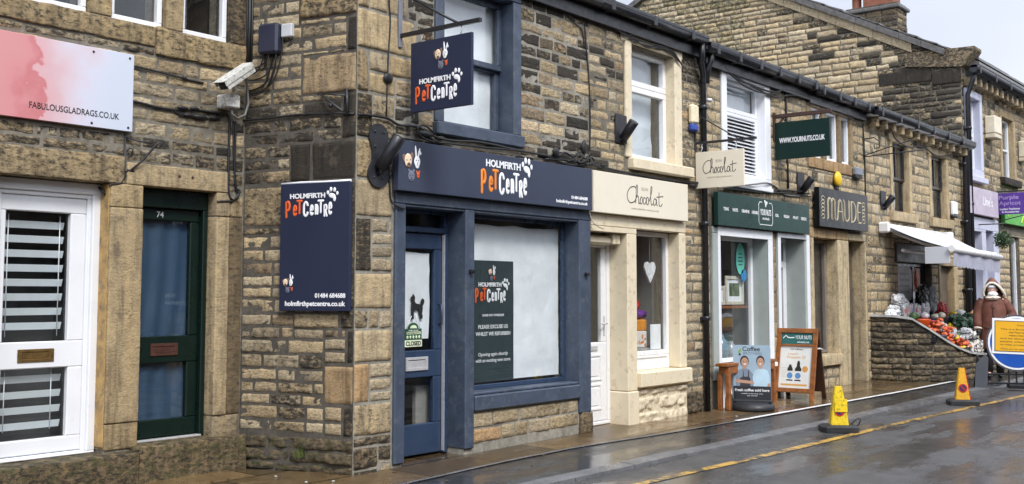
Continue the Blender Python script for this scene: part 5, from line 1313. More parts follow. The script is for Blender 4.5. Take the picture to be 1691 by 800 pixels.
cable(FRONT, [(-.04, 4.6), (-.045, 4.11), (-.03, 3.9), (-.05, 3.6), (-.07, 3.06)], r=.007, label='thin black wire hanging down near the corner of the pet shop', lum=[(-.06, 3.40, .06, .05)])
cable(FRONT, [(2.2, 4.60), (2.67, 4.55), (2.88, 4.56), (2.97, 4.5), (3.01, 4.22), (3.06, 3.88), (3.08, 3.41), (3.06, 2.95)], r=.008, label='thin black wire down the wall between the upper windows', extra=[[(2.5, 4.58), (2.8, 4.45), (2.93, 4.4), (2.98, 4.2)]])
cable(FRONT, [(3.5, 4.54), (3.85, 4.49), (4.32, 4.50), (4.68, 4.51), (4.95, 4.42), (5.05, 4.36)], d=.055, r=.010, label='black cables sagging across the head of the cream upper window', extra=[[(3.6, 4.55), (4.0, 4.46), (4.4, 4.47), (4.8, 4.5), (5.0, 4.4)], [(3.8, 4.53), (4.2, 4.44), (4.6, 4.5), (5.02, 4.38)]])
EV = [(6.16, 4.52), (6.51, 4.42), (7.05, 4.40), (7.63, 4.40), (8.10, 4.50), (8.78, 4.50), (9.95, 4.50), (10.71, 4.43), (11.53, 4.48), (12.2, 4.42, .12), (12.55, 4.27, .09), (13.33, 4.19, .08), (14.01, 4.32, .06), (14.89, 4.20, .07), (15.86, 4.33, .06), (16.6, 4.36)]
cable(FRONT, EV, d=.055, r=.014, label='thick black cables looped under the gutter of the right hand shops', extra=[[(p[0]+.1, p[1]+.04*math.sin(p[0]*2.2)-.03) + tuple(p[2:]) for p in EV[:9]], [(6.2, 4.5), (6.7, 4.36), (7.2, 4.34), (7.7, 4.38), (8.0, 4.5)]])
cable(FRONT, [(8.14, 4.50), (8.16, 4.05), (8.18, 3.05)], r=.018, label='black conduit dropping past the green hanging sign')
cable(FRONT, [(5.9, 2.88, .08), (6.20, 2.92, .09), (6.73, 2.985, .09), (7.32, 3.06, .07), (7.7, 3.06), (8.07, 2.95), (8.6, 2.97)], r=.013, label='grey cable sagging below the louvred window', mat='greycable')
cable(FRONT, [(11.2, 4.38), (11.24, 3.6), (11.22, 2.6)], r=.012, label='vertical black wire between the black sign and the dark sash window')
cable(FRONT, [(3.02, 2.40, .04), (3.05, 2.3, .06), (3.12, 2.25, .08), (3.22, 2.22, .09)], r=.006, label='loose pale wire hanging from the cream sign end', mat='faint')
cable(FRONT, [(-.01, 2.88, .03), (-.03, 2.70), (-.02, 2.42), (.0, 2.32), (.06, 2.27, .05), (.14, 2.26, .045)], r=.010, label='black cable from the corner spotlight into the blue shopfront', lum=[(-.03, 2.66, .02, .03), (-.03, 2.55, .02, .03)])

# wall lamps -------------------------------------------------------
def wall_lamp(x, z, label, k=1., plate='square', ang=(.0, .19, .15)):
    E_ = thing('wall_lamp', label, 'lamp', (x, -.05, z), 'black cylinder spotlights on the shop walls')
    mb = MB(FRONT)
    if plate == 'square': mb.box(x-.13*k, x+.13*k, z-.17*k, z+.17*k, .012, .028, .003)
    else:
        P = [(x+.115*math.cos(a), z+.16+.115*math.sin(a)) for a in np.linspace(-.5, PI+.5, 14)]
        P += [(x-.075, z+.03), (x-.075, z-.05)] + [(x+.125*math.cos(a), z-.17+.115*math.sin(a)) for a in np.linspace(PI-.5, 2*PI+.5, 14)] + [(x+.075, z-.05), (x+.075, z+.03)]
        mb.prism(P, .012, .03)
        for a, b in ((-.05, .2), (.06, .2), (-.05, .07), (-.06, -.2), (.05, -.2)): mb.ell((x+a, z+b, .032), (.013, .013, .008), 8, 6)
    mb.build('back_plate', 'iron', E_)
    a = Vector((x-.01*k, z-.12*k, .06)); b = a+Vector((ang[0]*k, ang[1]*k, ang[2]*k)); ax = (b-a).normalized()
    mb = MB(FRONT); mb.tube([a-ax*.01, a, b-ax*.001, b], [.03*k, .055*k, .062*k, .060*k], 16); mb.build('lamp_tube', 'black', E_)
    u = ax.orthogonal().normalized()
    mb = MB(FRONT); c = a+ax*.02
    mb.tube([(x, z-.16*k, .03), (x, z-.16*k, .07), tuple(a)], .022*k, 8); mb.build('knuckle', 'iron', E_)
    return E_
wall_lamp(-.165, 2.71, 'large black tube spotlight on a waisted plate at the pet shop corner', 1., 'eight', (.07, .27, .16))
wall_lamp(3.70, 3.40, 'black spotlight on a square plate left of the cream upper window', .95)
wall_lamp(8.62, 3.17, 'black spotlight between the green sign and the black sign', .95)
wall_lamp(12.05, 3.14, 'black spotlight above the left end of the white awning', .95)
# alarm boxes
def alarm(x0, x1, z0, z1, m1, m2, frac, label, d=.09):
    E_ = thing('alarm_box', label, 'alarm', ((x0+x1)/2, -.04, z0))
    mb = MB(FRONT); zc = z0+(z1-z0)*frac; mb.box(x0, x1, zc+.001, z1, 0.01, d, .025); mb.build('cover', m1, E_)
    mb = MB(FRONT); mb.box(x0+.004, x1-.004, z0, zc, 0.01, d-.006, .02); mb.build('base', m2, E_)
alarm(5.25, 5.42, 3.56, 3.90, plain('cream plastic', (.74, .66, .46), .45), plain('blue plastic', (.03, .07, .35), .4), .27, 'cream alarm box with a blue base beside the cream upper window')
E_ = thing('alarm_box', 'yellow round cornered alarm box above the black sign', 'alarm', (9.95, -.04, 3.2))
mb = MB(FRONT); mb.ell((9.95, 3.335, .06), (.12, .125, .05), 16, 10); mb.build('cover', plain('yellow alarm plastic', (.80, .50, .02), .4), E_)
mb = MB(FRONT); mb.box(9.90, 10.0, 3.16, 3.24, .0, .06, .01); mb.build('base', 'iron', E_)
alarm(10.66, 10.96, 3.42, 3.60, plain('mid grey plastic', (.20, .22, .25), .4), 'iron', .2, 'grey floodlight box right of the yellow alarm', .1)
alarm(15.82, 16.10, 3.05, 3.38, 'white', 'ink', .15, 'white alarm box beside the right hand dark sash window')
alarm(18.45, 18.95, 4.95, 5.45, plain('pale cream plastic', (.72, .66, .52), .5), plain('pale cream plastic base', (.62, .56, .44), .5), .2, 'large pale cream box beside the lilac framed window', .25)
alarm(21.25, 21.6, 4.7, 5.2, plain('pale cream plastic', (.72, .66, .52), .5), plain('cream plastic', (.62, .56, .44), .5), .2, 'pale cream box at the far right edge of the end building', .2)
mb = MB(FRONT); mb.lathe((5.66, 4.0, .10), [(.03, -.02), (.045, 0), (.03, .02)], 12); solo(mb, 'sensor', 'white', 'tiny round white sensor on the black downpipe', 'sensor')
# scroll bracket of the jewellery shop
HM = side(11.2, 0)
mb = MB(HM); mb.box(-.01, .02, 3.78, 4.16, -.012, .012, .003); mb.tube([(0, 3.82, 0), (1.05, 3.86, 0)], .011, 6); mb.tube([(0, 4.12, 0), (.2, 4.13, 0), (.3, 4.05, 0), (.28, 3.95, 0), (.2, 3.95, 0), (.2, 4.02, 0)], .011, 6); mb.tube([(.02, 3.84, 0), (.45, 3.95, 0), (.8, 4.03, 0), (.85, 3.98, 0), (.8, 3.95, 0)], .009, 6)
solo(mb, 'scroll_bracket', 'iron', 'empty scrolled iron sign bracket left of the dark sash windows', 'bracket')

# ================================================================== things in the windows
def paper_mat(name, c, rough=.6):
    m, t, b = newmat(name); v = objco(t)
    t.links.new(ramp(t, noise(t, v, 3, 6, .65), [(.3, tuple(x*.84 for x in c)), (.65, c)]), b.inputs['Base Color'])
    b.inputs['Roughness'].default_value = rough; bump(t, b, noise(t, v, 5, 5, .6), .35, .03); return m
M_['paper'] = paper_mat('white window paper', (.90, .93, .96))
M_['fabric'] = paper_mat('blue grey fabric', (.035, .075, .135))
M_['notice'] = paper_mat('dark grey green notice', (.035, .055, .062), .35)
def ragged(x0, x1, y0, y1, a=.015, seed=0.):
    def f(X, Y):
        e = lambda P: (fbm(np.stack([X*5+seed, Y*5, X*0+seed], -1), 2)-.5)*2*a
        return X+e(0)*((X > x1-.03) | (X < x0+.03)), Y+(fbm(np.stack([X*4+seed, Y*0, X*0+seed], -1), 2)-.5)*3*a*(Y > y1-.03)
    return f
mb = MB(FRONT); mb.sheet(ragged(.30, .80, 1.09, 1.885), .30, .80, 1.09, 1.885, -.272, .004, .03, 4, 2)
solo(mb, 'paper_sheet', 'paper', 'white paper taped inside the blue shop door', 'paper')
mb = MB(FRONT); mb.sheet(ragged(1.20, 2.79, .645, 2.20, .012, 4), 1.20, 2.79, .645, 2.20, -.218, .014, .03, 4.5, 7)
solo(mb, 'paper_sheet', 'paper', 'large sheet of white paper filling the blue shop window', 'paper')
mb = MB(FRONT); mb.sheet(None, .66, 1.73, 3.08, 4.5, -.25, .03, .05, 2.5, 5)
solo(mb, 'paper_sheet', 'paper', 'crinkled white sheet behind the blue upstairs sash window', 'paper')
E_ = thing('poster', 'dark grey green refurbishment notice inside the blue shop window', 'poster', (1.6, .2, .65))
mb = MB(FRONT); mb.sheet(None, 1.16, 1.985, .64, 1.84, -.196, .004, .03, 4, 9); mb.build('sheet', 'notice', E_)
mb = MB(FRONT); pet_logo(mb, 1.37, 1.42, .49, -.190, 1, 0, .88)
mb.m = 0; zt = -.190
write(mb, 'UNDER NEW OWNERSHIP', 1.655, 1.285, w=.34, h=.024, z=zt, align='C', bold=.01)
write(mb, 'PLEASE EXCUSE US', 1.655, 1.165, w=.46, h=.038, z=zt, align='C', bold=.015); write(mb, 'WHILST WE REFURBISH', 1.655, 1.095, w=.54, h=.038, z=zt, align='C', bold=.015)
write(mb, 'Opening again shortly', 1.655, .895, w=.46, h=.036, z=zt, align='C', bold=.005); write(mb, 'with an exciting new store', 1.655, .835, w=.54, h=.036, z=zt, align='C', bold=.005)
mb.build('lettering', ['letter', 'redorange'], E_)
mb = MB(FRONT); animal_heads(mb, 1.63, 1.62, .17, -.191, range(6)); mb.build('animal_picture', ANIM, E_)
# dog cut-out and closed sign in the door
mb = MB(FRONT); D = -.2555
mb.prism([(.545, 1.275), (.575, 1.275), (.575, 1.34), (.585, 1.36), (.64, 1.365), (.655, 1.30), (.665, 1.275), (.69, 1.275), (.695, 1.30), (.685, 1.32), (.695, 1.37), (.69, 1.395), (.70, 1.405), (.715, 1.43), (.71, 1.455), (.69, 1.465), (.675, 1.45), (.67, 1.43), (.68, 1.415), (.66, 1.41), (.60, 1.42), (.585, 1.44), (.59, 1.475), (.575, 1.50), (.56, 1.505), (.555, 1.485), (.535, 1.48), (.535, 1.465), (.55, 1.455), (.545, 1.40)], D, D+.006)
solo(mb, 'dog_cutout', 'ink', 'black poodle shaped cut-out on the blue shop door glass', 'cut-out')
E_ = thing('closed_sign', 'little green and cream closed sign hanging in the blue shop door', 'sign', (.56, .2, 1.03))
mb = MB(FRONT); mb.m = 0; mb.box(.46, .68, 1.085, 1.185, D, D+.006); mb.prism([(.57+.07*math.cos(a), 1.186+.055*math.sin(a)) for a in np.linspace(0, PI, 12)], D, D+.006)
mb.m = 1; mb.box(.455, .685, 1.02, 1.082, D, D+.006); mb.box(.48, .665, 1.135, 1.158, D+.006, D+.008); mb.prism([(.57+.045*math.cos(a), 1.19+.03*math.sin(a)) for a in np.linspace(0, PI, 10)], D+.006, D+.008)
for k in range(5): mb.ell((.492+k*.039, 1.108, D+.006), (.014, .017, .002), 8, 4)
mb.build('board', [plain('bottle green card', (.02, .08, .04), .4), plain('cream card', (.70, .80, .56), .5)], E_)
mb = MB(FRONT); write(mb, 'CLOSED', .57, 1.032, w=.20, h=.04, z=D+.0065, bold=.03, align='C'); write(mb, 'SORRY WE ARE', .57, 1.165, w=.13, h=.012, z=D+.0065, align='C', m=1); write(mb, 'REFURBISHING', .57, 1.14, w=.17, h=.014, z=D+.0085, align='C'); mb.build('lettering', ['ink', 'letter'], E_)
mb = MB(FRONT); mb.tube([(.475, 1.18, D+.003), (.55, 1.31, D+.003)], .003, 5); mb.tube([(.665, 1.18, D+.003), (.60, 1.33, D+.003)], .003, 5); mb.build('cord', 'letter', E_)
# blinds of the white door
def blind(x0, x1, z0, z1, pitch, label, cords):
    E_ = thing('window_blind', label, 'blind', ((x0+x1)/2, YL+.24, z0))
    mb = MB(LEFT); z = z1
    while z > z0:
        k = mb.verts([(x0, z, -.235), (x1, z, -.235), (x1, z-.056, -.255), (x0, z-.056, -.255), (x0, z, -.238), (x1, z, -.238), (x1, z-.056, -.258), (x0, z-.056, -.258)])
        for f in ((0, 3, 2, 1), (4, 5, 6, 7), (0, 1, 5, 4), (3, 7, 6, 2)): mb.face([k+i for i in f])
        z -= pitch
    mb.build('slats', 'slat', E_)
    mb = MB(LEFT)
    for x in cords: mb.tube([(x, z1+.05, -.232), (x, z0, -.232)], .004, 5)
    mb.build('cords', 'letter', E_)
blind(-2.79, -2.245, 1.18, 2.07, .112, 'pale blue slatted blind in the upper glass of the white door', (-2.70, -2.285))
blind(-2.79, -2.235, .46, .88, .118, 'pale blue slatted blind in the lower glass of the white door', (-2.69, -2.32))
mb = MB(LEFT)
X, Y = np.meshgrid(np.linspace(-1.66, -1.10, 40), np.linspace(.42, 2.16, 60), indexing='ij')
Z = -.215+.012*np.sin(X*38+2*np.sin(Y*2.5))*.6+.02*(fbm(np.stack([X*5, Y*1.8, X*0], -1), 3)-.5)
mb.grid(X, Y, Z); solo(mb, 'curtain', 'fabric', 'blue cloth hung behind the glass of the dark green door', 'curtain')
# chocolate window
mb = MB(FRONT); P = [(0, -.13), (.10, 0), (.125, .06), (.105, .115), (.06, .13), (.015, .11), (0, .075), (-.015, .11), (-.06, .13), (-.105, .115), (-.125, .06), (-.10, 0)]
mb.prism([(4.66+p, 1.77+q_) for p, q_ in P], -.215, -.195); mb.tube([(4.66, 1.85, -.205), (4.66, 2.24, -.205)], .003, 5)
solo(mb, 'heart_ornament', plain('white wicker', (.75, .76, .78), .7, var=.3, scale=30, bmp=.6, bscale=60), 'white wicker heart hanging in the cream shop window', 'ornament')
def parcel(P, r, mat, label, sq=.0, name='wrapped_gift'):
    mb = MB(FRONT); mb.ell(P, r, 18, 12, noise_=.28, seed=RNG.random()*30); return solo(mb, name, mat, label, 'gift')
mb = MB(FRONT); mb.box(4.03, 4.96, .66, .86, -.62, -.22, .02); mb.box(4.03, 4.96, .80, .84, -.64, -.20, .004); solo(mb, 'display_shelf', 'room_pale', 'low display shelf in the cream shop window', 'shelf')
E_ = thing('gift_box', 'white box with orange spots in the cream shop window', 'box', (4.35, .3, .86))
mb = MB(FRONT); mb.box(4.12, 4.64, .862, 1.06, -.45, -.24, .01); mb.build('carton', plain('white card', (.78, .74, .70), .5), E_)
mb = MB(FRONT)
for k in range(26): mb.ell((4.15+RNG.random()*.46, .88+RNG.random()*.16, -.24), (.014+.01*RNG.random(), .016, .003), 8, 4)
mb.build('spots', plain('orange spots', (.70, .25, .06), .5, var=.4, scale=40), E_)
mb = MB(FRONT); mb.box(4.10, 4.66, 1.062, 1.20, -.46, -.25, .015); solo(mb, 'gift_box', plain('orange foil', (.68, .26, .03), .3, var=.3), 'plain orange gift box on the spotted box', 'box')
parcel((4.45, 1.26, -.34), (.30, .07, .10), plain('purple ribbon', (.14, .03, .25), .3, var=.4), 'purple wrapped gift on the orange box')
parcel((4.40, 1.38, -.38), (.24, .13, .10), plain('red cellophane', (.50, .03, .035), .25, var=.5), 'red cellophane parcel on top of the display')
mb = MB(FRONT); mb.box(4.66, 4.90, .80, 1.14, -.205, -.203); solo(mb, 'price_list', 'paper', 'white price list in the corner of the cream shop window', 'paper')
mb = MB(FRONT); 
for r in courses(4.05, 4.95, 1.5, 2.2, [], (.14, .2), (.2, .4), random.Random(3)): mb.stone(*r, (.75, .3, .5), .012, .01, .05, .01)
mb.fr = FRONT; 
for v in mb.V: v += np.array([0, .9, 0])
mb.box(4.0, 5.0, 1.4, 2.3, -1.1, -.9); solo(mb, 'reflected_wall', 'stone', 'grey stone wall standing for a reflection in the cream shop window', 'wall', tint=True)  # modelled stones stand in for a stone wall reflected in the glass
mb = MB(FRONT); mb.sheet(None, 3.97, 4.88, 3.1, 4.42, -.30, .02, .05, 6, 1); solo(mb, 'pale_sheet', paper_mat('pale sky reflection', (.70, .76, .82)), 'pale sky reflection sheet behind the cream upstairs window', 'curtain')  # pale sheet added to put the white sky reflection into this pane
# nut shop window
fr_w = plain('pale picture frame', (.62, .58, .48), .5)
def picture(x0, x1, z0, z1, tilt, label, pic):
    E_ = thing('picture_frame', label, 'picture', ((x0+x1)/2, .28, z0))
    fr = Matrix.Translation((0, .27, 0)) @ front(0)
    mb = MB(FRONT); mb.slab(x0, x1, z0, z1, [(x0+.05, x1-.05, z0+.05, z1-.05)], -.31, -.285, .005); mb.build('frame', fr_w, E_)
    mb = MB(FRONT); mb.box(x0+.04, x1-.04, z0+.04, z1-.04, -.305, -.300); mb.build('mount', 'paper', E_)
    mb = MB(FRONT); mb.box(x0+.12, x1-.12, z0+.12, z1-.10, -.300, -.297); mb.build('print', pic, E_)
picture(6.78, 7.32, 1.36, 1.76, 0, 'tall framed green print standing on the window shelf', plain('green print', (.12, .17, .08), .5, var=.7, scale=8))
picture(6.22, 6.76, 1.36, 1.62, 0, 'low framed landscape print left of the green print', plain('grey landscape print', (.30, .33, .30), .5, var=.5, scale=8))
mb = MB(FRONT); mb.box(6.05, 7.40, 1.31, 1.345, -.48, -.28, .005); solo(mb, 'window_shelf', 'wood', 'wooden shelf across the pale framed shop window', 'shelf')
mb = MB(FRONT); mb.m = 0; mb.prism([(7.12+.13*math.cos(a), 2.0+.22*math.sin(a)) for a in np.linspace(0, 2*PI, 24, endpoint=False)], -.236, -.234)
mb.m = 1
for k, w_ in enumerate((.10, .13, .15, .12)): mb.box(7.12-w_/2, 7.12+w_/2, 2.06-k*.05, 2.075-k*.05, -.234, -.2335)
solo(mb, 'window_sticker', [plain('turquoise sticker', (.12, .52, .42), .4), 'ink'], 'tall oval turquoise sticker on the shop window glass', 'sticker')
mb = MB(FRONT); mb.prism([(7.22+.085*math.cos(a), 1.77+.085*math.sin(a)) for a in np.linspace(0, 2*PI, 20, endpoint=False)], -.236, -.234)
solo(mb, 'window_sticker', plain('blue sticker', (.03, .22, .48), .4), 'small round blue sticker below the oval one', 'sticker')
for k, x in enumerate((6.10, 6.28, 6.5, 6.68, 6.9)):
    mb = MB(FRONT); mb.tube([(x, 2.25, -.5), (x-.03, 1.9, -.5), (x-.08, 1.40, -.5)], .022, 8); solo(mb, 'hanging_tube', plain('grey beige roll', (.34, .30, .25), .6), 'pale roll hanging inside the window above the framed prints', 'roll', 'rolls hanging in the shop window')
mb = MB(FRONT); mb.box(6.1, 6.6, 2.15, 2.28, -.42, -.38, .01); solo(mb, 'window_card', 'room_pale', 'grey card high in the pale framed shop window', 'card')
for k, (x, w_, h_, c) in enumerate(((6.2, .22, .30, (.10, .14, .17)), (6.55, .3, .22, (.14, .06, .04)), (6.9, .25, .35, (.12, .22, .28)), (7.2, .18, .25, (.3, .34, .36)))):
    mb = MB(FRONT); mb.lathe((x, .60, -.45), [(w_*.4, 0), (w_*.5, .03), (w_*.5, h_*.7), (w_*.25, h_*.85), (w_*.2, h_)], 14)
    solo(mb, 'storage_jar', plain('jar', c, .2), ('dark teal jar', 'squat brown jar', 'tall blue jar', 'small grey jar')[k]+' low in the pale framed shop window', 'jar')
# jewellery bust
mb = MB(FRONT); mb.lathe((9.55, .585, -.42), [(.10, 0), (.10, .03), (.03, .06), (.03, .30), (.11, .42), (.12, .52), (.05, .60), (.045, .68), (.0, .69)], 14)
solo(mb, 'display_bust', plain('white bust', (.7, .7, .72), .5), 'white necklace bust in the window under the black sign', 'bust')

# ================================================================== street objects
def ground_frame(x, y, ang):
    """stands on the ground; ang = direction its face looks to, degrees from +X"""
    a = math.radians(ang); zd = Vector((math.cos(a), math.sin(a), 0)); xd = Vector((0, 0, 1)).cross(zd)
    m = Matrix((xd, Vector((0, 0, 1)), zd)).transposed().to_4x4(); m.translation = Vector((x, y, gz(x, y))); return m
# table
E_ = thing('side_table', 'narrow orange brown wooden table against the pale framed shop window', 'table', (6.3, -.2, gz(6.3)))
mb = MB(FRONT); mb.box(5.72, 7.18, .59, .63, .10, .27, .006); mb.build('table_top', 'wood', E_)
mb = MB(FRONT); mb.slab(5.78, 7.12, .50, .588, [], .24, .26, .003); mb.box(5.78, 5.80, .50, .588, .12, .24); mb.build('apron', 'wood', E_)
for x, z in ((5.80, .125), (7.10, .125), (5.80, .24), (7.10, .24)):
    mb = MB(FRONT); mb.box(x-.028, x+.028, .04, .50, z-.028, z+.028, .006); mb.build('leg', 'wood', E_)
mb = MB(FRONT); mb.m = 0; mb.lathe((5.86, gz(5.9)-.005, .22), [(.05, 0), (.055, .02), (.05, .16), (.03, .2)], 12); mb.m = 1; mb.lathe((5.86, .235, .22), [(.035, 0), (.04, .02), (.015, .14), (.012, .2)], 12)
solo(mb, 'spray_bottle', ['ink', 'letter'], 'black and white bottle standing by the downpipe', 'bottle')
# coffee board
F = ground_frame(6.10, -.42, 200)
E_ = thing('pavement_sign', 'pale blue coffee board with a printed photo of two smiling men', 'sign', (6.10, -.42, gz(6.10, -.42)))
mb = MB(F)
P = [(-.235, .09), (.235, .09), (.235, .78)] + arc(.195, .78, .04, .04, 0, 90, 4) + arc(-.195, .78, .04, .04, 90, 180, 4) + [(-.235, .78)]
mb.prism(P, -.012, .012); mb.build('board', plain('pale blue print', (.33, .45, .55), .4, var=.06, scale=4), E_)
mb = MB(F); mb.lathe((0, 0, 0), [(.27, 0), (.28, .02), (.27, .07), (.2, .10), (.0, .105)], 24); mb.box(-.25, .25, .09, .13, -.05, .05, .012); mb.build('base', 'rubber', E_)
for v in E_.children[-1].data.vertices: pass
mb = MB(F); mb.m = 0; mb.box(-.235, .235, .131, .30, .0125, .014)
# men: hair, face, torso in printed shapes
def disc(x, y, rx, ry, z, m, n=18): mb.m = m; mb.prism([(x+rx*math.cos(a), y+ry*math.sin(a)) for a in np.linspace(0, 2*PI, n, endpoint=False)], z-.0005, z+.0005)
def shape(P, z, m): mb.m = m; mb.prism(P, z-.0005, z+.0005)
skin, hair, shirt, tee, apron, wt, grn = 1, 2, 3, 4, 5, 6, 7
shape([(-.20, .30), (-.20, .42), (-.17, .50), (-.10, .53), (-.03, .51), (.02, .44), (.03, .30)], .0140, shirt)
shape([(.02, .30), (.01, .42), (.04, .50), (.11, .535), (.20, .50), (.225, .40), (.225, .30)], .0145, tee)
disc(-.09, .615, .055, .072, .0150, hair); disc(-.087, .60, .045, .062, .0155, skin); disc(.11, .62, .052, .07, .0150, hair); disc(.11, .603, .043, .06, .0155, skin)
shape([(-.11, .52), (-.065, .52), (-.07, .56), (-.105, .56)], .0150, skin); shape([(.09, .52), (.135, .52), (.13, .56), (.095, .56)], .0150, skin)
disc(-.085, .578, .018, .007, .0160, wt); disc(.11, .583, .016, .006, .0160, wt)
disc(-.105, .612, .006, .006, .0160, hair, 8); disc(-.068, .612, .006, .006, .0160, hair, 8); disc(.093, .615, .006, .006, .0160, hair, 8); disc(.128, .615, .006, .006, .0160, hair, 8)
shape([(-.15, .30), (-.15, .40), (-.115, .42), (-.11, .50), (-.105, .50), (-.10, .42), (-.05, .42), (-.045, .50), (-.035, .50), (-.035, .42), (-.02, .40), (-.02, .30)], .0155, apron)
shape([(-.20, .345), (-.20, .385), (-.08, .375), (.02, .36), (.03, .33), (-.06, .335)], .0160, skin); shape([(.19, .30), (.225, .30), (.228, .34), (.2, .34)], .0160, skin)
mb.m = 2; write(mb, 'Coffee', -.115, .745, w=.22, h=.058, z=.0125, bold=.01); mb.m = 8; write(mb, 'BROTHERS', -.105, .70, w=.235, h=.034, z=.0125, m=8)
disc(-.155, .735, .014, .02, .0130, grn); disc(-.14, .755, .012, .016, .0130, grn); disc(-.15, .70, .014, .014, .0130, 0)
write(mb, 'Fresh coffee sold here', 0, .235, w=.43, h=.034, z=.0142, bold=.02, align='C', m=6); write(mb, 'available to take away today', 0, .20, w=.27, h=.013, z=.0142, align='C', m=6); write(mb, 'ask inside', 0, .175, w=.13, h=.013, z=.0142, align='C', m=6)
mb.build('picture', [plain('print black', (.018, .02, .025), .4), plain('print skin', (.52, .30, .21), .5), plain('print dark hair', (.035, .025, .02), .5), plain('print grey blue shirt', (.22, .28, .36), .5), plain('print pale blue shirt', (.48, .66, .78), .5), plain('print apron', (.04, .04, .045), .5), 'letter', plain('print leaf green', (.25, .45, .06), .5), plain('print grey', (.18, .24, .29), .5)], E_)
# A-board
F = ground_frame(7.56, -.31, 180)
E_ = thing('pavement_sign', 'wooden framed A-board with a green header and white health poster', 'sign', (7.56, -.31, gz(7.56, -.31)))
tl = math.radians(12)
T = F @ Matrix.Rotation(-tl, 4, 'X')
mb = MB(T); mb.slab(-.30, .30, .10, 1.0, [(-.235, .235, .16, .745), (-.235, .235, .775, .935)], -.018, .018, .004); mb.build('frame', 'wood', E_)
for x in (-.268, .268):
    mb = MB(T); mb.box(x-.032, x+.032, -.01, .099, -.018, .018, .004); mb.build('leg', 'wood', E_)
mb = MB(T); mb.box(-.24, .24, .155, .75, -.008, -.002); mb.build('poster', plain('white poster', (.72, .73, .70), .35, var=.05), E_)
mb = MB(T); mb.box(-.24, .24, .77, .94, -.008, -.002); mb.build('header', plain('teal header', (.02, .12, .11), .4), E_)
mb = MB(T); z = -.0015
write(mb, 'YOUR NUTS', -.03, .85, w=.24, h=.055, z=z, bold=.0, m=0); write(mb, 'wholefoods', -.0, .795, w=.18, h=.03, z=z, m=0); mb.m = 0; mb.stroke([(-.21, .86), (-.17, .90), (-.14, .87), (-.10, .865), (-.05, .87)], .007, z)
write(mb, 'viridian', 0, .695, w=.19, h=.026, z=z, align='C', m=1); write(mb, 'Liquid', -.05, .63, w=.14, h=.026, z=z, align='C', m=2); write(mb, 'Vitamin D', 0, .575, w=.28, h=.042, z=z, align='C', m=2)
for x, s_ in ((-.075, .85), (.045, 1.05)):
    mb.m = 1; mb.prism([(x-.045*s_, .40), (x+.045*s_, .40), (x+.045*s_, .43), (x+.022*s_, .47), (x+.022*s_, .50*s_**.3), (x+.012, .53*s_**.5), (x-.012, .53*s_**.5), (x-.022*s_, .50*s_**.3), (x-.022*s_, .47), (x-.045*s_, .43)], z, z+.001)
    mb.m = 3; mb.prism([(x+.042*math.cos(a), .335+.042*math.sin(a)) for a in np.linspace(0, 2*PI, 16, endpoint=False)], z, z+.001); mb.m = 1; mb.box(x-.045, x+.045, .262, .28, z, z+.001)
mb.m = 2; mb.prism([(.145+.042*math.cos(a), .43+.042*math.sin(a)) for a in np.linspace(0, 2*PI, 16, endpoint=False)], z, z+.001); mb.box(-.2, .19, .195, .22, z, z+.001)
for k in range(5): mb.m = 4; mb.box(-.20, -.08+.03*k, .32+.03*k, .323+.03*k, z, z+.0006)
mb.build('print', ['letter', 'ink', plain('ochre print', (.62, .32, .08), .5), plain('blue print', (.10, .25, .48), .5), 'faint'], E_)
bk = Matrix.Translation((0, 0, 0)); T2 = F @ Matrix.Translation((0, 0, -.44)) @ Matrix.Rotation(tl, 4, 'X')
mb = MB(T2); mb.slab(-.30, .30, .10, .99, [], -.015, .012, .004); mb.build('back_frame', 'wood_dark', E_)
for x in (-.268, .268):
    mb = MB(T2); mb.box(x-.032, x+.032, -.01, .099, -.015, .012, .004); mb.build('leg', 'wood_dark', E_)
mb = MB(T); mb.tube([(.30, .72, 0), (.33, .73, -.03), (.33, .73, -.12), (.30, .73, -.2)], .012, 6); mb.build('latch', 'steel', E_)
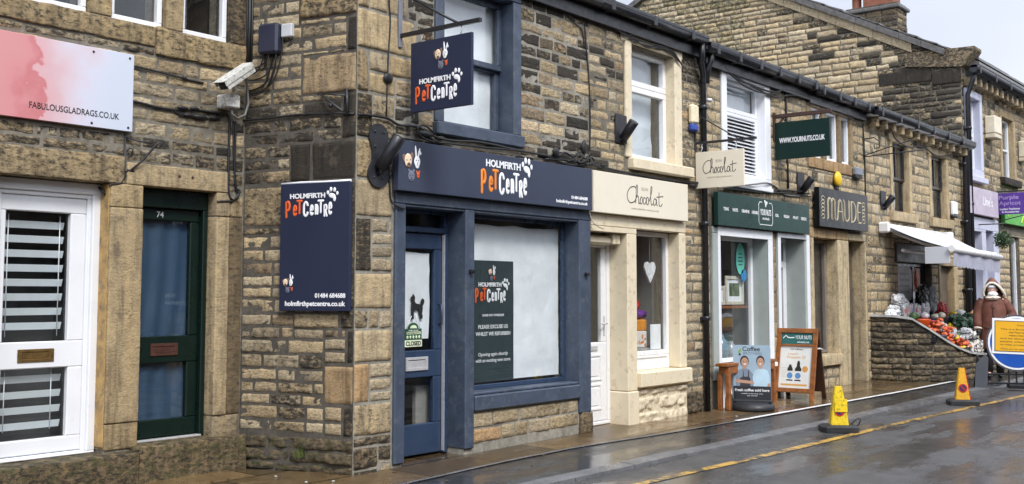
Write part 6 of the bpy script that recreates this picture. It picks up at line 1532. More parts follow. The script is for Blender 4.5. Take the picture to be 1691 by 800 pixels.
# cones
def cone(x, y, ang, mat, label, bent):
    F = ground_frame(x, y, ang); F.translation.z = gz(x, y)-.033
    E_ = thing('traffic_cone', label, 'cone', F.translation, 'no parking cones along the yellow line')
    mb = MB(F); 
    n = 8; 
    P0 = [(-.17, -.17), (.17, -.17), (.20, -.12), (.20, .12), (.17, .17), (-.17, .17), (-.20, .12), (-.20, -.12)]
    k = mb.verts([(a*1.0, 0, b) for a, b in P0]+[(a, .055, b) for a, b in P0]+[(a*.82, .075, b*.82) for a, b in P0])
    for l in (0, 1):
        for i in range(8): j = (i+1) % 8; mb.face((k+l*8+i, k+l*8+8+i, k+l*8+8+j, k+l*8+j))
    mb.face([k+16+i for i in range(8)][::-1]); mb.build('base', 'rubber', E_)
    mb = MB(F)
    H = [(.076, .100, .072), (.12, .094, .068), (.30, .07, .055), (.44, .050, .045), (.50, .040, .038)]
    R_ = []
    for h, a, b in H:
        c = .012; R_ += [(-a+c, h, b), (a-c, h, b), (a, h, b-c), (a, h, -b+c), (a-c, h, -b), (-a+c, h, -b), (-a, h, -b+c), (-a, h, b-c)]
    k = mb.verts(R_)
    for l in range(len(H)-1):
        for i in range(8): j = (i+1) % 8; mb.m = 1 if i in (1, 2) else 0; mb.face((k+l*8+i, k+l*8+j, k+l*8+8+j, k+l*8+8+i))
    mb.m = 0; mb.face([k+(len(H)-1)*8+i for i in range(8)]); mb.build('body', [mat, mat if bent else 'red'], E_)
    # round no waiting badge on the sloping front
    T = F @ Matrix.Translation((0, .23, .0625)) @ Matrix.Rotation(math.atan2(.026, .38)*-1, 4, 'X')
    mb = MB(T); mb.m = 0; mb.prism([(.058*math.cos(a), .058*math.sin(a)) for a in np.linspace(0, 2*PI, 20, endpoint=False)], .0, .004); mb.m = 1; mb.prism([(.042*math.cos(a), .042*math.sin(a)) for a in np.linspace(0, 2*PI, 20, endpoint=False)], .004, .0055)
    mb.m = 0; c45 = math.cos(PI/4); w_ = .009; mb.prism([(-.04*c45-w_*c45, .04*c45-w_*c45), (.04*c45-w_*c45, -.04*c45-w_*c45), (.04*c45+w_*c45, -.04*c45+w_*c45), (-.04*c45+w_*c45, .04*c45+w_*c45)], .0055, .0065)
    mb.build('badge', ['red', plain('badge navy', (.02, .025, .09), .4)], E_)
    if bent:
        mb = MB(T); mb.sheet(None, -.055, .085, -.01, .13, .018, .012, .02, 10, 3); mb.build('peeling_sticker', 'yellow', E_)
        mb = MB(F); mb.tube(spline([(.14, .08, .0), (.20, .14, .02), (.25, .12, -.04), (.23, .05, -.1), (.14, .07, -.1)], 6), .006, 6); mb.build('cord', 'black', E_)
cone(5.17, -1.93, 215, 'yellow', 'bright dirty yellow cone with a peeling sticker, nearer of the two', True)
cone(8.87, -2.19, 205, 'amber', 'amber no parking cone with a round red badge, farther of the two', False)
# road works sign
F = ground_frame(11.45, -2.12, 204)
E_ = thing('road_sign', 'round blue road sign under a yellow information plate on a low grey frame', 'sign', F.translation)
grey = plain('dark grey plastic', (.075, .08, .095), .5)
mb = MB(F); mb.lathe((0, 0, .02), [], 1) if False else None
cx_, cz_ = .14, .70
circ = lambda r, n=40: [(cx_+r*math.cos(a), cz_+r*math.sin(a)) for a in np.linspace(0, 2*PI, n, endpoint=False)]
mb.prism(circ(.44), .0, .02); mb.build('backing_disc', grey, E_)
mb = MB(F); mb.prism(circ(.415), .021, .025); mb.build('white_border', 'letter', E_)
mb = MB(F); mb.prism(circ(.385), .0255, .028); mb.build('blue_disc', plain('road sign blue', (.012, .085, .42), .35, var=.08), E_)
PT_ = F @ Matrix.Translation((0, 0, .03)) @ Matrix.Rotation(math.radians(-2), 4, 'Z')
mb = MB(PT_); mb.box(-.24, .62, .53, 1.08, .0, .006, .002); mb.build('plate', 'letter', E_)
mb = MB(PT_); mb.slab(-.205, .585, .565, 1.045, [(-.195, .575, .575, 1.035)], .0062, .0075); mb.box(-.194, .574, .576, 1.034, .0062, .0072); mb.build('plate_face', plain('information plate amber', (.80, .42, .02), .4, var=.04), E_)
mb = MB(PT_); mb.slab(-.205, .585, .565, 1.045, [(-.195, .575, .575, 1.035)], .0076, .009)
for k, s_ in enumerate(('This is a Social distancing', 'area. Please keep left and', 'respect others. Stay safe', 'and be thoughtful of all', 'people when passing by', 'to help protect everyone')):
    write(mb, s_, .19, .905-k*.048, w=.62-(.25 if k in (1, 2) else 0), h=.024, z=.0075, align='C')
write(mb, 'Thank you for your support today', .19, .60, w=.62, h=.02, z=.0075, align='C'); write(mb, 'Council', .19, .97, w=.14, h=.022, z=.0075, align='C')
mb.build('lettering', 'ink', E_)
for x0 in (-.46, .56):
    mb = MB(F); k = 1 if x0 < 0 else -1
    mb.prism([(x0-.02*k, -.03), (x0+.16*k, -.03), (x0+.19*k, .46), (x0+.15*k, .52), (x0+.0*k, .36)][::k], -.04, .0); mb.build('leg', grey, E_)
mb = MB(F); mb.box(-.35, .55, .20, .225, -.035, -.005, .004); mb.box(-.35, .55, .06, .085, -.035, -.005, .004)
for x in (.02, .13, .24): mb.box(x-.012, x+.012, .03, .36, -.03, -.01, .003)
mb.box(0, .26, .0, .06, -.12, .1, .01); mb.build('rail_frame', 'black', E_)
for x0 in (-.42, .58):
    mb = MB(F); mb.tube([(x0, .5, -.03), (x0, -.03, -.45)], .02, 6); mb.build('back_strut', 'black', E_)
# ---------------------------------------------------------------- raised stall wall
E_ = thing('stone_wall', 'dark mossy low stone wall sweeping down round the greengrocer stall', 'wall', (11.4, -.3, .07))
PATH = [(11.34, .0), (11.40, -.40), (11.46, -.66), (11.60, -.88), (11.78, -1.06), (12.02, -1.20), (12.4, -1.27), (13.0, -1.31), (14.2, -1.34), (16.4, -1.38)]
HT = [1.17, 1.16, 1.12, .95, .78, .64, .55, .50, .47, .46]
PV = [Vector((*p, 0)) for p in PATH]; SL = [0.]
for a, b in zip(PV, PV[1:]): SL.append(SL[-1]+(b-a).length)
hw = lambda X: np.interp(X, SL, HT)
rng = random.Random(12); mbs = MB()
def bend(mb):
    for k, V in enumerate(mb.V):
        px, py = np.interp(V[:, 0], SL, [p[0] for p in PATH]), np.interp(V[:, 0], SL, [p[1] for p in PATH])
        tx = np.interp(V[:, 0]+.12, SL, [p[0] for p in PATH])-np.interp(V[:, 0]-.12, SL, [p[0] for p in PATH]); ty = np.interp(V[:, 0]+.12, SL, [p[1] for p in PATH])-np.interp(V[:, 0]-.12, SL, [p[1] for p in PATH])
        l = np.hypot(tx, ty); mb.V[k] = np.stack([px+ty/l*V[:, 2], py-tx/l*V[:, 2], V[:, 1]], -1)
ss = np.arange(0, SL[-1], .06)
for u, v in zip(ss, ss[1:]):
    k = mbs.verts([(u, -.02, -.004), (v, -.02, -.004), (v, hw(v)-.02, -.004), (u, hw(u)-.02, -.004), (u, -.02, -.2), (v, -.02, -.2), (v, hw(v)-.02, -.2), (u, hw(u)-.02, -.2)])
    for f in ((0, 1, 2, 3), (5, 4, 7, 6), (3, 2, 6, 7)): mbs.face([k+i for i in f], 0)
mbs.m = 1
for r in courses(0, SL[-1], .07, 1.2, [], (.085, .12), (.22, .5), rng):
    if hw((r[0]+r[1])/2)-.03 > r[2]+.02:
        t = (rng.uniform(.2, .6), rng.uniform(.36, .62), rng.uniform(.1, .45))
        mbs.stone(*r, t, .022, .012, .04, .005, .015, moss=.14, top=lambda X: np.maximum(r[2]+.002, hw(X)-.025))
bend(mbs)
mbs.build('wall', ['mortar_dark', 'stone'], E_, tint=True)
mb = MB(); n = len(PATH); Pn = []
for i, (p, h) in enumerate(zip(PATH, HT)):
    a = Vector((*PATH[max(0, i-1)], 0)); b = Vector((*PATH[min(n-1, i+1)], 0)); t_ = (b-a).normalized(); o_ = t_.cross(Vector((0, 0, 1)))
    P = Vector((*p, 0)); Pn.append((P+o_*.045+Vector((0, 0, h)), P-o_*.20+Vector((0, 0, h))))
k = mb.verts([tuple(v) for a, b in Pn for v in (a, b)]+[tuple(v-Vector((0, 0, .035))) for a, b in Pn for v in (a, b)])
for i in range(n-1):
    q0, q1 = k+2*i, k+2*i+2; m0, m1 = q0+2*n, q1+2*n
    for f in ((q0, q1, q1+1, q0+1), (q0, m0, m1, q1), (q0+1, q1+1, m1+1, m0+1), (m0, m0+1, m1+1, m1)): mb.face(f)
mb.build('coping', plain('wet pale coping', (.42, .42, .41), .22, var=.35, scale=6), E_)
# sloping stall boards behind the wall
E_ = thing('stall_stand', 'dark stepped boards of the greengrocer stall behind the low wall', 'stand', (13.8, -.7, .4))
dk = plain('dark stall boards', (.03, .03, .033), .5)
for y0, y1, z, x0 in ((-.34, -.02, 1.08, 11.6), (-.66, -.36, .86, 11.7), (-.94, -.68, .68, 11.9), (-1.12, -.96, .52, 12.2)):
    mb = MB(); mb.box(x0, 16.2, y0, y1, z-.04, z, .006); mb.box(x0+.05, 16.1, y0+.01, y0+.03, .08, z-.042); mb.build('board', dk, E_)
# produce
def blob(P, r, mat, name, label, cat, nz=.30, group=None, rot=0.):
    mb = MB(); mb.ell(P, r, 30, 20, rot, nz, RNG.random()*40, .26, facet=True); return solo(mb, name, mat, label, cat, group)
plas = plain('cloudy white plastic', (.62, .63, .65), .25, var=.18, scale=14, bmp=.5, bscale=25)
plas2 = plain('clear crinkled plastic', (.42, .44, .46), .2, var=.3, scale=18, bmp=.6, bscale=25)
rng = random.Random(30); net = plain('orange net bag', (.62, .13, .05), .4, var=.5, scale=30, bmp=.6, bscale=60)
for i, (p, r) in enumerate((((12.0, -.16, 1.20), (.20, .12, .13)), ((12.36, -.14, 1.40), (.22, .12, .12)), ((12.46, -.20, 1.22), (.22, .13, .16)), ((12.85, -.22, 1.20), (.20, .12, .13)))):
    blob(p, r, plas, 'plastic_bag', ('white bag lying at the left end of the stall', 'white bag topmost on the heap of bags', 'white bag under the topmost one', 'white bag right of the heap beside the orange pot')[i], 'bag', .35, 'white bags on the back of the stall')
blob((11.78, -.20, 1.16), (.13, .10, .09), 'paper', 'paper_bag', 'small creased white paper bag on the wall end', 'bag', .4)
blob((13.75, .02-.12, 1.42), (.32, .10, .30), plain('black bag', (.012, .012, .014), .35), 'bin_bag', 'black sack hanging at the greengrocer window', 'sack', .3)
blob((14.05, -.18, 1.42), (.12, .08, .26), plas2, 'plastic_bag', 'pale striped bag beside the black sack', 'bag', .3)
blob((14.45, -.2, 1.20), (.26, .12, .17), plain('red checked bag', (.42, .03, .03), .5, var=.7, scale=30), 'shopping_bag', 'dark red checked bag at the doorway end of the stall', 'bag', .25)
mb = MB(); mb.lathe((12.50, -.46, .86), [(.13, 0), (.16, .20), (.17, .22), (.15, .22)], 16, axis=2); solo(mb, 'plant_pot', plain('orange pot', (.70, .10, .02), .4), 'bright orange pot below the white bags', 'pot')
mb = MB(); mb.lathe((12.85, -.50, .86), [(.12, 0), (.15, .17), (.16, .19), (.14, .19)], 16, axis=2); solo(mb, 'plant_pot', plain('red pot', (.40, .03, .02), .4), 'dull red pot right of the orange pot', 'pot')
mb = MB(); mb.lathe((13.25, -.22, 1.08), [(.13, 0), (.16, .18), (.17, .2), (.15, .2)], 16, axis=2); solo(mb, 'tub', 'upvc', 'round white tub behind the blue bag', 'tub')
blob((13.15, -.50, .95), (.20, .12, .10), plain('blue bag', (.02, .04, .30), .4, var=.3), 'plastic_bag', 'deep blue bag in front of the white tub', 'bag', .3)
for i, (p, r) in enumerate((((12.35, -.80, .90), (.20, .15, .20)), ((12.62, -.88, .80), (.22, .14, .16)), ((12.95, -.98, .66), (.22, .12, .12)))):
    mb = MB(); mb.m = 0
    for k in range(34):
        d = Vector((rng.gauss(0, .5), rng.gauss(0, .5), rng.gauss(0, .5)));  d = d*(min(1, .95/max(.01, d.length)))
        mb.ell((p[0]+d.x*r[0], p[1]+d.y*r[1], p[2]+d.z*r[2]), (.075, .028, .030), 10, 6, rng.uniform(0, 3.1), .25, k)
    mb.m = 1
    for k in range(5): mb.ell((p[0]+rng.uniform(-.1, .1), p[1]+rng.uniform(-.12, 0), p[2]+rng.uniform(.0, .12)), (.06, .04, .05), 12, 8, 0, .3, k*3.3, .3, True)
    solo(mb, 'net_bag', [net, plas2], ('upper orange net of carrots leaning on the tray', 'middle orange net of carrots', 'lowest orange net of carrots near the front edge')[i], 'bag', 'orange nets of carrots')
    blob((p[0]+.28, p[1]+.05, p[2]+.02), (.13, .10, .12), plas2, 'clear_bag', ('clear bag beside the upper orange net', 'clear bag beside the middle orange net', 'clear bag beside the lowest orange net')[i], 'bag', .4)
lf = plain('leaf green', (.035, .085, .02), .5, var=.6, scale=20, bmp=.5, bscale=30); rng = random.Random(31); lf2 = plain('dark cabbage green', (.015, .045, .025), .5, var=.6, scale=14)
for i, (p, r) in enumerate((((14.2, -.58, .99), (.24, .16, .15)), ((14.6, -.66, .93), (.26, .16, .14)), ((15.1, -.5, .98), (.25, .18, .16)))):
    blob(p, r, lf2, 'cabbage', ('dark cabbage nearest the orange nets', 'dark cabbage between its two neighbours', 'dark cabbage nearest the drainpipe')[i], 'cabbage', .45, 'dark cabbages on the stall')
for i, (x, y, z) in enumerate(((14.75, -.80, .80), (15.2, -.82, .80), (13.9, -.80, .80))):
    blob((x, y, z), (.18, .14, .11), plas, 'clear_bag', ('white bag below the middle cabbage', 'white bag far along the stall', 'white bag below the cabbage by the nets')[i], 'bag', .35)
mb = MB()
for k in range(5): mb.tube([(15.5+.04*k, -.75, .86), (15.45+.05*k, -.6, .98), (15.36+.08*k, -.45, 1.14)], [.02, .022, .012], 6)
solo(mb, 'leeks', lf, 'bunch of green leeks standing up at the far end of the stall', 'leeks')
fruit = [plain('lemon', (.72, .52, .03), .4), plain('orange fruit', (.75, .24, .02), .4), lf, plain('pale turnip', (.70, .66, .55), .4)]
for i in range(4):
    x = 12.55+i*.75
    E_ = thing('produce_tray', ('black tray of mixed fruit nearest the sweeping wall', 'black tray of fruit second from the sweeping wall', 'black tray of fruit third from the sweeping wall', 'black tray of fruit at the far end of the front board')[i], 'tray', (x, -1.04, .52), 'trays of fruit along the front board')
    mb = MB(); mb.box(x-.34, x+.34, -1.12, -.97, .525, .535); mb.box(x-.35, x+.35, -1.135, -1.12, .52, .60); mb.box(x-.35, x+.35, -.97, -.955, .52, .60); mb.box(x-.35, x-.335, -1.12, -.97, .52, .60); mb.box(x+.335, x+.35, -1.12, -.97, .52, .60); mb.build('crate', 'black', E_)
    for k in range(14):
        mb = MB(); mb.ell((x-.29+.09*(k % 7), -1.085+.07*(k//7), .57+.02*RNG.random()), (.042, .038, .038), 10, 8)
        mb.build('fruit', fruit[(k*7+i*3+k//3) % 4], E_)
for k in range(44):
    x = rng.uniform(12.1, 15.9); row = rng.choice((0, 1, 2, 2)); y, z = ((-.42, 1.08), (-.55, .88), (-.85, .70))[row]
    cn, cm = (('green', lf), ('yellow', fruit[0]), ('orange', fruit[1]), ('cream', fruit[3]), ('white', plas), ('white', plas))[k % 6]
    q_ = rng.uniform(.05, .09); mb = MB(); mb.ell((x, y+rng.uniform(-.06, .06), z+q_*.6), (q_*1.3, q_, q_*.9), 16, 10, rng.uniform(0, 3), .3, k*1.7, .14)
    solo(mb, 'small_bag', cm, 'small crumpled %s bag of produce on the stall boards' % cn, 'bag', 'small %s bags on the stall' % cn)
for k in range(7):
    mb = MB(FRONT); x = 12.15+.2*k+rng.uniform(-.03, .03); z = 1.22+.05*rng.random()
    mb.fr = Matrix.Translation((x, -.30, z)) @ Matrix.Rotation(rng.uniform(-.5, .5), 4, 'Y') @ front(0); mb.m = 0; mb.box(-.07, .07, -.12, .10, -.015, .015, .01); mb.m = 1; mb.box(-.05, .05, -.05, .03, .0155, .017)
    solo(mb, 'seed_packet', [plas2, plain('packet print', [(.45, .08, .07), (.5, .3, .3), (.1, .2, .4)][k % 3], .5)], 'printed clear packet leaning among the white bags', 'packet', 'printed packets on the stall')
mb = MB(); mb.box(11.62, 12.25, -.98, -.70, .70, .83, .02)
solo(mb, 'crate', 'black', 'empty black plastic crate against the sweeping wall', 'crate')
mb = MB(); mb.m = 0
P = [(12.85, 1.40), (13.55, 1.40), (13.62, 1.50), (13.60, 1.95), (13.5, 2.02), (12.90, 2.02), (12.82, 1.95), (12.80, 1.5)]
mb.fr = FRONT; mb.prism(P, -.06, -.045); mb.m = 1
for k, s_ in enumerate(('Greengrocer', 'fresh local', 'produce', 'fruit & veg')): write(mb, s_, 13.2, 1.86-k*.11, w=.52, h=.06, z=-.0445, align='C', m=1)
solo(mb, 'notice_board', [plain('pale grey board', (.42, .43, .45), .5), plain('grey lettering', (.26, .26, .28), .5)], 'pale grey shaped notice hanging in the greengrocer window', 'sign')
mb = MB(FRONT); mb.box(13.85, 14.2, 1.55, 2.0, -.10, -.09); mb.ell((14.0, 1.78, -.09), (.12, .18, .03), 12, 8, noise_=.3)
solo(mb, 'poster', plain('orange red poster', (.55, .14, .05), .5, var=.6, scale=9), 'orange and red poster beside the pale notice', 'poster')
mb = MB(FRONT); mb.box(14.85, 15.6, 2.30, 2.60, .01, .03); solo(mb, 'poster', plain('fruit picture', (.62, .30, .12), .5, var=.7, scale=6), 'bright fruit picture on the wall above the doorway', 'poster')
# awning
E_ = thing('awning', 'white pull-out awning with a scalloped edge over the greengrocer stall', 'awning', (13.4, -.1, 2.6))
fab = plain('white awning cloth', (.56, .58, .63), .6, var=.05, scale=3)
mb = MB(FRONT); mb.tube([(11.85, 2.66, .10), (15.35, 2.64, .10)], .07, 14); mb.box(11.80, 11.87, 2.56, 2.75, .0, .20, .03); mb.box(15.33, 15.4, 2.55, 2.73, .0, .2, .03); mb.build('cassette', 'upvc', E_)
mb = MB(FRONT)
X, T_ = np.meshgrid(np.linspace(0, 1, 24), np.linspace(0, 1, 10), indexing='ij')
XX = (11.95+(15.25-11.95)*X)*(1-T_)+(11.95+(14.75-11.95)*X)*T_
YY = 2.68*(1-T_)+(2.27-.07*X)*T_-.035*np.sin(T_*PI)*1.0; ZZ = .12+1.06*T_
mb.grid(XX, YY, ZZ); mb.grid(XX, YY-.008, ZZ, flip=True); mb.build('cloth', fab, E_)
mb = MB(FRONT); mb.tube([(11.88, 2.265, 1.20), (14.82, 2.195, 1.20)], .055, 12); mb.build('front_bar', 'upvc', E_)
mb = MB(FRONT); nx = 70
xs = np.linspace(11.95, 14.75, nx)
def vrow(f): return [(x, 2.23-.07*(x-11.95)/2.8-f(x), 1.20+.012*math.sin(x*9)) for x in xs]
k = mb.verts(vrow(lambda x: 0)+vrow(lambda x: .24+.022*abs(math.sin(x*PI/.16))))
for i in range(nx-1): mb.face((k+i, k+nx+i, k+nx+i+1, k+i+1), sm=True)
mb.build('valance', plain('lilac grey cloth', (.36, .37, .45), .7, var=.1), E_)
for x in (12.3, 14.6):
    mb = MB(FRONT); mb.tube([(x, 2.58, .1), (x+.25, 2.38, .55)], .025, 8); mb.tube([(x+.25, 2.38, .55), (x+.02, 2.25, 1.18)], .022, 8); mb.build('folding_arm', 'upvc', E_)
mb = MB(FRONT); mb.tube([(12.3, 2.27, .25), (13.6, 2.25, .25)], .03, 10); mb.build('heater_tube', 'steel', E_)
mb = MB(side(11.93, 0)); mb.box(.75, 1.16, 2.02, 2.30, -.01, .01, .004); o_ = mb.build('end_flap', fab, E_)
# topiary ball
mb = MB(); rng = random.Random(2); c = Vector((17.72, -.5, 2.66))
for k in range(650):
    u = rng.uniform(-1, 1); a = rng.uniform(0, 2*PI); s_ = math.sqrt(1-u*u); d = Vector((s_*math.cos(a), s_*math.sin(a), u)); p = c+d*rng.uniform(.12, .185)
    t1 = d.orthogonal().normalized(); t1.rotate(Matrix.Rotation(rng.uniform(0, 6.28), 3, d)); t2 = (d*rng.uniform(.3, 1)+t1*.6).normalized(); w_ = t1.cross(t2)*.016
    q_ = mb.verts([tuple(p-w_), tuple(p+w_), tuple(p+t2*.05)]); mb.face((q_, q_+1, q_+2))
E_ = thing('hanging_plant', 'clipped green topiary ball hanging outside the end building', 'plant', c)
mb.build('foliage', lf, E_)
mb = MB(); mb.ell(tuple(c), (.12, .12, .12), 12, 8); mb.tube([tuple(c+Vector((0, 0, .2))), (17.72, -.5, 3.0)], .008, 5); mb.tube([(17.72, -.55, 3.0), (17.72, 0, 3.0)], .012, 6); mb.build('hanger', 'black', E_)
# weed at the foot of the splayed wall
mb = MB(); wp = CORNER+RD*.52+RN*.03
for k in range(24):
    a = rng.uniform(0, 2*PI); b = wp+Vector((rng.uniform(-.03, .03), rng.uniform(-.05, .05), .12)); h_ = rng.uniform(.05, .12)
    t_ = b+Vector((RN.x*.03+math.cos(a)*.03, RN.y*.03+math.sin(a)*.03, h_)); w_ = Vector((.004, -.004, 0))
    q_ = mb.verts([tuple(b-w_), tuple(b+w_), tuple(t_)]); mb.face((q_, q_+1, q_+2))
solo(mb, 'weed', plain('fresh grass', (.08, .11, .025), .5), 'small tuft of grass growing from the base of the splayed wall', 'weed')

# ================================================================== the woman
WF = ground_frame(13.30, -1.44, 196)
E_ = thing('person', 'person in a brown hooded coat and white face covering carrying a patterned bag', 'person', WF.translation)
def skin_body(J, edges, name, mat, parent):
    me = bpy.data.meshes.new(name); me.from_pydata([tuple(WF @ Vector(p[:3])) for p in J], edges, [])
    o = bpy.data.objects.new(name, me); COL.objects.link(o)
    md = o.modifiers.new('skin', 'SKIN'); md.use_smooth_shade = True
    for i, p in enumerate(J):
        sv = me.skin_vertices[0].data[i]; r = p[3]; sv.radius = (r, r) if not isinstance(r, tuple) else r; sv.use_root = (i == 0)
    sb = o.modifiers.new('sub', 'SUBSURF'); sb.levels = 2; sb.render_levels = 2
    dg = bpy.context.evaluated_depsgraph_get(); dg.update()
    m2 = bpy.data.meshes.new_from_object(o.evaluated_get(dg)); bpy.data.objects.remove(o); m2.name = name
    m2.materials.clear(); m2.materials.append(mat); m2.polygons.foreach_set('use_smooth', [True]*len(m2.polygons))
    b = bpy.data.objects.new(name, m2); COL.objects.link(b); adopt(b, parent); return b
J = [(0, .88, 0, .13), (0, 1.05, 0, .125), (0, 1.22, 0, .14), (0, 1.34, -.01, .10), (0, 1.40, 0, .05), (0, 1.44, .03, .06), (0, 1.50, .08, .10), (0, 1.58, .05, .08),
     (-.16, 1.32, 0, .055), (-.22, 1.08, .02, .045), (-.235, .86, .08, .035), (-.24, .78, .10, .03),
     (.16, 1.32, 0, .055), (.27, 1.10, -.03, .045), (.20, .94, .10, .035), (.15, .93, .15, .03),
     (-.08, .82, 0, .085), (-.09, .46, .04, .055), (-.09, .10, .02, .04), (-.09, .04, .10, .035), (.08, .82, 0, .085), (.09, .46, 0, .055), (.09, .10, -.10, .04), (.09, .04, -.02, .035)]
ed = [(0, 1), (1, 2), (2, 3), (3, 4), (4, 5), (5, 6), (6, 7), (3, 8), (8, 9), (9, 10), (10, 11), (3, 12), (12, 13), (13, 14), (14, 15), (0, 16), (16, 17), (17, 18), (18, 19), (0, 20), (20, 21), (21, 22), (22, 23)]
skin_body(J, ed, 'body', plain('skin', (.66, .40, .31), .5), E_)
coat_m = plain('brown suede coat', (.15, .055, .036), .75, var=.3, scale=10, bmp=.3, bscale=20); fleece = plain('cream fleece', (.82, .74, .62), .9, var=.15, scale=30, bmp=.8, bscale=60)
def loft(mb, rings, n=24):
    P = []
    for (x, y, z, rx, rz) in rings:
        for j in range(n): a = 2*PI*j/n; w_ = 1+.03*math.sin(a*5+y*9)+.10*(n1(math.cos(a)*2.2+3, math.sin(a)*2.2, y*7)-.5); P.append((x+rx*w_*math.cos(a), y, z-rz*w_*math.sin(a)))
    k = mb.verts(P)
    for i in range(len(rings)-1):
        for j in range(n): j2 = (j+1) % n; mb.face((k+i*n+j, k+i*n+j2, k+(i+1)*n+j2, k+(i+1)*n+j), sm=True)
    mb.face([k+(len(rings)-1)*n+j for j in range(n)]); mb.face([k+j for j in range(n)][::-1])
mb = MB(WF)
loft(mb, [(0, .50, .0, .235, .19), (0, .56, 0, .24, .19), (0, .80, 0, .225, .18), (0, .98, 0, .205, .165), (0, 1.15, 0, .215, .165), (0, 1.28, -.01, .21, .15), (0, 1.36, -.01, .165, .12), (0, 1.41, -.01, .10, .10), (0, 1.43, -.01, .06, .06)])
mb.tube([(-.15, 1.335, -.01), (-.19, 1.27, 0), (-.215, 1.22, .0), (-.228, 1.15, .0), (-.24, 1.09, .01), (-.245, 1.05, .02), (-.247, .99, .04), (-.249, .93, .05), (-.25, .86, .08)], [.08, .088, .086, .092, .080, .086, .074, .080, .068], 14)
mb.tube([(.15, 1.335, -.01), (.19, 1.28, -.02), (.23, 1.22, -.03), (.265, 1.15, -.04), (.30, 1.08, -.04), (.29, 1.03, .01), (.26, .98, .06), (.22, .955, .10), (.19, .935, .13)], [.08, .092, .088, .094, .086, .078, .082, .070, .072], 14)
coat = mb.build('coat', coat_m, E_)
mb = MB(WF)
for y in (.72, .90, 1.06, 1.2): mb.ell((.012, y, .18 if y < 1 else .165), (.016, .016, .01), 8, 6)
mb.box(-.004, .004, .52, 1.30, .165, .186, .002); mb.tube([(-.16, .86, .15), (-.06, .86, .178)], .008, 6); mb.tube([(.06, .86, .178), (.16, .86, .15)], .008, 6); mb.build('buttons', 'wood_dark', coat)
mb = MB(WF)
th = np.linspace(0.02, PI, 12); ph = np.linspace(0, 2*PI, 24, endpoint=True)
# hood: a loose shell draped from its fleece edge back over the head
TR = np.array(spline([(-.135, 1.40, .10), (-.145, 1.47, .13), (-.11, 1.56, .155), (-.04, 1.625, .165), (.03, 1.625, .165), (.10, 1.575, .16), (.165, 1.49, .14), (.20, 1.405, .09)], 5))
tt = np.linspace(0, 1, len(TR)); wv_ = np.sin(tt*PI)
MID = np.stack([TR[:, 0]*.88, TR[:, 1]+.03+.17*wv_, .01+0*tt], -1); BK = np.stack([TR[:, 0]*.45, 1.40+.20*wv_, -.17+.03*(1-wv_)], -1)
us = np.linspace(0, 1, 12)[None, :, None]
SF = (1-us)**2*TR[:, None]+2*us*(1-us)*MID[:, None]+us**2*BK[:, None]
mb.grid(SF[..., 0], SF[..., 1], SF[..., 2]); S2 = SF*.97+np.array([.001, 1.5, 0.])*.03
mb.grid(S2[..., 0], S2[..., 1], S2[..., 2], flip=True); mb.ell((.02, 1.39, -.04), (.17, .07, .13), 18, 10, noise_=.15); mb.build('hood', coat_m, coat)
mb = MB(WF); mb.tube([tuple(p) for p in TR], .020, 8)
mb.ell((0, 1.375, .10), (.125, .045, .075), 18, 10, noise_=.2, crease=.1); mb.build('fleece_trim', fleece, coat)
mb = MB(WF); mb.tube([(-.25, .855, .085), (-.252, .835, .092)], .068, 12); mb.build('cuff', fleece, coat)
mb = MB(WF); mb.ell((.005, 1.435, .115), (.085, .055, .06), 18, 12, noise_=.2, crease=.1); solo_ = mb.build('face_covering', 'paper', E_)
mb = MB(WF); mb.ell((-.01, 1.565, .105), (.072, .034, .06), 14, 8); mb.build('headband', 'paper', E_)
mb = MB(WF); mb.ell((-.035, 1.518, .156), (.008, .004, .006), 8, 6); mb.ell((.03, 1.518, .158), (.008, .004, .006), 8, 6); mb.build('eyes', 'ink', E_)
mb = MB(WF)
for x, z in ((-.09, .085), (.09, -.035)): mb.ell((x, .035, z), (.045, .04, .12), 14, 8)
mb.box(-.1, .1, .0, .001, 0, .001) if False else None
mb.build('shoes', 'ink', E_)
mb = MB(WF)
for x, z in ((-.09, .02), (.09, -.06)): mb.tube([(x*.95, .80, .0), (x, .46, z), (x, .08, z)], [.10, .075, .06], 12)
mb.build('trousers', plain('black trousers', (.02, .02, .025), .7), E_)
mb = MB(WF); mb.ell((-.24, .79, .10), (.045, .05, .04), 10, 8); 
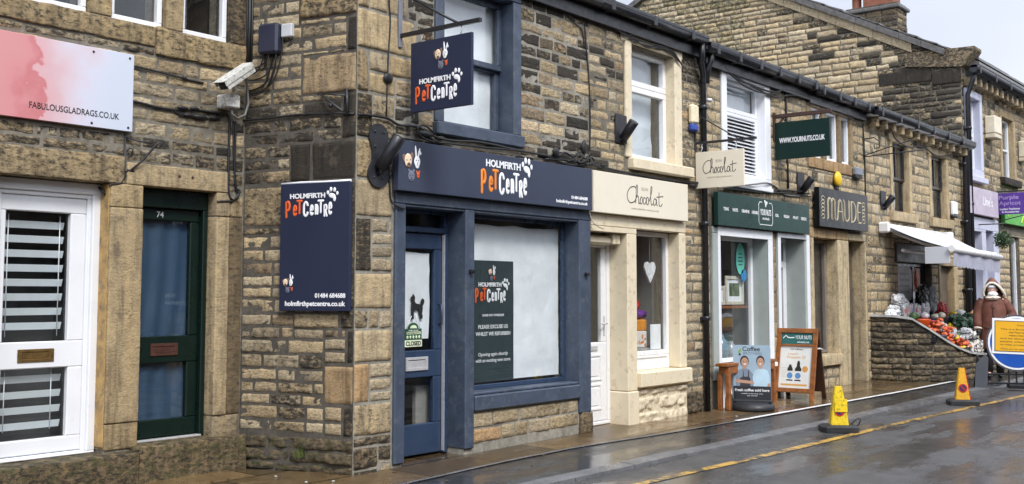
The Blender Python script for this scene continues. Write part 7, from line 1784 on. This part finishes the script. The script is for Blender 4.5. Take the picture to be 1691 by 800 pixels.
for k in range(4): mb.tube([(-.265+.018*k, .775, .12), (-.265+.018*k, .745, .135), (-.262+.018*k, .725, .115)], .010, 6)
mb.tube([(-.215, .79, .125), (-.21, .765, .14)], .011, 6); mb.build('gloves', 'ink', E_)
mb = MB(WF)
X, Y = np.meshgrid(np.linspace(-1, 1, 14), np.linspace(0, 1, 14), indexing='ij')
for sgn in (1, -1):
    Zb = .12+sgn*.045*np.sin(Y*PI*.9+.2)*(1-np.abs(X)**3)
    mb.grid(-.30+.15*X*(.75+.3*Y)+.03*(fbm(np.stack([X*2, Y*2, X*0+sgn], -1), 2)-.5), .66-.34*(1-Y)+.02*np.sin(X*4)-.02, Zb, flip=sgn < 0)
mb.tube([(-.36, .64, .12), (-.28, .74, .12), (-.22, .64, .12)], .010, 6)
m, t, b = newmat('patterned cloth bag'); v = objco(t)
t.links.new(ramp(t, noise(t, v, 16, 3, .6), [(.40, (.70, .66, .60)), (.47, (.70, .66, .60)), (.5, (.05, .045, .05)), (.56, (.05, .045, .05)), (.60, (.45, .42, .38)), (.75, (.66, .62, .56))]), b.inputs['Base Color'])
tag(mb.build('carrier_bag', m), 'black and cream patterned bag held by the person in the brown coat', 'bag')

# scraps on the wet ground
scr = [plain('wet leaf', (.10, .055, .02), .35), plain('pale scrap', (.62, .62, .58), .5)]
rng = random.Random(44)
for k in range(26):
    x = rng.choice((rng.uniform(-1.6, .6), rng.uniform(-1.2, 8))); y = rng.uniform(-.9, -.05) if x > -.4 else rng.uniform(-.3, .9)
    if x < -.4 and y > .9: continue
    mb = MB(); q_ = rng.uniform(.010, .022); mb.ell((x, y, gz(x, y)+.006), (q_*1.3, q_, .004), 8, 5, rng.uniform(0, 3), .4, k)
    solo(mb, 'paper_scrap' if k % 3 == 0 else 'fallen_leaf', scr[1 if k % 3 == 0 else 0], 'tiny pale scrap lying on the wet pavement' if k % 3 == 0 else 'small brown wet leaf lying on the pavement', 'scrap' if k % 3 == 0 else 'leaf', 'pale scraps on the pavement' if k % 3 == 0 else 'wet leaves on the pavement')
